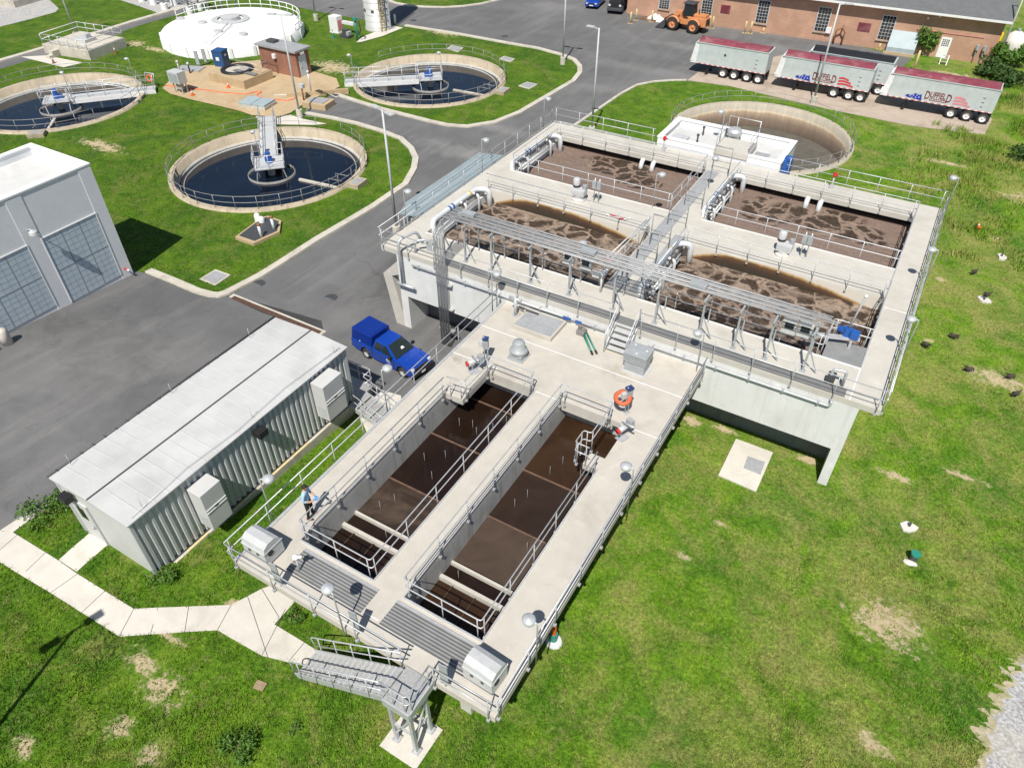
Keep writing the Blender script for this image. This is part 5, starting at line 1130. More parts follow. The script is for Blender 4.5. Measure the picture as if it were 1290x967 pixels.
# ================================================================== VEHICLES
def lettering(body, size, name, m, parent, loc, rot, bold=0.0, shear=0.0, squash=1.0):
    cu = bpy.data.curves.new('txt', 'FONT'); cu.body = body; cu.size = size; cu.extrude = 0.004; cu.offset = bold; cu.shear = shear; cu.resolution_u = 3
    to = bpy.data.objects.new('txt', cu); COL.objects.link(to); dg = bpy.context.evaluated_depsgraph_get(); dg.update()
    me = bpy.data.meshes.new_from_object(to.evaluated_get(dg)); bpy.data.objects.remove(to); me.name = name
    me.materials.clear(); me.materials.append(MATS[m])
    for v in me.vertices: v.co.x *= squash
    o = bpy.data.objects.new(name, me); COL.objects.link(o); o.parent = parent; o.location = loc; o.rotation_euler = rot; return o
def wheel(parent, x, y, r, w, side, rim='white_paint', first={}):
    """tyre with a rim as its own sub-part; axle along y, outer face on the given side"""
    key = (r, w, side, rim)
    if key in first:
        a = first[key]; t = a.copy(); COL.objects.link(t); t.parent = parent; t.location = (x, y, r)
        for c in a.children: k = c.copy(); COL.objects.link(k); k.parent = t
        return t
    def turn(mb): mb.v = [(q[0], q[2], q[1]) for q in mb.v]; mb.f = [f[::-1] for f in mb.f]; return mb
    mb = MB(); mb.lathe((0, 0), [(r*0.58, -w/2), (r*0.92, -w/2), (r, -w/2+0.05), (r, w/2-0.05), (r*0.92, w/2), (r*0.58, w/2)], 28, True)
    t = turn(mb).build('wheel', 'rubber', parent, False); t.location = (x, y, r)
    mb = MB(); s = side; o = w/2
    mb.lathe((0, 0), [(0, s*(o-0.08)), (r*0.16, s*(o-0.07)), (r*0.2, s*(o-0.13)), (r*0.5, s*(o-0.11)), (r*0.60, s*(o-0.01)), (r*0.62, s*(o-0.02))], 28, True)
    for k in range(8): mb.cyl((r*0.3*math.cos(k*PI/4), r*0.3*math.sin(k*PI/4)), r*0.045, s*(o-0.13), s*(o-0.09), 6)
    turn(mb).build('rim', rim, t, False); first[key] = t; return t
# ---- blue pickup with a cap over its bed
TS = 0.87
pk = thing('pickup_truck', 'blue pickup truck with a tall dark blue cap over its bed, parked by the tank', 'pickup truck', (-21.9, 23.85, zg(23.9)+0.01), R(-6.5))
def S(v): return v*TS
def arc(cx, r, z0, n=8):   # wheel arch, from the front side to the rear side
    return [(cx+r*math.cos(PI*i/n), z0+r*math.sin(PI*i/n)) for i in range(n+1)]
prof = [(-2.83, 0.52), (-2.86, 1.14), (-0.95, 1.16), (0.98, 1.17), (1.7, 1.13), (2.25, 1.05), (2.46, 0.92), (2.52, 0.62), (2.42, 0.42)]+arc(1.61, 0.47, 0.42)+[(1.05, 0.38), (-1.05, 0.38)]+arc(-1.61, 0.47, 0.42)+[(-2.3, 0.45)]
bm = bmesh.new(); vs = [bm.verts.new((S(q[0]), S(-0.93), S(q[1]))) for q in prof]; f0 = bm.faces.new(vs)
r_ = bmesh.ops.extrude_face_region(bm, geom=[f0]); bmesh.ops.translate(bm, vec=(0, S(1.86), 0), verts=[v for v in r_['geom'] if isinstance(v, bmesh.types.BMVert)])
bmesh.ops.recalc_face_normals(bm, faces=bm.faces[:])
ed = [e for e in bm.edges if abs(e.verts[0].co.y-e.verts[1].co.y) < 1e-6 and min(e.verts[0].co.z, e.verts[1].co.z) > S(0.85)]
bmesh.ops.bevel(bm, geom=ed, offset=S(0.09), segments=3, affect='EDGES', profile=0.6)
MB().frombm(bm).build('body', 'truck_blue', pk, False)
def frustum(mb, b, t, zb_, zt):
    vs = [(S(b[0]), S(-b[2]), S(zb_)), (S(b[1]), S(-b[2]), S(zb_)), (S(b[1]), S(b[2]), S(zb_)), (S(b[0]), S(b[2]), S(zb_)), (S(t[0]), S(-t[2]), S(zt)), (S(t[1]), S(-t[2]), S(zt)), (S(t[1]), S(t[2]), S(zt)), (S(t[0]), S(t[2]), S(zt))]
    bm = bmesh.new(); v = [bm.verts.new(q) for q in vs]
    for f in ((3,2,1,0),(4,5,6,7),(0,1,5,4),(1,2,6,5),(2,3,7,6),(3,0,4,7)): bm.faces.new([v[i] for i in f])
    bmesh.ops.bevel(bm, geom=bm.edges[:], offset=S(0.06), segments=2, affect='EDGES', profile=0.6); return mb.frombm(bm)
cabm = MB(); frustum(cabm, (-0.98, 1.12, 0.90), (-0.80, 0.22, 0.66), 1.12, 1.80); cabo = cabm.build('cab', 'truck_blue', pk, False)
cpm = MB(); frustum(cpm, (-2.84, -1.0, 0.90), (-2.78, -0.98, 0.80), 1.15, 1.98); cap_ = cpm.build('bed_cap', 'cap_blue', pk, False)
mb = MB(); mb.bbox(S(-2.7), S(-1.1), S(-0.72), S(0.72), S(1.975), S(2.01), 0.015); mb.build('cap_roof_panel', 'cap_blue', cap_, False)
def sideq(u, z, b, t, zb_, zt, s, out=0.012):
    k = (z-zb_)/(zt-zb_); return (S(u), s*(S(b+(t-b)*k)+out), S(z))
for s in (-1, 1):
    for (a, c, e, g, nm) in (((-0.15, 1.2), (0.80, 1.2), (0.20, 1.70), (-0.10, 1.70), 'side_window'), ((-0.80, 1.2), (-0.23, 1.2), (-0.18, 1.70), (-0.70, 1.70), 'side_window')):
        q = [sideq(k[0], k[1], 0.90, 0.66, 1.12, 1.80, s) for k in (a, c, e, g)]; mb = MB(); mb.add(q, [(0,1,2,3) if s < 0 else (3,2,1,0)]); mb.build(nm, 'windscreen', cabo, False)
    q = [sideq(k[0], k[1], 0.90, 0.80, 1.15, 1.98, s) for k in ((-2.6, 1.35), (-1.2, 1.35), (-1.2, 1.78), (-2.55, 1.78))]; mb = MB(); mb.add(q, [(0,1,2,3) if s < 0 else (3,2,1,0)]); mb.build('side_panel', 'cap_blue', cap_, False)
    mb = MB(); mb.add([sideq(k[0], k[1], 0.9, 0.8, 1.15, 1.98, s, 0.02) for k in ((-2.1, 1.22), (-1.98, 1.22), (-2.04, 1.34))], [(0,1,2) if s < 0 else (2,1,0)]); mb.build('cap_emblem', 'white_paint', cap_, False)
    d_ = MB(); d_.add([(S(k[0]), s*S(0.934), S(k[1])) for k in ((-0.2, 0.50), (0.92, 0.50), (0.92, 1.10), (-0.2, 1.10))], [(0,1,2,3) if s < 0 else (3,2,1,0)]); d_ = d_.build('door', 'truck_blue', pk, False)
    mb = MB()
    for u in (-0.205, 0.925): mb.box(S(u)-0.008, S(u)+0.008, min(s*S(0.933), s*S(0.939)), max(s*S(0.933), s*S(0.939)), S(0.5), S(1.12))
    mb.box(S(-0.2), S(0.92), min(s*S(0.933), s*S(0.939)), max(s*S(0.933), s*S(0.939)), S(0.49), S(0.51)); mb.build('door_gap', 'black', d_, False)
    mb = MB(); mb.box(S(-0.12), S(0.05), min(s*S(0.935), s*S(0.96)), max(s*S(0.935), s*S(0.96)), S(0.98), S(1.02)); mb.build('handle', 'dark_steel', d_, False)
    mb = MB()
    for (u0, u1, w0, w1) in ((0.30, 0.38, 0.82, 0.98), (0.42, 0.50, 0.80, 1.0), (0.53, 0.60, 0.84, 0.96), (0.25, 0.68, 0.74, 0.77), (0.40, 0.62, 0.68, 0.70)):
        mb.add([(S(u), s*S(0.938), S(z)) for u, z in ((u0, w0), (u1, w0), (u1-0.02, w1), (u0+0.03, w1))], [(0,1,2,3) if s < 0 else (3,2,1,0)])
    mb.build('door_emblem', 'white_paint', d_, False)
    mb = MB(); mb.bbox(S(0.72), S(0.88), min(s*S(0.94), s*S(1.16)), max(s*S(0.94), s*S(1.16)), S(1.18), S(1.36), 0.02); mb.build('mirror', 'black', pk, False)
    mb = MB(); mb.bbox(S(2.20), S(2.51), s*S(0.76)-S(0.12), s*S(0.76)+S(0.12), S(0.80), S(0.98), 0.02); mb.build('headlight', 'lens', pk, False)
    mb = MB(); mb.bbox(S(-2.885), S(-2.80), s*S(0.84)-S(0.07), s*S(0.84)+S(0.07), S(0.75), S(1.10), 0.01); mb.build('tail_light', 'red', pk, False)
    mb = MB(); mb.lathe((0, 0), [(S(0.47), 0), (S(0.53), 0.0)], 24); mb.v = [(q[0], 0, q[1]) for q in mb.v]
    for cx in (1.61, -1.61): wheel(pk, S(cx), s*S(0.80), S(0.385), S(0.27), s, 'galv')
q = [(S(1.10), S(-0.80), S(1.19)), (S(1.10), S(0.80), S(1.19)), (S(0.29), S(0.61), S(1.765)), (S(0.29), S(-0.61), S(1.765))]
mb = MB(); mb.add([(k[0]+0.012, k[1], k[2]+0.014) for k in q], [(0,1,2,3)]); mb.build('windscreen', 'windscreen', cabo, False)
mb = MB(); mb.add([(S(0.86), S(-0.05), S(1.395)), (S(0.86), S(0.22), S(1.395)), (S(0.72), S(0.18), S(1.495)), (S(0.72), S(0.0), S(1.495))], [(0,1,2,3)]); mb.v = [(k[0]+0.02, k[1], k[2]+0.014) for k in mb.v]; mb.build('dash_paper', 'white_paint', cabo, False)
mb = MB(); mb.bbox(S(2.40), S(2.545), S(-0.60), S(0.60), S(0.60), S(0.92), 0.03); g_ = mb.build('grille', 'black', pk, False)
mb = MB(); mb.bbox(S(2.36), S(2.62), S(-0.92), S(0.92), S(0.38), S(0.58), 0.04); mb.build('bumper', 'black', pk, False)
mb = MB(); mb.box(S(2.62), S(2.635), S(-0.17), S(0.17), S(0.42), S(0.56)); mb.build('number_plate', 'white_paint', pk, False)
mb = MB(); mb.bbox(S(-2.98), S(-2.84), S(-0.88), S(0.88), S(0.45), S(0.62), 0.03); mb.build('rear_bumper', 'dark_steel', pk, False)
mb = MB(); mb.box(S(-2.7), S(2.3), S(-0.62), S(0.62), S(0.28), S(0.44)); mb.build('chassis', 'black', pk, False)
mb = MB(); mb.box(S(-0.985), S(-0.955), S(-0.938), S(0.938), S(0.55), S(1.175)); mb.build('bed_gap', 'black', pk, False)
mb = MB(); mb.box(S(1.05), S(1.12), S(-0.78), S(0.78), S(1.15), S(1.19)); mb.build('wiper_cowl', 'black', pk, False)
# ---- dump trailers
def trailer(label, x0, x1, y, wheels, logo=None, tarp='tarp_maroon', side='trailer_alu'):
    """x0 nose, x1 tail, y near side; coordinates local to the thing, ground at 0"""
    t = thing('dump_trailer', label, 'trailer', (x0, y, -1.29), 0, 'dump trailers parked in a row')
    L = x1-x0; W_ = 2.15; zb_, zt = 1.08, 3.12
    mb = MB()
    bm = bmesh.new(); pr = [(0.74, zb_), (L, zb_), (L+0.02, zt), (0.95, zt)]
    mb.prism_y(pr, 0, W_); mb.build('body', side, t, False)
    mb = MB(); mb.prism([(0.0, 0.30), (0.12, 0.1), (0.735, 0.02), (0.735, W_-0.02), (0.12, W_-0.1), (0.0, W_-0.3)], zb_-0.02, zb_+0.18); n_ = 6
    mb.prism_y([(0.12, zb_+0.18), (0.738, zb_+0.18), (0.94, zt-0.02), (0.45, zt-0.02)], 0.04, W_-0.04); mb.build('nose', 'trailer_white' if side == 'trailer_alu' else side, t, False)
    mb = MB()
    for u in np.linspace(0.9, L-0.4, 9): mb.box(u-0.03, u+0.03, -0.02, -0.001, zb_+0.1, zt-0.08)
    mb.build('side_rib', side, t, False)
    mb = MB(); mb.box(0.55, L+0.04, -0.05, 0.06, zt, zt+0.09); mb.build('top_rail', side, t, False)
    mb = MB(); mb.box(0.55, L+0.04, W_-0.06, W_+0.05, zt, zt+0.09); mb.build('top_rail', side, t, False)
    mb = MB(); n = 10; ya = np.linspace(-0.03, W_+0.03, n+1); rows = [(yy, zt+0.1+0.26*math.sin(PI*(yy+0.03)/(W_+0.06))) for yy in ya]
    xs_ = np.linspace(0.72, L-(0.12 if side == 'trailer_alu' else 0.0), 15); vs = []; fs = []
    for i, u in enumerate(xs_):
        for (yy, zz) in rows: vs.append((u, yy, zz-0.06*(i % 2 == 0)*math.sin(PI*(yy+.03)/(W_+.06))+random.uniform(-.012, .012)))
    for i in range(len(xs_)-1):
        for j in range(n): fs.append((i*(n+1)+j, (i+1)*(n+1)+j, (i+1)*(n+1)+j+1, i*(n+1)+j+1))
    mb.smooth = True; mb.add(vs, fs); mb.smooth = False
    mb.add([(xs_[0], q[0], q[1]) for q in rows]+[(xs_[-1], q[0], q[1]) for q in rows], [tuple(range(n, -1, -1)), tuple(range(n+1, 2*n+2))]); mb.build('tarp', tarp, t, False)
    mb = MB(); mb.box(0.1, L-0.1, 0.55, 0.75, zb_-0.22, zb_-0.002); mb.box(0.1, L-0.1, W_-0.75, W_-0.55, zb_-0.22, zb_-0.002)
    for u in wheels: mb.box(u-x0-0.1, u-x0+0.1, 0.2, W_-0.2, 0.42, 0.6)
    mb.build('chassis', 'black', t, False)
    mb = MB(); mb.box(0.75, L-0.02, -0.012, -0.002, zb_+0.02, zb_+0.085); mb.build('marker_tape', 'marker_strip', t, False)
    u = 0.26*L
    for yy in (0.35, W_-0.35): mb = MB(); mb.bar((u, yy, zb_), (u-0.15, yy, 0.08), 0.12); mb.cbox((u-0.15, yy, 0.05), (0.3, 0.3, 0.06)); mb.bar((u-0.05, yy, 0.7), (u+0.9, yy+0.1, zb_-0.1), 0.06); mb.build('landing_gear', 'black', t, False)
    mb = MB(); mb.box(L-0.08, L, 0.1, 0.62, 0.25, zb_-0.01); mb.build('mud_flap', 'black', t, False)
    mb = MB(); mb.box(L-0.08, L, W_-0.62, W_-0.1, 0.25, zb_-0.01); mb.build('mud_flap', 'black', t, False)
    for k, u in enumerate(wheels):
        wheel(t, u-x0, 0.22, 0.50, 0.34, -1, 'white_paint'); wheel(t, u-x0, W_-0.22, 0.50, 0.34, 1, 'white_paint')
    for k in range(3):
        mb = MB(); mb.box(L-1.15, L-0.95, -0.06, -0.001, 1.55+k*0.4, 1.6+k*0.4); mb.build('step_rung', 'grey_paint', t, False)
    if logo == 'cap':
        mb = MB(); mb.lathe((0, 0), [(0, 0), (0.13, 0.0)], 14); mb.v = [(q[0]+0.46*L, -0.022, q[1]+2.3) for q in mb.v]; mb.f = [f[::-1] for f in mb.f]; mb.build('round_badge', 'dark_steel', t, False)
    if logo == 'flag':
        u0 = 0.235*L; rot = (R(90), 0, 0)
        mb = MB(); n = 8; top = [(u0+i*1.35/n, 1.43+0.32*math.sin(PI*0.5*i/n)+0.08*math.sin(i*1.6)) for i in range(n+1)]; bot = [(u0+1.50-i*1.35/n*1.0, 1.20+0.13*(i/n)) for i in range(n+1)]
        poly = top+bot; mb.add([(q[0], -0.024, q[1]) for q in poly], [tuple(range(len(poly)))][0:1]); mb.f = [f[::-1] for f in mb.f]; fl = mb.build('flag_canton', 'logo_blue', t, False)
        mb = MB()
        for (a, z) in ((0.42, 1.45), (0.70, 1.55), (0.98, 1.62), (0.62, 1.34), (0.92, 1.40), (1.2, 1.46)):
            star = []
            for k in range(10):
                w = PI/2+k*PI/5; rr = 0.075 if k % 2 == 0 else 0.03; star.append((u0+a+rr*math.cos(w), -0.028, z+rr*math.sin(w)))
            mb.add(star, [tuple(range(10))])
        mb.build('flag_star', 'white_paint', fl, False)
        lettering('D', 1.02, 'lettering', 'logo_maroon', t, (u0+1.62, -0.024, 1.42), rot, 0.012, 0.0, 0.62)
        lettering('UFFIEL', 0.74, 'lettering', 'logo_maroon', t, (u0+2.08, -0.024, 1.62), rot, 0.012, 0.0, 0.62)
        lettering('D', 1.02, 'lettering', 'logo_maroon', t, (u0+3.46, -0.024, 1.42), rot, 0.012, 0.0, 0.62)
        mb = MB(); mb.box(u0+2.12, u0+3.55, -0.024, -0.021, 1.34, 1.53); bn = mb.build('banner', 'logo_maroon', t, False)
        mb = MB()
        for k in range(9): mb.box(u0+2.2+k*0.145, u0+2.29+k*0.145, -0.028, -0.0245, 1.39, 1.47)
        mb.build('banner_marks', 'white_paint', bn, False)
        for k in range(3):
            mb = MB(); n = 8; z0_ = 2.02-k*0.27; ue = 0.95+k*0.26; us = 0.0 if k else 0.0
            top = [(u0+4.12+us+i*(ue-us)/n, z0_+0.07*math.sin(PI*1.3*i/n)) for i in range(n+1)]
            poly = [(q[0], q[1]) for q in top]+[(q[0]+0.02, q[1]-0.16) for q in top[::-1]]
            mb.add([(q[0], -0.024, q[1]) for q in poly], [tuple(range(len(poly)))]); mb.f = [f[::-1] for f in mb.f]; mb.build('flag_stripe', 'logo_red' if x0 < -10 else 'logo_pink', t, False)
    return t
trailer('silver dump trailer with maroon tarp and four axles, leftmost of the row', -24.9, -16.75, 79.25, (-21.1, -19.9, -18.55, -17.35), 'cap')
trailer('middle silver dump trailer with maroon tarp and a red striped flag emblem', -15.9, -6.62, 79.25, (-9.75, -8.3, -6.95-0.25), 'flag')
trailer('rightmost silver dump trailer with maroon tarp and a faded pink flag emblem', -5.65, 4.2, 79.25, (0.95, 2.3, 3.65), 'flag')
trailer('dump trailer under a black tarp, behind the middle silver trailer', -13.9, -5.3, 82.2, (-8.6, -7.3, -6.05), None, 'black')
# ---- wheel loader
ld = thing('wheel_loader', 'orange wheel loader with a dark cab in front of the brick building', 'wheel loader', (-30.6, 93.95, -1.29), R(176))
for (x_, y_) in ((1.35, 1), (1.35, -1), (-1.35, 1), (-1.35, -1)): wheel(ld, x_, y_*0.95, 0.75, 0.55, y_, 'loader_orange')
mb = MB(); mb.bbox(-2.75, -0.35, -0.7, 0.7, 0.75, 1.75, 0.12); mb.bbox(-2.6, -1.0, -0.55, 0.55, 1.75, 2.05, 0.1); mb.build('engine_body', 'loader_orange', ld, False)
mb = MB(); mb.bbox(-0.3, 1.6, -0.45, 0.45, 0.7, 1.35, 0.08); mb.build('front_frame', 'loader_orange', ld, False)
mb = MB(); mb.prism_y([(-1.0, 1.7), (0.35, 1.7), (0.25, 3.05), (-0.85, 3.05)], -0.62, 0.62); c_ = mb.build('cab', 'black', ld, False)
mb = MB(); mb.bbox(-1.0, 0.42, -0.72, 0.72, 3.05, 3.2, 0.04); mb.build('cab_roof', 'dark_steel', c_, False)
for s in (-1, 1):
    mb = MB(); mb.add([(k[0], s*0.625, k[1]) for k in ((-0.85, 1.95), (0.22, 1.95), (0.16, 2.9), (-0.75, 2.9))], [(0,1,2,3) if s < 0 else (3,2,1,0)]); mb.build('cab_window', 'glass', c_, False)
    mb = MB(); mb.bar((0.9, s*0.5, 1.9), (2.4, s*0.5, 0.55), 0.16, 0.34); mb.build('lift_arm', 'loader_orange', ld, False)
    for cx in (1.35, -1.35):
        mb = MB(); mb.lathe((0, 0), [(0.80, -0.3), (0.88, -0.3), (0.88, 0.3), (0.80, 0.3)], 12, True, (R(20), R(160))); mb.v = [(q[0]+cx, s*0.95+q[2], q[1]+0.78) for q in mb.v]; mb.f = [f[::-1] for f in mb.f]; mb.build('mudguard', 'loader_orange', ld, False)
mb = MB(); mb.bbox(0.6, 1.3, -0.35, 0.35, 1.3, 2.1, 0.08); mb.build('lift_tower', 'loader_orange', ld, False)
mb = MB(); mb.prism_y([(2.35, 1.25), (2.45, 1.3), (2.6, 0.45), (3.55, 0.12), (3.6, 0.05), (2.5, 0.05), (2.3, 0.4)], -1.2, 1.2); mb.build('bucket', 'dark_steel', ld, False)
for s in (-1.2, 1.2): mb = MB(); mb.prism_y([(2.35, 1.25), (3.55, 0.12), (2.5, 0.08), (2.3, 0.4)], s-0.03 if s < 0 else s, s if s < 0 else s+0.03); mb.build('bucket_side', 'dark_steel', ld, False)
mb = MB(); mb.box(-2.80, -2.752, -0.5, 0.5, 0.95, 1.6); mb.build('grille', 'black', ld, False)
mb = MB(); mb.cyl((-1.6, 0.3), 0.06, 2.0, 2.6, 8); mb.build('exhaust', 'black', ld, False)
# ---- two vehicles cut by the top edge
sv = thing('parked_car', 'blue car cut by the top edge beside the black truck', 'car', (-45.2, 98.6, -1.29), R(-80))
def simple_car(t, paint, L, W_, H, hood, dark='glass'):
    pr = [(-L/2, 0.35), (-L/2, 0.95), (-L/2+0.3, 1.0), (L/2-hood, 1.02), (L/2-0.2, 0.85), (L/2, 0.7), (L/2, 0.32)]
    bm = bmesh.new(); f = bm.faces.new([bm.verts.new((q[0], -W_/2, q[1])) for q in pr]); r_ = bmesh.ops.extrude_face_region(bm, geom=[f]); bmesh.ops.translate(bm, vec=(0, W_, 0), verts=[v for v in r_['geom'] if isinstance(v, bmesh.types.BMVert)])
    bmesh.ops.recalc_face_normals(bm, faces=bm.faces[:]); bmesh.ops.bevel(bm, geom=bm.edges[:], offset=0.07, segments=2, affect='EDGES'); MB().frombm(bm).build('body', paint, t, False)
    mb = MB(); mb.prism_y([(-L/2+0.35, 1.0), (L/2-hood+0.1, 1.0), (L/2-hood-0.55, H), (-L/2+0.6, H)], -W_/2+0.1, W_/2-0.1); mb.build('cabin', dark, t, False)
    mb = MB(); mb.bbox(-L/2+0.55, L/2-hood-0.5, -W_/2+0.1, W_/2-0.1, H-0.01, H+0.05, 0.02); mb.build('roof', paint, t, False)
    for s in (-1, 1):
        for x_ in (-L*0.3, L*0.32): wheel(t, x_, s*(W_/2-0.12), 0.34, 0.22, s, 'galv')
        mb = MB(); mb.bbox(L/2-0.12, L/2+0.01, s*(W_/2-0.3)-0.16, s*(W_/2-0.3)+0.16, 0.62, 0.78, 0.03); mb.build('headlight', 'lens', t, False)
    mb = MB(); mb.box(L/2, L/2+0.02, -0.26, 0.26, 0.42, 0.54); mb.build('number_plate', 'white_paint', t, False)
    mb = MB(); mb.bbox(L/2-0.05, L/2+0.015, -0.5, 0.5, 0.56, 0.74, 0.02); mb.build('grille', 'black', t, False)
simple_car(sv, 'truck_blue', 4.3, 1.75, 1.5, 1.3)
bt = thing('black_truck', 'black truck with a flat front cut by the top edge beside the blue car', 'truck', (-41.6, 98.0, -1.29), R(-78))
mb = MB(); mb.bbox(-4.5, 0.9, -1.05, 1.05, 0.75, 1.15, 0.05); mb.build('chassis', 'black', bt, False)
mb = MB(); mb.bbox(-1.2, 1.2, -1.0, 1.0, 1.0, 2.6, 0.12); cb_ = mb.build('cab', 'black', bt, False)
mb = MB(); mb.box(1.2, 1.215, -0.85, 0.85, 1.75, 2.4); mb.build('windscreen', 'glass', cb_, False)
mb = MB(); mb.bbox(1.2, 2.2, -0.8, 0.8, 0.8, 1.6, 0.1); mb.build('bonnet', 'black', bt, False)
mb = MB(); mb.bbox(2.15, 2.4, -1.0, 1.0, 0.45, 0.8, 0.04); mb.build('bumper', 'dark_steel', bt, False)
mb = MB(); mb.bbox(-4.6, -1.3, -1.1, 1.1, 1.15, 2.3, 0.05); mb.build('load_box', 'black', bt, False)
for s in (-0.7, 0.7):
    mb = MB(); mb.bbox(2.12, 2.23, s-0.14, s+0.14, 0.95, 1.2, 0.02); mb.build('headlight', 'lens', bt, False)
    for x_ in (1.45, -3.2): wheel(bt, x_, s*1.25, 0.48, 0.3, 1 if s > 0 else -1, 'galv')
# ================================================================== FITTINGS ON THE DECK
def gen_cabinet(label, x, y, rz):
    t = thing('sampler_cabinet', label, 'cabinet', (x, y, D), rz, 'grey round topped sampler cabinets')
    mb = MB(); mb.box(-0.52, 0.52, -0.36, 0.36, 0.0, 0.08); mb.build('base', 'dark_steel', t, False)
    mb = MB(); pr = [(-0.42, 0.08), (0.42, 0.08), (0.42, 0.72), (0.34, 0.92), (0.15, 1.04), (-0.15, 1.06), (-0.36, 0.94), (-0.42, 0.72)]
    mb.prism_x(pr, -0.55, 0.55); mb.build('hood', 'lgrey_paint', t, False)
    mb = MB(); mb.prism_x([(-0.45, 0.70), (0.45, 0.70), (0.45, 0.74), (-0.45, 0.74)], -0.57, 0.57); mb.build('lid_rim', 'lgrey_paint', t, False)
    mb = MB(); mb.cyl((0, 0), 0.12, 0, 0.02, 14); mb.v = [(0.552+q[2], q[0]-0.16, q[1]+0.55) for q in mb.v]; mb.build('vent_hole', 'black', t, False)
    for k in (-0.2, 0.2):
        mb = MB(); mb.box(k-0.05, k+0.05, -0.45, -0.421, 0.5, 0.6); mb.build('latch', 'dark_steel', t, False)
    mb = MB(); mb.box(-0.556, -0.551, -0.3, 0.3, 0.2, 0.65); mb.build('side_panel', 'grey_paint', t, False)
    return t
gen_cabinet('grey round topped sampler cabinet at the left front corner of the basin deck', -15.75, 8.95, R(0))
gen_cabinet('grey round topped sampler cabinet at the right front corner, above the stair landing pad', -6.35, 9.05, R(-4))
fa = thing('roof_fan', 'grey mushroom shaped exhaust fan between the hatch and the left basin', 'exhaust fan', (-13.5, 23.4, D))
mb = MB(); mb.box(-0.42, 0.42, -0.42, 0.42, 0, 0.06); mb.bbox(-0.34, 0.34, -0.34, 0.34, 0.06, 0.32, 0.03); mb.build('curb', 'grey_paint', fa, False)
mb = MB(); mb.lathe((0, 0), [(0.3, 0.32), (0.42, 0.34), (0.45, 0.42), (0.40, 0.5), (0.30, 0.52), (0.30, 0.86), (0.24, 0.94), (0, 0.96)], 24, True); mb.build('hood', 'grey_paint', fa, False)
bv = thing('box_ventilator', 'square grey louvred ventilator at the foot of the short steps', 'ventilator', (-8.25, 25.45, D))
mb = MB(); mb.box(-0.62, 0.62, -0.5, 0.5, 0, 0.05); mb.build('base_flange', 'lgrey_paint', bv, False)
mb = MB(); mb.box(-0.5, 0.5, -0.4, 0.4, 0.05, 0.62); mb.build('shaft', 'grey_paint', bv, False)
for i in range(3):
    mb = MB(); mb.box(-0.56, 0.56, -0.46, 0.46, 0.62+i*0.13, 0.70+i*0.13); mb.box(-0.48, 0.48, -0.38, 0.38, 0.70+i*0.13, 0.75+i*0.13); mb.build('louvre', 'grey_paint', bv, False)
mb = MB(); mb.bbox(-0.58, 0.58, -0.48, 0.48, 1.0, 1.12, 0.02)
mb.build('cap', 'grey_paint', bv, False)
for k in ((-0.3, 0.3), (0.35, 0.1), (0.0, -0.3)):
    mb = MB(); mb.cbox((k[0], k[1], 1.13), (0.08, 0.06, 0.02)); mb.build('clip', 'white_paint', bv, False)
def panel_post(label, x, y, h, w, rz, box='grey_paint', top='navy_hood'):
    t = thing('control_post', label, 'control post', (x, y, D), rz, 'control posts on the basin deck')
    mb = MB(); mb.box(-0.14, 0.14, -0.14, 0.14, 0, 0.03); mb.tube([(-0.08, 0, 0), (-0.08, 0, h)], 0.03, 6); mb.build('post', 'galv', t, False)
    mb = MB(); mb.tube([(0.08, 0, 0), (0.08, 0, h-0.3)], 0.03, 6); mb.build('post', 'galv', t, False)
    mb = MB(); mb.bbox(-w/2, w/2, -0.1, 0.1, h-0.62, h-0.12, 0.02); mb.build('box', box, t, False)
    mb = MB(); mb.bbox(-w/2-0.01, w/2+0.01, -0.14, 0.12, h-0.12, h-0.02, 0.02); mb.build('hood', top, t, False)
    mb = MB(); mb.bbox(-w/2-0.22, -w/2-0.005, -0.09, 0.09, h-0.55, h-0.25, 0.02); mb.build('switch', 'lgrey_paint', t, False)
    return t
panel_post('control post with a blue hood between the left basin and the hatch', -14.65, 22.3, 1.45, 0.26, R(20))
panel_post('control post with a blue hood beside the life ring', -7.45, 22.45, 1.5, 0.3, R(60))
def hoist(label, x, y, rz):
    t = thing('hoist', label, 'hoist', (x, y, D), rz, 'small red and grey hoists at the basins')
    mb = MB(); mb.box(-0.25, 0.25, -0.2, 0.2, 0, 0.04); mb.build('base_plate', 'galv', t, False)
    mb = MB(); mb.tube([(0, 0.12, 0.04), (0, 0.12, 0.85)], 0.045, 8); mb.tube([(0, 0.12, 0.85), (0, -0.55, 1.05)], 0.04, 8); mb.build('arm', 'galv', t, False)
    mb = MB(); mb.tube([(-0.28, 0, 0.62), (0.28, 0, 0.62)], 0.12, 14); mb.build('drum', 'lgrey_paint', t, False)
    mb = MB(); mb.tube([(-0.36, 0, 0.60), (-0.285, 0, 0.60)], 0.135, 14); mb.build('drum_end', 'red', t, False)
    mb = MB(); mb.bbox(0.29, 0.5, -0.16, 0.16, 0.45, 0.85, 0.03); mb.build('gearbox', 'grey_paint', t, False)
    return t
hoist('small hoist with a red drum end beside the left basin', -14.75, 21.35, R(60))
hoist('small hoist with a red drum end beside the right basin, below the life ring', -6.95, 20.9, R(70))
lr = thing('life_ring', 'orange life ring hung on its stand beside the right basin', 'life ring', (-7.62, 22.25, D+0.95), 0)
mb = MB(); n = 28; mb.smooth = True
vs = [((0.30+0.085*math.cos(2*PI*j/10))*math.cos(2*PI*i/n), (0.30+0.085*math.cos(2*PI*j/10))*math.sin(2*PI*i/n), 0.085*math.sin(2*PI*j/10)) for i in range(n) for j in range(10)]
mb.add(vs, [(i*10+j, ((i+1) % n)*10+j, ((i+1) % n)*10+(j+1) % 10, i*10+(j+1) % 10) for i in range(n) for j in range(10)])
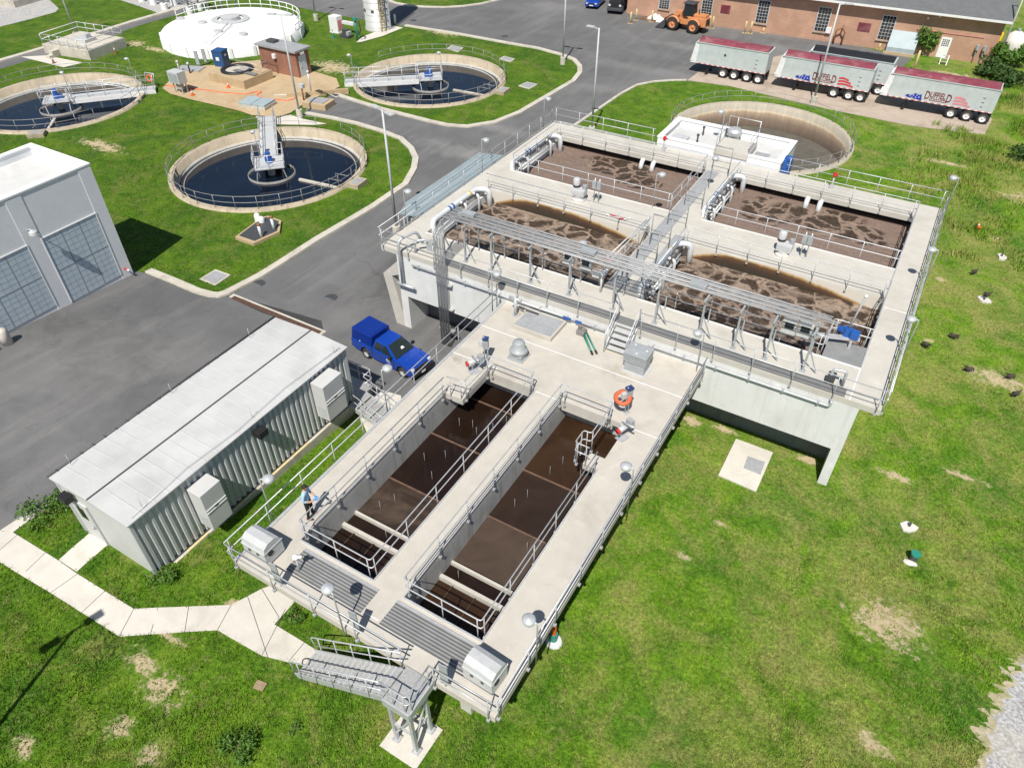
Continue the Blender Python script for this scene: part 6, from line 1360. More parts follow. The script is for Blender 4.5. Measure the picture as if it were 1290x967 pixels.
o = mb.build('ring', 'lifering', lr, False)
mb = MB(); mb.tube([(0.40*math.cos(2*PI*i/24), 0.40*math.sin(2*PI*i/24), 0.03*math.sin(i*PI/3)) for i in range(24)], 0.012, 5, True); o2 = mb.build('rope', 'dark_steel', lr, False)
lr.rotation_euler = (R(20), R(8), 0)
gm = thing('tripod_hoist', 'green legged tripod hoist with a motor lying folded on the deck by the steps', 'hoist', (-11.6, 26.2, D))
mb = MB(); mb.bbox(-0.32, 0.12, 0.15, 0.55, 0.0, 0.28, 0.04); mb.cyl((-0.2, 0.35), 0.1, 0.28, 0.48, 10); mb.cyl((0.0, 0.25), 0.08, 0.28, 0.4, 10); mb.build('motor', 'well_grey', gm, False)
mb = MB(); mb.cyl((-0.05, 0.42), 0.06, 0.28, 0.42, 10); mb.build('motor_cap', 'wood', gm, False)
for a_, c_ in (((0.12, 0.2, 0.20), (0.95, -0.72, 0.06)), ((0.22, 0.3, 0.20), (1.12, -0.58, 0.06)), ((0.1, 0.18, 0.10), (0.99, -0.80, 0.13))):
    mb = MB(); mb.tube([a_, c_], 0.045, 8); l_ = mb.build('leg', 'teal', gm, False)
    mb = MB(); mb.tube([c_, Vector(c_)+(Vector(c_)-Vector(a_)).normalized()*0.22], 0.055, 8); mb.build('foot', 'black', l_, False)
hy = thing('hydrant_post', 'thick upright grey pipe post at the back left corner of the deck beside the hatch', 'pipe post', (-15.35, 26.25, D))
mb = MB(); mb.tube([(0, 0, 0), (0, 0, 1.0)], 0.09, 10); mb.box(-0.18, 0.18, -0.18, 0.18, 0, 0.03); mb.build('post', 'galv', hy, False)
mb = MB(); mb.tube([(-0.35, 0, 1.0), (0.35, 0, 1.0)], 0.08, 10); mb.build('crosspiece', 'galv', hy, False)
mb = MB(); mb.tube([(0.12, 0.15, 0.5), (1.2, 0.3, 0.3)], 0.04, 8); mb.build('side_arm', 'dark_steel', hy, False)
def board(label, x, y, rz, h=1.15, w=0.28):
    t = thing('notice_board', label, 'board', (x, y, D), rz, 'narrow boards fixed to the front handrail')
    mb = MB(); mb.bbox(-w/2, w/2, -0.02, 0.02, 0.25, h+0.25, 0.01); mb.build('board', 'grey_paint', t, False)
    mb = MB(); mb.tube([(0, 0.04, 0), (0, 0.04, h)], 0.02, 6); mb.build('stand', 'galv', t, False)
    return t
board('narrow grey board on the front handrail above the metal staircase', -10.75, 8.12, R(8)); board('narrow grey board on the front handrail beside the right sampler cabinet', -7.25, 8.12, R(8)); board('narrow grey board on the front handrail beside the left sampler cabinet', -14.25, 8.15, R(8))
wd = thing('sensor_post', 'white sensor head on a short post standing at the left floor grating', 'sensor', (-14.15, 9.0, D))
mb = MB(); mb.tube([(0, 0, 0), (0, 0, 0.7)], 0.04, 8); mb.build('post', 'galv', wd, False)
mb = MB(); mb.sphere((0, 0, 0.8), 0.12); mb.tube([(0, 0, 0.8), (0.22, 0.1, 0.86)], 0.05, 8); mb.build('head', 'dome_white', wd, False)
# ================================================================== PIPES AND RACKS ON THE BIG TANK
rk = thing('conduit_rack', 'long rack of grey conduits on bent posts over the near foaming cells', 'conduit rack', (-10.5, 28.5, A))
for x_ in (-20.9, -19.5, -17.83, -15.47, -13.2, -10.75, -8.5, -6.27, -4.6, -3.12, -1.4):
    mb = MB(); mb.bar((x_, 27.95, A), (x_, 27.95, A+2.12), 0.09); mb.cbox((x_, 27.95, A+0.015), (0.26, 0.26, 0.03)); mb.bar((x_, 27.75, A+2.12), (x_, 29.55, A+2.12), 0.08); mb.build('bent_post', 'grey_paint', rk)
    mb = MB(); mb.bar((x_+0.55, 28.05, A+0.03), (x_, 27.98, A+1.25), 0.05); mb.build('brace', 'grey_paint', rk)
    mb = MB(); mb.bar((x_, 29.3, A), (x_, 29.3, A+2.08), 0.06); mb.build('rear_post', 'grey_paint', rk)
random.seed(3)
for i in range(14):
    y_ = 28.05+i*0.105; z_ = A+2.2+(0.02 if i % 3 else 0.06); x1_ = -0.6-random.uniform(0, 1.6) if i > 2 else -8.5
    mb = MB(); mb.tube([(-20.9, y_, z_), (x1_, y_, z_)], 0.024+0.010*(i % 2), 6); mb.build('conduit', 'conduit', rk)
for (x_, y_) in ((-19.8, 28.9), (-6.9, 28.6), (-12.6, 28.7)):
    mb = MB(); mb.bbox(x_-0.4, x_+0.4, y_-0.2, y_+0.2, A+2.27, A+2.45, 0.02); mb.build('pull_box', 'grey_paint', rk)
for (x_, z_) in ((-13.9, 1.35), (-2.6, 1.25), (-12.9, 1.3), (-1.9, 1.3)):
    mb = MB(); mb.bbox(x_-0.32, x_+0.32, 29.1, 29.27, A+z_-0.4, A+z_+0.35, 0.02); b_ = mb.build('control_box', 'lgrey_paint', rk)
    mb = MB(); mb.box(x_-0.2, x_+0.2, 29.085, 29.098, A+z_-0.1, A+z_+0.2); mb.build('window', 'glass', b_)
vb = thing('conduit_bundle', 'vertical bundle of grey conduits bending over the left front wall of the foaming tank', 'conduit bundle', (-20.2, 26.7, -1.2))
for i in range(8):
    x_ = -20.6+i*0.09; zz = A+2.2-0.03*(i % 3)
    mb = MB(); mb.tube(fillet([(x_, 26.68-0.02*(i % 2), zg(27)-0.1), (x_, 26.68-0.02*(i % 2), zz), (x_-0.1, 28.2+0.1*i, zz)], 0.3, n=5), 0.029, 7); mb.build('conduit', 'conduit', vb)
for z_ in (-0.2, 1.3, 2.9):
    mb = MB(); mb.box(-20.75, -19.75, 26.73, 26.98, z_, z_+0.06); mb.build('clamp', 'galv', vb)
# wall pipe along the front wall and its goosenecks
wp = thing('wall_pipe', 'grey pipe run along the front wall of the foaming tank', 'pipe', (-12, 26.9, 3.4))
mb = MB(); mb.tube([(-22.4, 26.88, 3.42), (-10.6, 26.88, 3.42)], 0.06, 8); mb.build('pipe', 'galv', wp)
mb = MB(); mb.tube(fillet([(-8.3, 26.88, 3.15), (-8.3, 26.88, 3.42), (0.2, 26.88, 3.42), (0.2, 26.88, 3.75)], 0.15), 0.06, 8); mb.build('pipe', 'galv', wp)
for x_ in np.arange(-22, 0.2, 1.55):
    if -10.5 < x_ < -8.4: continue
    mb = MB(); mb.box(x_-0.04, x_+0.04, 26.82, 26.998, 3.34, 3.5); mb.build('pipe_clip', 'grey_paint', wp)
mb = MB(); mb.box(-12.9, -12.45, 26.80, 26.83, 3.35, 3.5); mb.build('pipe_label', 'blue_motor', wp); mb = MB(); mb.box(-12.2, -11.85, 26.80, 26.83, 3.35, 3.5); mb.build('pipe_label', 'blue_motor', wp)
gn = thing('gooseneck_pipes', 'bent grey goosenecks and valves at the near left corner of the foaming tank', 'pipes', (-22.6, 27.6, A))
mb = MB(); mb.tube(fillet([(-23.1, 26.75, 2.0), (-23.1, 26.75, 4.85), (-22.7, 27.9, 4.95), (-22.6, 28.1, 4.4)], 0.35, n=5), 0.085, 10); mb.build('gooseneck', 'galv', gn)
mb = MB(); mb.tube(fillet([(-22.4, 27.3, 4.0), (-22.4, 27.3, 4.75), (-21.8, 27.8, 4.75), (-21.7, 27.9, 4.1)], 0.3, n=5), 0.075, 10); mb.build('gooseneck', 'galv', gn)
mb = MB(); mb.tube([(-23.5, 26.72, 2.0), (-22.3, 26.72, 2.0)], 0.09, 8); mb.build('tee', 'galv', gn)
mb = MB(); mb.bbox(-22.0, -21.6, 27.8, 28.2, 4.0, 4.55, 0.04); mb.build('valve_body', 'grey_paint', gn)
dvt = thing('pump_set', 'grey valve and motor at the near right corner of the foaming tank front walkway', 'valve', (-0.05, 27.75, A))
mb = MB(); mb.tube(fillet([(-0.2, 27.6, A), (-0.2, 27.6, A+0.85), (0.35, 27.7, A+0.85), (0.35, 27.7, A)], 0.15), 0.07, 8); mb.build('loop_pipe', 'galv', dvt)
mb = MB(); mb.bbox(-0.35, 0.0, 27.5, 27.85, A+0.1, A+0.55, 0.05); mb.build('body', 'dark_steel', dvt)
# air header pipes
def air_header(label, x, y0, y1, drops, s):
    t = thing('air_header', label, 'air pipe', (x, y0, A), 0, 'white air header pipes of the foaming cells')
    mb = MB(); mb.tube(fillet([(x+s*0.25, y0-0.15, A-0.5), (x, y0, A+0.32), (x, y1, A+0.32), (x+s*0.75, y1+0.3, A+0.32), (x+s*0.75, y1+0.3, ZA-0.4)], 0.38, n=6), 0.165, 14); mb.build('main_pipe', 'pipe_white', t)
    for y_ in drops:
        mb = MB(); mb.tube(fillet([(x, y_, A+0.32), (x+s*0.55, y_, A+0.30), (x+s*0.55, y_, ZA-0.4)], 0.25, n=5), 0.085, 10); mb.build('drop_pipe', 'pipe_white', t)
        mb = MB(); mb.tube([(x+s*0.32, y_, A+0.31), (x+s*0.42, y_, A+0.31)], 0.13, 12); mb.build('valve', 'dark_steel', t)
    for y_ in np.arange(y0+0.6, y1, 1.4):
        mb = MB(); mb.box(x-0.24, x+0.24, y_-0.06, y_+0.06, A, A+0.14); mb.build('saddle', 'galv', t)
    for k in (0.35, 0.42):
        yy = y0+(y1-y0)*k; mb = MB(); mb.tube([(x, yy, A+0.32), (x, yy+0.16, A+0.32)], 0.169, 14); mb.build('label_band', 'blue_motor', t)
    mb = MB(); mb.tube([(x, y1-0.9, A+0.32), (x, y1-0.75, A+0.32)], 0.17, 14); mb.build('label_band', 'yellow', t)
    mb = MB(); mb.tube([(x+s*0.38, y0+0.3, A-0.1), (x+s*0.38, y1-0.3, A-0.1)], 0.06, 8); mb.tube([(x+s*0.45, y0+0.3, A-0.3), (x+s*0.45, y1-0.3, A-0.3)], 0.05, 8); mb.build('small_pipe', 'pipe_white', t)
    return t
air_header('white air header pipe along the right of the centre walkway, near cell', -10.12, 29.9, 35.1, (30.4, 31.9, 33.4), 1)
air_header('white air header pipe along the right of the centre walkway, far cell', -10.12, 39.5, 44.9, (40.0, 41.8, 43.4), 1)
air_header('white air header pipe at the left edge of the near foaming cell', -23.32, 30.2, 35.0, (33.0, 34.4), 1)
air_header('white air header pipe at the left edge of the far foaming cell', -23.32, 39.3, 44.6, (39.6, 40.6, 43.8), 1)
def mixer(label, x, y, first=[None]):
    if first[0] is not None: return dup(first[0], (x, y, A), 0, label)
    t = thing('tank_mixer', label, 'mixer', (x, y, A), 0, 'mixer motors on the middle walkway'); first[0] = t
    mb = MB(); mb.lathe((0, 0), [(0, 0), (0.42, 0), (0.42, 0.12), (0.30, 0.16), (0.30, 0.35), (0, 0.35)], 18); mb.build('base', 'block', t, False)
    mb = MB(); mb.bbox(-0.42, 0.42, -0.3, 0.3, 0.35, 0.75, 0.1); mb.build('gearbox', 'lgrey_paint', t, False)
    mb = MB(); mb.lathe((-0.28, 0.15), [(0, 0.75), (0.2, 0.75), (0.22, 0.8), (0.22, 1.25), (0.15, 1.33), (0, 1.35)], 16, True); mb.build('motor', 'lgrey_paint', t, False)
    mb = MB(); mb.lathe((-0.28, 0.15), [(0.225, 0.78), (0.24, 0.8), (0.24, 0.88), (0.225, 0.9)], 16); mb.build('motor_band', 'black', t, False)
    mb = MB(); mb.cyl((0.3, 0.1), 0.14, 0.75, 1.0, 12); mb.build('coupling', 'grey_paint', t, False)
    for k in (0.85, 1.15):
        mb = MB(); mb.tube([(k, 0.35, 0), (k, 0.35, 1.5)], 0.035, 6); mb.build('stand', 'galv', t, False)
        mb = MB(); mb.bbox(k-0.13, k+0.13, 0.2, 0.34, 0.85, 1.35, 0.03); mb.build('switch_box', 'grey_paint', t, False)
    return t
mixer('mixer motor on the middle walkway above the left cells', -17.4, 37.5); mixer('mixer motor on the middle walkway above the right cells', -4.8, 37.4)
mb = MB()
slab_ = thing('flag_board', 'red and white boards lying on the middle walkway by the mixer', 'boards', (-14.4, 36.6, A))
for k in range(5): mb = MB(); mb.obox((-0.6+k*0.3, 0.1*math.sin(k*2), 0.03+0.012*k), (math.cos(0.4*k-0.6), math.sin(.4*k-.6), 0), (-math.sin(.4*k-.6), math.cos(.4*k-.6), 0), (0, 0, 1), 0.5, 0.12, 0.02); mb.build('board', 'logo_red' if k % 2 else 'white_paint', slab_, False)
def hydrant(label, x, y, z):
    t = thing('red_valve', label, 'valve', (x, y, z), 0, 'small red valve heads')
    mb = MB(); mb.tube([(0, 0, 0), (0, 0, 0.8)], 0.05, 8); mb.box(-0.12, 0.12, -0.12, 0.12, 0, 0.25); mb.build('stem', 'galv', t, False)
    mb = MB(); mb.lathe((0, 0), [(0, 0.8), (0.1, 0.8), (0.13, 0.9), (0.1, 1.05), (0, 1.08)], 12); mb.tube([(0, 0, 0.92), (0.2, 0.05, 0.92)], 0.06, 8); mb.build('head', 'red', t, False)
    return t
hydrant('red valve head on the back walkway, left of the white roofed building', -15.6, 46.9, A); hydrant('red valve head on the back walkway, right of the white roofed building', -4.3, 47.0, A)
hydrant('red valve head at the near end of the centre walkway cover', -11.0, 30.2, A); hydrant('red valve head on the sloping gate rods of the near left cell', -12.4, 30.6, A)
wg = thing('slide_gate', 'pair of long white gate rods slanting over the near left cell at the centre walkway', 'gate', (-12.5, 30.6, A))
for k in (0, 0.45): mb = MB(); mb.tube([(-12.5+k*0.6, 30.6-k*0.3, A+0.9), (-12.1+k*0.3, 35.2, A+1.15)], 0.035, 7); mb.build('rod', 'pipe_white', wg)
cv = thing('white_crank', 'white crank arm on a post at the near end of the centre walkway', 'crank', (-11.9, 29.0, A))
mb = MB(); mb.tube([(0, 0, 0), (0, 0, 1.1)], 0.06, 8); mb.build('post', 'pipe_white', cv, False); mb = MB(); mb.tube([(-0.25, -0.1, 0.95), (0.5, 0.75, 1.5)], 0.05, 8); mb.build('arm', 'pipe_white', cv, False)
mb = MB(); mb.bbox(-0.5, -0.1, -0.15, 0.15, 0.85, 1.15, 0.03); mb.build('gearbox', 'lgrey_paint', cv, False)
bvv = thing('blue_actuator', 'bright blue valve actuator on grey channels at the right end of the near right cell', 'actuator', (-0.25, 31.0, A))
mb = MB(); mb.cyl((0, 0), 0.2, 0.45, 0.85, 14); mb.build('gear', 'blue_motor', bvv, False)
mb = MB(); mb.tube([(-0.45, 0.05, 0.65), (0.5, 0.05, 0.65)], 0.17, 14); mb.build('motor', 'blue_motor', bvv, False)
mb = MB(); mb.bbox(0.15, 0.55, -0.25, 0.05, 0.45, 0.8, 0.05); mb.build('terminal_box', 'blue_motor', bvv, False)
mb = MB(); mb.tube([(0, 0, 0.85), (0.2, 0.4, 2.4)], 0.05, 8); mb.build('stem_cover', 'cover_plate', bvv, False); mb = MB(); mb.sphere((0.2, 0.4, 2.45), 0.09); mb.build('cap', 'dome_white', bvv, False)
mb = MB(); mb.bar((-1.7, -0.7, 0.35), (0.6, 0.05, 0.4), 0.25, 0.12)
mb.build('channel', 'galv', bvv, False)
for k in (-1.4, -0.7, 0.3): mb = MB(); mb.bar((k, -0.35+k*0.25, 0), (k, -0.35+k*0.25, 0.38), 0.1); mb.build('leg', 'galv', bvv, False)
pair = []
for (lab, x_) in (('pair of white inlet spouts on the back wall of the far left cell', -16.1), ('pair of white inlet spouts on the back wall of the far right cell', -4.9)):
    t = thing('inlet_spouts', lab, 'spouts', (x_, 46.0, A-0.3), 0, 'inlet spouts of the far cells')
    for k in (-0.4, 0.4):
        mb = MB(); mb.tube(fillet([(k, 0.35, -0.1), (k, -0.55, 0.0), (k, -0.75, -0.65)], 0.3, n=5), 0.16, 12); mb.build('spout', 'pipe_white', t, False)
# ================================================================== SITE FITTINGS
def slab_cover(label, px4, m='kerb_concrete', cover='cover_plate', h=0.08, inset=0.22, group='flat hatch covers set in the lawns'):
    pts = [ga(*q) for q in px4]; c = sum(pts, Vector((0, 0, 0)))/len(pts); z = c.z
    t = thing('hatch_cover', label, 'hatch', c, 0, group)
    mb = MB(); mb.prism([(q.x, q.y) for q in pts], z-0.1, z+h); mb.build('frame', m, t)
    mb = MB(); mb.prism([(c.x+(q.x-c.x)*(1-inset), c.y+(q.y-c.y)*(1-inset)) for q in pts], z+h+0.001, z+h+0.025); mb.build('cover', cover, t)
    return t
slab_cover('flat hatch in the lawn beside the kerb bend left of the pickup', ((251,352),(272,341),(291,348),(271,360)))
slab_cover('flat hatch in the lawn right behind the round tank beside the silo', ((563,62),(569,58),(584,61),(577,66.5)))
slab_cover('flat hatch in the lawn right of the round tank beside the silo', ((629,75),(635,71.5),(649,75),(643,79)))
slab_cover('flat hatch in the lawn near the sharp kerb corner', ((653,109),(664,104),(677.5,107),(667,113)))
pc_ = thing('pad_hatch', 'big square concrete pad with a grey steel plate on the wide lawn', 'concrete pad', (-2.35, 26.2, zg(26.2)))
pp = [ga(860+x/5.37, 440+y/5.37) for x, y in ((355,622),(605,715),(495,965),(240,855))]
mb = MB(); z_ = zg(26.2); mb.prism([(q.x, q.y) for q in pp], z_-0.15, z_+0.16); mb.build('pad', 'walk_concrete', pc_)
hp = [ga(860+x/5.37, 440+y/5.37) for x, y in ((432,745),(550,785),(520,865),(405,820))]; mb = MB(); mb.prism([(q.x, q.y+0.05) for q in hp], z_+0.161, z_+0.18); mb.build('plate', 'cover_plate', pc_)
def manhole(label, px, py, r=0.42):
    c = ga(px, py); t = thing('manhole_cover', label, 'manhole', c, 0, 'manhole covers in the road')
    mb = MB(); mb.lathe((0, 0), [(0, 0.012), (r*0.8, 0.012), (r*0.8, 0.016), (r, 0.016), (r, -0.05)], 24); mb.build('cover', 'dark_steel', t, False)
    return t
manhole('manhole cover in the road between the pickup and the long kerb', 417, 375); manhole('manhole cover near the kerb bend beside the trench drain', 326, 357); manhole('rusty manhole cover in the road right of the silo', 521, 26); manhole('manhole cover in the road left of the sharp lawn corner', 636, 46)
td = thing('trench_drain', 'rusty brown trench drain grate in a concrete frame across the asphalt', 'drain', (-31, 23.65, zg(23.6)))
mb = MB(); z_ = zg(23.6)+0.011; mb.box(-34.85, -27.1, 23.33, 23.98, z_-0.05, z_); mb.build('frame', 'kerb_concrete', td)
mb = MB(); mb.box(-34.6, -27.3, 23.5, 23.82, z_+0.001, z_+0.02); mb.build('grate', 'drain_brown', td)
sheet('road_patch', gpl((283,372),(300,374),(408,405),(408,419),(330,393)), 'rubber', 0.010) if False else None
vv = thing('valve_pit', 'grey valve pit with two white pipes in the lawn before the round tank', 'valve pit', ga(325, 292))
vp = [ga(*q) for q in ((297,302),(320,310),(353,295),(355,281),(338,275),(330,277))]; z_ = vp[0].z
mb = MB(); mb.prism([(q.x, q.y) for q in vp], z_-0.2, z_+0.22); mb.build('curb', 'old_concrete', vv)
cc_ = sum(vp, Vector((0,0,0)))/6
mb = MB(); mb.prism([(cc_.x+(q.x-cc_.x)*0.86, cc_.y+(q.y-cc_.y)*0.86) for q in vp], z_+0.221, z_+0.24); mb.build('floor_plate', 'dark_steel', vv)
for (px_, py_) in ((328, 304), (344, 294.5)):
    q = ga(px_, py_); mb = MB(); mb.tube([(q.x, q.y+0.2, z_+0.2), (q.x-0.05, q.y+0.2, z_+1.1)], 0.10, 10); p_ = mb.build('pipe', 'pipe_white', vv)
    mb = MB(); mb.tube([(q.x-0.05, q.y+.2, z_+1.1), (q.x-0.12, q.y+0.3, z_+1.25)], 0.13, 10); mb.build('pipe_end', 'rust', p_)
for k in (0, 0.5): mb = MB(); q = ga(326+k*10, 281-k*-4); mb.cyl((q.x, q.y), 0.22, z_, z_+0.6-k*0.3, 14); mb.sphere((q.x, q.y, z_+0.6-k*0.3), 0.22); mb.build('white_vent', 'dome_white', vv)
def cone(label, x, y, z, m='orange', h=0.55, tip=(0, 0)):
    t = thing('traffic_cone', label, 'traffic cone', (x, y, z), 0, 'traffic cones')
    mb = MB(); mb.box(-0.2, 0.2, -0.2, 0.2, 0, 0.03); mb.build('base', m, t, False)
    mb = MB(); mb.lathe((0, 0), [(0.14, 0.03), (0.09, h*0.55)], 14, True); mb.lathe((0, 0), [(0.06, h*0.75), (0.03, h), (0, h)], 14, True); mb.build('cone', m, t, False)
    mb = MB(); mb.lathe((0, 0), [(0.09, h*0.55), (0.06, h*0.75)], 14, True); mb.build('band', 'white_paint', t, False)
    return t
q = ga(243, 121); cone('traffic cone on the apron, nearer the round tank at the left edge', q.x, q.y, zg(q.y)+0.06); q = ga(288, 111); cone('traffic cone on the apron, nearer the round valve pit', q.x, q.y, zg(q.y)+0.06)
q = ga(1232, 292); t = cone('faded orange cone lying over on the lawn right of the foaming tank', q.x, q.y, -1.1); t.rotation_euler = (R(-60), 0, R(20))
q = ga(68, 80); cone('rusty orange cone on the grass left of the railed platform', q.x, q.y, -1.3, 'rust', 0.8); q = ga(146, 68); cone('rusty orange cone on the grass right of the railed platform', q.x, q.y, -1.3, 'rust', 0.9)
q = ga(420, 48); t = cone('lime green cone beside the silo equipment', q.x, q.y, -1.3, 'teal', 1.0)
def box_parts(name, label, cat, px, py, boxes, z=None, rz=0, group=None):
    c = ga(px, py); t = thing(name, label, cat, (c.x, c.y, c.z+(z or 0)), rz, group)
    for nm, m, (x0, x1, y0, y1, z0, z1) in boxes: mb = MB(); mb.bbox(x0, x1, y0, y1, z0, z1, min(0.03, (x1-x0)/4, (y1-y0)/4, (z1-z0)/4)); mb.build(nm, m, t, False)
    return t
box_parts('portable_toilet', 'dark blue portable toilet between the apron and the white domed tank', 'toilet', 281, 83, (('body', 'portaloo', (-0.6, 0.6, -0.6, 0.6, 0, 1.55)), ('roof', 'portaloo', (-0.64, 0.64, -0.64, 0.64, 1.552, 1.72)), ('door_sign', 'white_paint', (-0.25, 0.15, -0.62, -0.602, 0.7, 1.05)), ('side_vent', 'white_paint', (0.602, 0.62, -0.2, 0.2, 1.1, 1.3))), 0.0, R(15))
box_parts('outdoor_cabinet', 'grey cabinet on legs at the left corner of the orange apron', 'cabinet', 229, 117, (('cabinet', 'lgrey_paint', (-0.75, 0.75, -0.5, 0.5, 1.0, 2.1)), ('door', 'grey_paint', (-0.6, 0.6, -0.52, -0.502, 1.1, 1.95)), ('leg', 'galv', (-0.6, -0.5, -0.3, -0.2, 0, 1)), ('leg', 'galv', (0.5, 0.6, -0.3, -0.2, 0, 1)), ('leg', 'galv', (0.5, 0.6, 0.3, 0.4, 0, 1)), ('junction_box', 'grey_paint', (-0.2, 0.4, -0.25, 0.2, 0.35, 0.95))), 0.06)
box_parts('skylight_cover', 'blue grey double skylight cover on a white curb at the near edge of the apron', 'cover', 325, 134, (('curb', 'kerb_concrete', (-1.5, 1.5, -1.0, 1.0, 0, 0.3)), ('cover', 'hatch_grey', (-1.45, -0.03, -0.95, 0.95, 0.302, 0.5)), ('cover', 'hatch_grey', (0.03, 1.45, -0.95, 0.95, 0.302, 0.5))), 0.06, R(12))
box_parts('concrete_vault', 'old concrete vault box at the near right edge of the orange apron', 'vault', 402, 134, (('box', 'old_concrete', (-1.3, 1.3, -0.9, 0.9, 0, 0.55)), ('lid', 'cover_plate', (-0.9, 0.9, -0.6, 0.6, 0.552, 0.62))), 0.0, R(10))
box_parts('retaining_edge', 'old concrete retaining edge between the apron and the asphalt', 'wall', 408, 120, (('wall', 'old_concrete', (-3.6, 2.5, -0.15, 0.15, -0.1, 0.5)),), 0.0, R(42))
vz = thing('valve_box', 'square concrete box with a round black ring opening on the apron', 'concrete box', ga(305, 101))
mb = MB(); mb.box(-2.6, 2.6, -2.0, 2.0, 0, 0.9); mb.build('box', 'old_concrete', vz, False)
mb = MB(); mb.lathe((-0.6, 0.2), [(1.25, 0.9), (1.25, 1.05), (1.7, 1.05), (1.7, 0.9)], 40, True); mb.build('ring', 'black', vz, False)
mb = MB(); mb.lathe((-0.6, 0.2), [(0, 0.905), (1.25, 0.905)], 40); mb.build('pit_floor', 'kerb_concrete', vz, False)
mb = MB()
for hh in (0.5, 1.0): mb.tube([(-0.6, 0.2, 0.9+hh), (2.5, 0.2, 0.9+hh), (2.5, 1.8, 0.9+hh)], 0.03, 6)
mb.build('guard_rail', 'galv', vz, False); mb = MB(); mb.box(-0.6, 2.5, -0.4, 0.15, 0.95, 1.02); mb.build('foot_bridge', 'grating', vz, False)
hs = thing('hose', 'orange hose snaking over the apron', 'hose', ga(300, 118)); hp = [ga(*q) for q in ((208,109),(240,112),(275,117),(310,120),(325,116),(331,117),(322,121),(330,124),(345,126),(362,128.5),(372,125),(376,121))]
mb = MB(); mb.tube([(q.x, q.y, q.z+0.09) for q in fillet(hp, 3, n=3)], 0.045, 6); mb.build('hose', 'lifering', hs)
hs = thing('hose', 'white hose across the apron towards the access road', 'hose', ga(380, 120)); hp = [ga(*q) for q in ((345,121),(370,120.5),(395,119.5),(412,119),(425,124))]
mb = MB(); mb.tube([(q.x, q.y, q.z+0.09) for q in fillet(hp, 3, n=3)], 0.04, 6); mb.build('hose', 'pipe_white', hs)
for (lab, px_, py_, h_, m_) in (('rusty post with a grey box at the right of the apron', 383, 127, 1.2, 'rust'), ('thin grey pipe post beside the old concrete vault', 393, 121, 2.2, 'galv'), ('short post lamp at the back left of the apron', 227, 92, 1.0, 'galv'), ('dark post beside the tilted panel on the apron', 240, 93, 0.9, 'black')):
    q = ga(px_, py_); t = thing('post', lab, 'post', (q.x, q.y, q.z+0.05), 0, 'posts on the orange apron'); mb = MB(); mb.tube([(0, 0, 0), (0, 0, h_)], 0.08, 8); mb.build('shaft', m_, t, False)
    mb = MB(); mb.bbox(-0.3, 0.3, -0.2, 0.2, h_, h_+0.4, 0.04) if m_ == 'rust' else mb.sphere((0, 0, h_+0.1), 0.16); mb.build('head', 'lgrey_paint', t, False)
box_parts('access_panel', 'flat grey panel propped at the back left of the apron', 'panel', 240, 88, (('panel', 'cover_plate', (-1.4, 1.4, -0.8, 0.8, 0.1, 0.18)), ('curb', 'old_concrete', (-1.5, 1.5, -0.9, 0.9, 0, 0.1))), 0.0, R(20))
for i, (px_, py_, lab) in enumerate(((251, 85, 'grey upright panel post left of the portable toilet'), (260, 82, 'grey upright panel post, second left of the portable toilet'), (273, 84, 'dark upright panel post touching the portable toilet'))):
    q = ga(px_, py_); t = thing('panel_post', lab, 'post', q, R(20), 'upright panels behind the apron'); mb = MB(); mb.bbox(-0.2, 0.2, -0.06, 0.06, 0.3, 1.7, 0.02); mb.build('panel', 'grey_paint' if i < 2 else 'dark_steel', t, False); mb = MB(); mb.tube([(0, 0.1, 0), (0, 0.1, 1.5)], 0.04, 6); mb.build('stand', 'galv', t, False)
# life ring by the left edge tank
t = thing('life_ring', 'orange life ring on a stand at the right rim of the left edge tank', 'life ring', ga(192, 110)); t.location.z += 0.9; t.rotation_euler = (R(75), 0, R(10))
c = o.copy() if False else None
src_ = [k for k in lr.children if k.name.startswith('ring')][0].copy(); COL.objects.link(src_); src_.parent = t
mb = MB(); mb.tube([(-0.5, -0.9, 0.05), (-0.5, 0.5, 0.05), (0.6, 0.5, 0.05), (0.6, -0.9, 0.05)], 0.04, 6); mb.build('stand', 'galv', t, False)
# railed platform at the top left
pf = thing('pump_platform', 'raised concrete pump platform with grey railings and rusty streaks at the top left', 'platform', (-88, 51.3, -1.3), R(8))
mb = MB(); mb.box(-3.4, 3.6, -2.8, 2.6, -0.1, 1.0); mb.build('slab', 'kerb_concrete', pf, False)
mb = MB(); mb.bbox(-1.0, 1.2, -0.8, 0.8, 1.0, 1.35, 0.03); mb.bbox(0.4, 1.0, -0.3, 0.4, 1.35, 1.8, 0.05); mb.build('pump_base', 'lgrey_paint', pf, False)
mb = MB()
for hh in (1.5, 2.05): mb.tube([(-3.3, -2.7, hh), (3.5, -2.7, hh), (3.5, 2.5, hh), (-3.3, 2.5, hh), (-3.3, -2.7, hh)], 0.04, 6)
mb.build('guard_rail', 'galv', pf, False)
for (x_, y_) in [(-3.3+i*1.36, s) for i in range(6) for s in (-2.7, 2.5)]:
    mb = MB(); mb.tube([(x_, y_, 1.0), (x_, y_, 2.05)], 0.04, 6); mb.build('post', 'galv', pf, False)
mb = MB(); mb.box(-1.5, -0.9, -4.3, -2.8, 0.0, 0.35); mb.box(-1.5, -0.9, -3.8, -2.8, 0.35, 0.7); mb.build('step', 'kerb_concrete', pf, False)
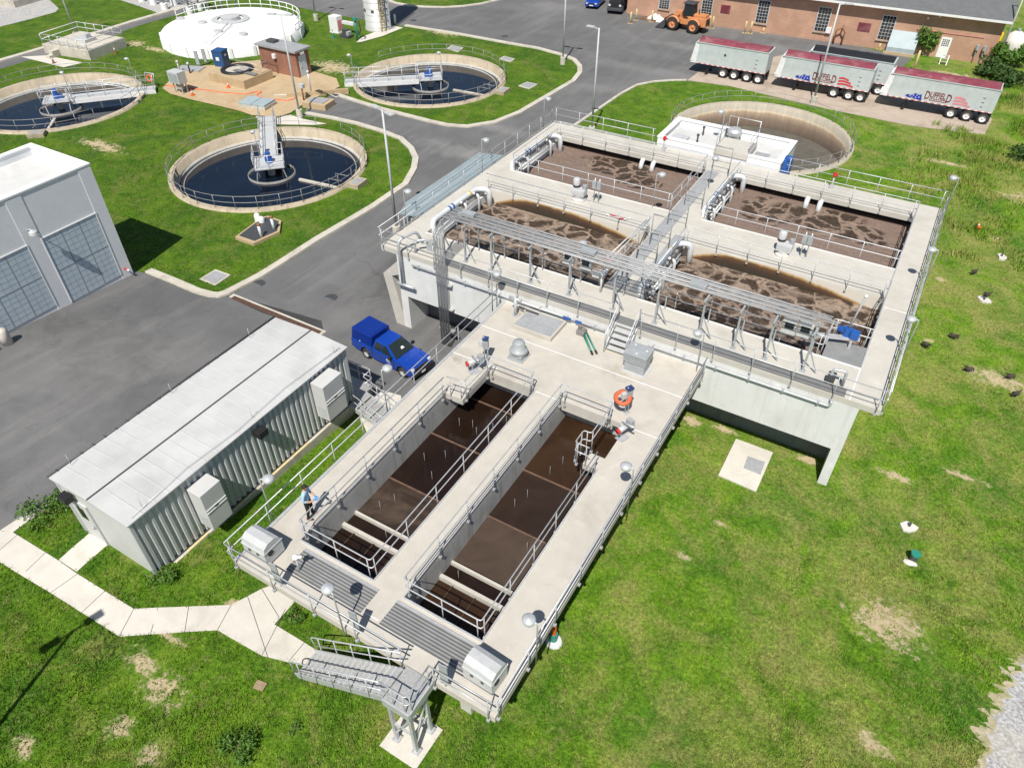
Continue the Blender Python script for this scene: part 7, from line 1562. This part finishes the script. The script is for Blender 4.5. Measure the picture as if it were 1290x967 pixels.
q = ga(58, 74); tag(sheet('slab', [(q.x-3, q.y-1.3), (q.x+4.5, q.y-0.9), (q.x+5, q.y+1.2), (q.x-1, q.y+0.6)], 'walk_concrete', 0.03), 'x', 'x') if False else sheet('path', [(q.x-3, q.y-1.1), (q.x+4.5, q.y-0.9), (q.x+5, q.y+1.2), (q.x-1, q.y+0.6)], 'walk_concrete', 0.03)
# pipe rack on white footings beyond the far road
base_ = None
for i, (px_, py_) in enumerate(((179,2),(194,6),(208,12),(220,6.5),(240,18),(252,13),(265,21),(283,24),(300,20))):
    q = ga(px_, py_)
    lab = 'grey pipe support on a white round footing beyond the far road' 
    if base_ is None:
        base_ = thing('pipe_support', lab, 'pipe support', q, 0, 'pipe supports beyond the far road'); mb = MB(); mb.cyl((0, 0), 0.45, -0.1, 0.75, 16); mb.build('footing', 'dome_white', base_, False); mb = MB(); mb.tube([(0, 0, 0.75), (0, 0, 4.2)], 0.13, 8); mb.build('post', 'grey_paint', base_, False); mb = MB(); mb.bar((-0.9, 0, 4.2), (0.9, 0, 4.2), 0.16); mb.build('crosshead', 'grey_paint', base_, False)
    else: dup(base_, q)
q0, q1 = ga(170, 4), ga(305, 24)
t = thing('overhead_pipes', 'overhead grey pipes carried on the supports beyond the far road', 'pipes', (q0.x, q0.y, 2.9))
for k in (-0.6, 0, 0.6): mb = MB(); mb.tube([(q0.x, q0.y+k, 3.1), (q1.x, q1.y+k, 3.1)], 0.14, 8); mb.build('pipe', 'grey_paint', t)
# dark open tank at the very top left
q = ga(8, 12); t = thing('open_tank', 'dark railed open tank cut by the top left corner', 'tank', (q.x-7, q.y+4, -1.3), R(8))
mb = MB(); mb.grid([-12, -11.6, 6.6, 7], [-4, -3.6, 3.6, 4], lambda i, j: not (i == 1 and j == 1), -0.1, 0.8); mb.build('wall', 'kerb_concrete', t, False)
mb = MB(); mb.box(-11.6, 6.6, -3.6, 3.6, 0.0, 0.3); mb.build('tank_floor', 'water_navy', t, False)
mb = MB()
for hh in (1.4, 1.9): mb.tube([(-12, -3.8, hh), (6.8, -3.8, hh), (6.8, 3.8, hh)], 0.04, 6)
for i in range(14): mb.tube([(-12+i*1.45, -3.8, 0.8), (-12+i*1.45, -3.8, 1.9)], 0.04, 6)
mb.build('guard_rail', 'galv', t, False)
# silo equipment
box_parts('control_cabinet', 'white control cabinet at the foot of the silo', 'cabinet', 426, 41, (('cabinet', 'white_paint', (-0.8, 0.5, -0.5, 0.5, 0.1, 1.9)), ('plinth', 'kerb_concrete', (-0.9, 0.6, -0.6, 0.6, 0, 0.1)), ('side_panel', 'logo_pink', (0.502, 0.53, -0.4, 0.4, 0.4, 1.5)), ('pipe_box', 'pipe_white', (0.6, 2.4, 0.2, 0.6, 1.0, 1.35))))
box_parts('pump_unit', 'dark pump unit between the white cabinet and the green standpipe', 'pump', 437, 47, (('frame', 'dark_steel', (-0.7, 0.7, -0.5, 0.5, 0, 0.3)), ('motor', 'dark_steel', (-0.4, 0.2, -0.3, 0.3, 0.3, 0.9)), ('gearbox', 'grey_paint', (0.2, 0.6, -0.3, 0.3, 0.3, 0.7))))
q = ga(450.5, 51); t = thing('standpipe', 'green standpipe with side arm at the foot of the silo', 'standpipe', q)
mb = MB(); mb.tube([(0, 0, 0), (0, 0, 2.4)], 0.13, 10); mb.build('pipe', 'teal', t, False); mb = MB(); mb.tube(fillet([(0, 0, 2.3), (0.5, 0, 2.3), (0.7, 0, 1.2), (0.3, 0, 0.7)], 0.2), 0.09, 8); mb.build('side_arm', 'dark_steel', t, False); mb = MB(); mb.cyl((0, 0), 0.28, 2.2, 2.5, 12); mb.build('valve', 'teal', t, False)
q = ga(498, 31); t = thing('bollard', 'white bollard at the right of the silo', 'bollard', q, 0, 'bollards by buildings'); mb = MB(); mb.lathe((0, 0), [(0, 0), (0.14, 0), (0.14, 1.1), (0.1, 1.2), (0, 1.22)], 12, True); mb.build('post', 'white_paint', t, False)
# bollards, stops and clutter by the brick building
for i, (px_, py_, lab) in enumerate(((794, 30, 'cream bollard, leftmost in front of the brick building'), (801, 26, 'cream bollard, second from the left in front of the brick building'), (821, 28, 'cream bollard left of the wheel loader bucket'), (893, 35, 'cream bollard just behind the wheel loader'), (897, 36, 'cream bollard behind the wheel loader, farther from it'), (938, 42, 'left cream bollard of the pair under the third window'), (945, 42.5, 'right cream bollard of the pair under the third window'), (961, 42, 'short cream bollard right of the pair under the third window'), (1107, 62, 'short cream bollard at the pale cellar hatch'), (1150, 91, 'tall cream bollard at the grass edge behind the rightmost trailer'))):
    q = ga(px_, py_); t = thing('bollard', lab, 'bollard', q, 0, 'bollards by buildings'); hh = 0.6 if 'short' in lab else (2.2 if 'tall' in lab else 1.35); mb = MB(); mb.lathe((0, 0), [(0, 0), (0.12, 0), (0.12, hh-0.08), (0.08, hh), (0, hh+0.02)], 12, True); mb.build('post', 'pale_yellow', t, False); mb = MB(); mb.box(-0.3, 0.3, -0.2, 0.2, 0, 0.05); mb.build('footing', 'old_concrete', t, False)
tp = thing('tarp_heap', 'crumpled white tarpaulin heap against the brick wall beside the loader', 'tarpaulin', ga(826, 26)); mb = MB(); n = 14; mb.smooth = True
vs = [((-1.4+2.8*i/n), (-0.6+1.2*j/8), max(0, 0.75*math.sin(PI*i/n)*math.sin(PI*j/8)*(0.7+0.5*random.random()))) for i in range(n+1) for j in range(9)]
mb.add(vs, [(i*9+j, (i+1)*9+j, (i+1)*9+j+1, i*9+j+1) for i in range(n) for j in range(8)]); mb.build('tarp', 'dome_white', tp, False)
for k in range(4): mb = MB(); mb.bar((-2.2+k*0.2, -0.5+0.2*k, 0.1+0.05*k), (0.3, -0.9+0.3*k, 0.12+0.05*k), 0.08); mb.build('pipe', 'rust', tp, False)
q = ga(1205, 83); t = thing('ladder_steps', 'small metal step stand in the grass below the white door', 'steps', ga(1187, 82)); mb = MB()
for s in (-0.35, 0.35): mb.bar((s, 0, 0), (s, 0.5, 0.9), 0.06)
mb.build('side', 'alu', t, False); 
for k in (0.3, 0.6, 0.85): mb = MB(); mb.box(-0.35, 0.35, k*0.55-0.1, k*0.55+0.1, k-0.03, k); mb.build('tread', 'alu', t, False)
wt = thing('white_tank', 'cream white upright tank beyond the right end of the brick building', 'tank', ga(1267, 82)); wt.location.y += 2.5; mb = MB(); mb.lathe((0, 0), [(0, 0), (1.1, 0), (1.1, 1.9), (0.9, 2.5), (0.4, 2.85), (0, 2.9)], 28, True); mb.build('shell', 'tank_white', wt, False); mb = MB(); mb.cyl((0, 0), 0.2, 2.88, 3.15, 12); mb.build('cap', 'grey_paint', wt, False)
for (px_, py_, lab, hh) in ((1250, 72, 'yellow bollard at the right corner of the brick building, farther back', 2.6), (1247.5, 79, 'yellow bollard at the right corner of the brick building, nearer', 2.2), (1285, 70, 'yellow bollard right of the white tank', 2.8)):
    q = ga(px_, py_); t = thing('bollard', lab, 'bollard', q, 0, 'yellow bollards by the white tank'); mb = MB(); mb.lathe((0, 0), [(0, 0), (0.2, 0), (0.2, hh-0.1), (0.14, hh), (0, hh+0.02)], 14, True); mb.build('post', 'yellow', t, False)
# things lying on the wide lawn
def lump(mb, x, y, z, sx, sy, sz, seed):
    random.seed(seed); bm = bmesh.new(); bmesh.ops.create_icosphere(bm, subdivisions=2, radius=1)
    for v in bm.verts: v.co *= random.uniform(0.82, 1.12); v.co = Vector((v.co.x*sx+x, v.co.y*sy+y, v.co.z*sz+z))
    return mb.frombm(bm)
def flat_block(label, px, py, seed, grp='white concrete lumps on the wide lawn'):
    q = ga(px, py); random.seed(seed); t = thing('concrete_lump', label, 'lump', q, random.uniform(0, 3), grp)
    poly = [(0.42*math.cos(a)*random.uniform(.7, 1.15), 0.34*math.sin(a)*random.uniform(.6, 1.15)) for a in [i*2*PI/8 for i in range(8)]]; mb = MB(); mb.prism(poly, 0, 0.12); mb.build('slab', 'block', t, False); mb = MB(); mb.tube([(0.05, 0.05, 0.12), (0.05, 0.05, 0.32)], 0.06, 8); mb.build('stub', 'dark_steel', t, False); return t
flat_block('flat white concrete lump on the lawn, farther from the camera than the green capped one', 1143, 665, 1); flat_block('white concrete lump with a bird on it on the lawn right of the foaming tank', 1240, 379, 2); t = flat_block('white concrete lump at the far right of the lawn beside the lying cone', 1262, 325, 5)
q = ga(1146, 707); t = thing('cleanout', 'white pipe cleanout with a dark green cap in the wide lawn', 'cleanout', q); mb = MB(); mb.cyl((0.08, 0.1), 0.15, 0, 0.42, 14); mb.build('pipe', 'dark_steel', t, False); mb = MB(); mb.cyl((0.08, 0.1), 0.2, 0.42, 0.52, 16); mb.build('cap', 'teal', t, False); mb = MB(); lump(mb, 0.0, -0.12, 0.05, 0.3, 0.16, 0.12, 4); mb.build('collar', 'block', t, False)
q = ga(697, 806); t = thing('marker_post', 'green and orange marker post on the grass under the right edge of the deck', 'marker', q); mb = MB(); mb.cyl((0, 0), 0.16, 0, 0.5, 14); mb.build('base', 'teal', t, False); mb = MB(); mb.cyl((0, 0), 0.1, 0.5, 0.95, 12); mb.build('sleeve', 'orange', t, False); mb = MB(); mb.lathe((0.05, -0.05), [(0.0, 0.0), (0.34, 0.0), (0.30, 0.08), (0, 0.1)], 14); mb.build('foot', 'pipe_white', t, False)
q = ga(28, 849+0); t = thing('paper_scrap', 'tan scrap of board on the grass left of the staircase', 'scrap', ga(328, 864)); mb = MB(); mb.obox((0, 0, 0.05), (1, 0.2, 0), (-0.2, 1, 0), (0, 0, 1), 0.4, 0.32, 0.03); mb.build('board', 'wood', t, False)
q = ga(4, 436); t = thing('concrete_bollard', 'white concrete bollard and stop at the left edge beside the garage doors', 'bollard', q); mb = MB(); mb.lathe((0, 0.3), [(0, 0), (0.28, 0), (0.28, 0.85), (0.2, 1.0), (0, 1.03)], 16, True); mb.build('post', 'walk_concrete', t, False); mb = MB(); mb.box(-0.2, 0.25, -3.2, -0.3, 0, 0.2); mb.build('stop', 'walk_concrete', t, False)
# ================================================================== PERSON
def skin_mesh(name, joints, bones, parent, mats, pick, sub=2):
    me = bpy.data.meshes.new(name); me.from_pydata([j[:3] for j in joints], bones, []); o = bpy.data.objects.new(name, me); COL.objects.link(o)
    md = o.modifiers.new('skin', 'SKIN'); md.use_smooth_shade = True
    if not me.skin_vertices: 
        bm = bmesh.new(); bm.from_mesh(me); bm.verts.layers.skin.verify(); bm.to_mesh(me); bm.free()
    for v, j in zip(me.skin_vertices[0].data, joints): v.radius = (j[3], j[4] if len(j) > 4 else j[3])
    me.skin_vertices[0].data[0].use_root = True
    o.modifiers.new('sub', 'SUBSURF').levels = sub
    dg = bpy.context.evaluated_depsgraph_get(); dg.update(); m2 = bpy.data.meshes.new_from_object(o.evaluated_get(dg)); bpy.data.objects.remove(o)
    m2.name = name; m2.materials.clear()
    for k in mats: m2.materials.append(MATS[k])
    for pl in m2.polygons: pl.material_index = pick(pl.center); pl.use_smooth = True
    ob = bpy.data.objects.new(name, m2); COL.objects.link(ob); ob.parent = parent; return ob
fa_, fb_ = at(389.5, 653.5, D), at(395.0, 646.5, D); fc = (fa_+fb_)/2
pe = thing('person', 'person in light blue shirt and dark trousers wearing blue gloves, beside the left basin', 'person', (fc.x, fc.y, D), R(22))
# x forward, y left; feet apart
J = [(0, 0, 0.97, .135, .165), (0.0, 0, 1.12, .125, .155), (0.02, 0, 1.32, .135, .185), (0.03, 0, 1.46, .10, .15), (0.05, 0, 1.56, .055), (0.07, 0, 1.66, .09, .085), (0.075, 0, 1.745, .085, .08),
     (0.0, 0.10, 0.90, .105), (0.03, 0.14, 0.52, .075), (-0.01, 0.17, 0.12, .055), (0.0, 0.175, 0.06, .05),
     (0.0, -0.10, 0.90, .105), (0.02, -0.14, 0.52, .075), (-0.04, -0.16, 0.12, .055), (-0.03, -0.165, 0.06, .05),
     (0.02, 0.205, 1.43, .075), (0.03, 0.27, 1.17, .052), (0.22, 0.19, 1.10, .042), (0.33, 0.10, 1.13, .034),
     (0.02, -0.205, 1.43, .075), (0.01, -0.27, 1.16, .052), (0.22, -0.17, 1.08, .042), (0.33, -0.06, 1.10, .034)]
Bn = [(0,1),(1,2),(2,3),(3,4),(4,5),(5,6),(0,7),(7,8),(8,9),(9,10),(0,11),(11,12),(12,13),(13,14),(3,15),(15,16),(16,17),(17,18),(3,19),(19,20),(20,21),(21,22)]
def pick(c):
    if c.z > 1.545: return 0
    if c.z < 0.98: return 2
    if c.x > 0.115 and abs(c.y) < 0.30 and c.z < 1.24 and (c.x > 0.19 or abs(c.y) > 0.16): return 0
    return 1
skin_mesh('body', J, Bn, pe, ['skin', 'shirt', 'trousers'], pick)
mb = MB(); mb.smooth = True
bm = bmesh.new(); bmesh.ops.create_uvsphere(bm, u_segments=18, v_segments=12, radius=1)
for v in bm.verts: v.co = Vector((0.055+v.co.x*0.112, v.co.y*0.105, 1.715+v.co.z*0.105))
bmesh.ops.delete(bm, geom=[v for v in bm.verts if v.co.z < 1.62 or (v.co.x > 0.12 and v.co.z < 1.735)], context='VERTS'); mb.frombm(bm); mb.build('hair', 'hair', pe, False)
for s in (-1, 1):
    mb = MB(); mb.smooth = True; mb.sphere((0.06, s*0.098, 1.675), 0.025, 8); mb.build('ear', 'skin', pe, False)
    mb = MB(); mb.sphere((0.148, s*0.033, 1.695), 0.012, 8); mb.build('eye', 'black', pe, False)
    bm = bmesh.new(); bmesh.ops.create_uvsphere(bm, u_segments=14, v_segments=8, radius=1)
    for v in bm.verts: v.co = Vector(((0.05 if s > 0 else 0.02)+v.co.x*0.15, s*0.17+v.co.y*0.055, 0.045+max(-0.045, v.co.z*0.06)))
    mb = MB(); mb.smooth = True; mb.frombm(bm); mb.build('shoe', 'shoe', pe, False)
mb = MB(); mb.smooth = True; mb.tube([(0.150, 0, 1.70), (0.172, 0, 1.665), (0.155, 0, 1.655)], 0.012, 6); mb.build('nose', 'skin', pe, False)
mb = MB(); mb.tube([(0.147, -0.025, 1.625), (0.152, 0, 1.622), (0.147, 0.025, 1.625)], 0.006, 5); mb.build('mouth', 'logo_pink', pe, False)
for (cx, cy, cz, sgn) in ((0.345, 0.09, 1.13, 1), (0.345, -0.05, 1.10, -1)):
    mb = MB(); mb.smooth = True; mb.tube([(cx-0.03, cy, cz), (cx+0.05, cy-0.02*sgn, cz)], 0.034, 8)
    for k in range(4):
        yy = cy-0.03*sgn+0.02*(k-1.5); ln = (0.065, 0.078, 0.074, 0.056)[k]; mb.tube([(cx+0.045, yy, cz+0.005), (cx+0.045+ln*0.6, yy, cz+0.012), (cx+0.045+ln, yy, cz-0.012)], 0.0095, 6)
    mb.tube([(cx, cy-0.03*sgn, cz), (cx+0.03, cy-0.065*sgn, cz+0.012), (cx+0.06, cy-0.07*sgn, cz+0.005)], 0.011, 6); mb.build('glove', 'blue_glove', pe, False)
# ================================================================== BIRDS
BG = 'dark birds feeding on the lawn'; BS = 0.78
def bird(label, px, py, rz, peck=False, first={}, z=0.0, sc=1.0):
    q = ga(px, py)
    if peck in first:
        o = dup(first[peck], (q.x, q.y, q.z+z), rz, label); return o
    t = thing('bird', label, 'bird', (q.x, q.y, q.z+z), rz, BG); first[peck] = t; t.scale = (BS, BS, BS)
    nk = [(0.20, 0, 0.42, .085), (0.27, 0, 0.50 if not peck else 0.36, .05), (0.31, 0, 0.58 if not peck else 0.22, .04), (0.36, 0, 0.60 if not peck else 0.15, .042)]
    J = [(0.02, 0, 0.36, .15, .13), (0.16, 0, 0.40, .12, .11), (-0.14, 0, 0.33, .12, .11), (-0.30, 0, 0.29, .05, .07), (-0.42, 0, 0.26, .02, .07)]+nk
    skin_mesh('body', J, [(0,1),(0,2),(2,3),(3,4),(1,5),(5,6),(6,7),(7,8)], t, ['feather'], lambda c: 0, 1)
    for s in (-1, 1):
        bm = bmesh.new(); bmesh.ops.create_uvsphere(bm, u_segments=12, v_segments=8, radius=1)
        for v in bm.verts: v.co = Vector((-0.10+v.co.x*0.30, s*(0.125+v.co.y*0.03), 0.37+v.co.z*0.10-0.12*v.co.x))
        mb = MB(); mb.smooth = True; mb.frombm(bm); mb.build('wing', 'feather', t, False)
        mb = MB(); mb.tube([(0.02, s*0.06, 0.26), (0.03, s*0.06, 0.10), (0.02, s*0.06, 0.0), (0.10, s*0.07, 0.0)], 0.014, 5); mb.build('leg', 'cover_plate', t, False)
    mb = MB(); hz = nk[-1][2]; mb.tube([(0.39, 0, hz), (0.47, 0, hz-(0.03 if not peck else 0.08))], 0.016, 6, r2=0.004); mb.build('beak', 'cover_plate', t, False)
    return t
bird('dark bird standing alone nearest the lying orange cone', 1226, 346, R(60), False); bird('dark bird perched on the white concrete lump', 1241, 377, R(40), False, z=0.12)
bird('dark bird right of another in the middle of the lawn, feeding', 1199, 427, R(160), True); bird('dark bird nearest the right edge of the foaming tank, feeding', 1164, 438, R(140), True)
bird('dark bird on the left side of the bare sandy patch', 1219, 469, R(20), True); bird('dark bird in the middle of the bare sandy patch', 1271, 478, R(30), True); bird('dark bird at the near side of the bare sandy patch', 1278, 500, R(50), False)
# ================================================================== SHRUBS
def shrub(label, px, py, r, h, n, m, seed, leaf=0.16, name='shrub', grp='shrubs and weeds'):
    q = ga(px, py) if not isinstance(px, Vector) else px; rs = np.random.RandomState(seed); t = thing(name, label, 'shrub' if name == 'shrub' else 'weed', q, 0, grp)
    mb = MB(); ends = []
    for i in range(7):
        a = rs.uniform(0, 2*PI); e = (math.cos(a)*r*0.6*rs.rand(), math.sin(a)*r*0.6*rs.rand(), h*rs.uniform(.5, .9)); ends.append(e); mb.tube([(0, 0, 0), (e[0]*0.4, e[1]*0.4, e[2]*0.5), e], 0.03 if h > 1 else 0.012, 5, r2=0.008)
    mb.build('stem', 'wood', t, False)
    cl = [(rs.uniform(-.6, .6)*r, rs.uniform(-.6, .6)*r, h*rs.uniform(.25, .85), rs.uniform(.25, .5)) for i in range(12)]
    mb = MB(); vs = []; fs = []
    for i in range(n):
        c = cl[rs.randint(len(cl))]; d = rs.normal(size=3); d /= np.linalg.norm(d); k = c[3]*rs.uniform(.55, 1.1); p = np.array([c[0]+d[0]*r*k, c[1]+d[1]*r*k, max(0.03, c[2]+d[2]*h*0.45*k)])
        u = rs.normal(size=3); u /= np.linalg.norm(u); w = np.cross(u, d+rs.normal(size=3)*.4); w /= np.linalg.norm(w)+1e-9; s = leaf*rs.uniform(.6, 1.3); b_ = len(vs)
        vs += [p-u*s, p+w*s*.45, p+u*s, p-w*s*.45]; fs.append((b_, b_+1, b_+2, b_+3))
    mb.add(vs, fs); mb.build('foliage', m, t, False); return t
shrub('bright green bush in front of the white tank', 1266, 85, 2.2, 2.6, 1500, 'leaf_bright', 1, 0.22)
shrub('green climbing bush on the brick wall beside the pale cellar hatch', 1160, 70, 1.5, 3.0, 900, 'leaf_bright', 2, 0.2)
shrub('low dark bush at the right foot of the brick building', 1243, 96, 2.4, 1.6, 1300, 'leaf_dark', 3, 0.2); shrub('low dark bush at the grass behind the rightmost trailer', 1262, 104, 2.6, 1.3, 1300, 'leaf_dark', 4, 0.2)
shrub('dark bush at the right edge below the trailers', 1292, 203, 1.5, 1.1, 1100, 'leaf_dark', 5, 0.13)
shrub('bushy green weed at the bottom edge left of the staircase', 300, 945, 0.75, 0.55, 900, 'leaf_bright', 11, 0.07, 'weed'); shrub('small green weed on the grass below the staircase', 372, 918, 0.28, 0.22, 160, 'leaf_bright', 12, 0.06, 'weed'); shrub('green weed where the pavement meets the metal staircase', 373, 780, 0.4, 0.5, 260, 'leaf_bright', 13, 0.07, 'weed')
shrub('tall weeds between the shelter and the asphalt', 62, 648, 1.3, 0.7, 900, 'leaf_bright', 14, 0.08, 'weed'); shrub('weeds at the near right corner of the shelter', 213, 728, 0.7, 0.5, 500, 'leaf_bright', 15, 0.07, 'weed'); shrub('weeds on the corner of the lawn left of the shelter door', 88, 618, 0.8, 0.6, 500, 'leaf_bright', 16, 0.08, 'weed')
# ================================================================== GRASS BLADES
def inside(px, py, poly):
    poly = [(q[0], q[1]) for q in poly]; r_ = np.zeros(len(px), bool); n = len(poly)
    for i in range(n):
        (xa, ya), (xb, yb) = poly[i], poly[(i+1) % n]; c = ((ya > py) != (yb > py)); 
        with np.errstate(divide='ignore', invalid='ignore'): r_ ^= c & (px < (xb-xa)*(py-ya)/(yb-ya)+xa)
    return r_
rs = np.random.RandomState(5); NT = 150000
uu, vv_ = rs.uniform(-120, 1410, NT), rs.uniform(60, 1080, NT)
d = np.stack([(uu-645)/FPX, (vv_-483.5)/FPX, np.ones(NT)], 1) @ RC
zz = np.full(NT, -0.6)
for k in range(12):
    tt = (zz-CAMZ)/d[:, 2]; X, Y = d[:, 0]*tt, d[:, 1]*tt; zz = np.where(Y <= 6, 0, np.where(Y >= 27, -1.3, -1.3*(Y-6)/21))
bad = (Y > 105)
for o in list(COL.objects):
    if o.get('kind') == 'structure' and o.name.split('.')[0] in ('road', 'path', 'trailer_parking_pad', 'gravel_track', 'gravel_yard', 'concrete_apron', 'footing_slab'):
        me = o.data
        for f in me.polygons: bad |= inside(X, Y, [me.vertices[i].co for i in f.vertices])
for (x0, x1, y0, y1) in ((-15.4, -6.7, 9.7, 22.7), (-23.6, 1.4, 28.6, 47.4), (-25.6, -20.75, 6.95, 19.6), (-47.9, -42.1, -9, 22.3), (-16.5, -7.7, 47.6, 51.9), (-3.4, -1.35, 24.75, 27.75), (-65.1, -59.6, 56.4, 58.5), (-24.6, 2.2, 27, 28.7)): bad |= (X > x0) & (X < x1) & (Y > y0) & (Y < y1)
for c in (C1, C2, C3, C4, CD): bad |= np.hypot(X-c[0], Y-c[1]) < RCL+0.12
bad |= Y > 97
for (x, y, rx, ry, rt) in BARE: bad |= (np.hypot((X-x)/rx, (Y-y)/ry) < 1.0) & (rs.rand(NT) < 0.65)
ok = ~bad; X, Y, zz = X[ok], Y[ok], zz[ok]; n = len(X)
def vnoise(x, y, s, seed):
    g = np.random.RandomState(seed).rand(64, 64); a, b_ = x/s, y/s; i, j = np.floor(a).astype(int), np.floor(b_).astype(int); f, g_ = a-i, b_-j; f, g_ = f*f*(3-2*f), g_*g_*(3-2*g_)
    G = lambda p, q: g[p % 64, q % 64]
    return G(i,j)*(1-f)*(1-g_)+G(i+1,j)*f*(1-g_)+G(i,j+1)*(1-f)*g_+G(i+1,j+1)*f*g_
tall = np.clip(1-np.hypot((X-4)/9, (Y-66)/11), 0, 1)
hh = 0.045+0.10*vnoise(X, Y, 1.3, 1)**1.6+0.04*vnoise(X, Y, 0.35, 2)+0.45*tall*vnoise(X, Y, 2.0, 3)
K = 4; V = np.zeros((n, K, 3, 3)); 
for k in range(K):
    a = rs.uniform(0, 2*PI, n); w = rs.uniform(0.010, 0.024, n)*(1+tall); h_ = hh*rs.uniform(.6, 1.25, n); ox, oy = rs.normal(0, .05, n), rs.normal(0, .05, n); le = rs.uniform(.2, 1.0, n)*h_; b_ = rs.uniform(0, 2*PI, n)
    V[:, k, 0] = np.stack([X+ox-np.cos(a)*w, Y+oy-np.sin(a)*w, zz-0.01], 1); V[:, k, 1] = np.stack([X+ox+np.cos(a)*w, Y+oy+np.sin(a)*w, zz-0.01], 1); V[:, k, 2] = np.stack([X+ox+np.cos(b_)*le, Y+oy+np.sin(b_)*le, zz+h_], 1)
V = V.reshape(-1, 3); nt_ = len(V)//3
# tall rough grass on the slope right of the drained tank
NW = 5200; XW, YW = rs.uniform(-1, 14, NW), rs.uniform(48, 92, NW); cn_ = vnoise(XW, YW, 2.2, 9)
keep = (cn_ > 0.42) & (np.hypot(XW-C4[0], YW-C4[1]) > 9) & ~((XW < 6.2) & (YW > 77.2) & (YW < 84)) & (rs.rand(NW) < np.clip((XW+1)/5, 0, 1)) & (YW > 52+1.5*vnoise(XW, YW, 3, 4)); XW, YW, cn_ = XW[keep], YW[keep], cn_[keep]; nw = len(XW); KW = 10
VW = np.zeros((nw, KW, 3, 3))
for k in range(KW):
    a = rs.uniform(0, 2*PI, nw); w = rs.uniform(0.02, 0.05, nw); h_ = (0.25+0.9*(cn_-0.42))*rs.uniform(.6, 1.3, nw); ox, oy = rs.normal(0, .16, nw), rs.normal(0, .16, nw); le = rs.uniform(.1, .7, nw)*h_; b_ = rs.uniform(0, 2*PI, nw)
    VW[:, k, 0] = np.stack([XW+ox-np.cos(a)*w, YW+oy-np.sin(a)*w, np.full(nw, -1.31)], 1); VW[:, k, 1] = np.stack([XW+ox+np.cos(a)*w, YW+oy+np.sin(a)*w, np.full(nw, -1.31)], 1); VW[:, k, 2] = np.stack([XW+ox+np.cos(b_)*le, YW+oy+np.sin(b_)*le, -1.3+h_], 1)
V = np.concatenate([V, VW.reshape(-1, 3)]); nt_ = len(V)//3
me = bpy.data.meshes.new('grass'); me.vertices.add(len(V)); me.vertices.foreach_set('co', V.ravel()); me.loops.add(nt_*3); me.loops.foreach_set('vertex_index', np.arange(nt_*3)); me.polygons.add(nt_); me.polygons.foreach_set('loop_start', np.arange(0, nt_*3, 3)); me.polygons.foreach_set('loop_total', np.full(nt_, 3)); me.update(calc_edges=True); me.validate()
me.materials.append(MATS['blade']); go = bpy.data.objects.new('grass', me); COL.objects.link(go); struct(go, 'stuff'); tag(go, 'short green grass growing over the lawns', 'grass')
bpy.context.view_layer.update()
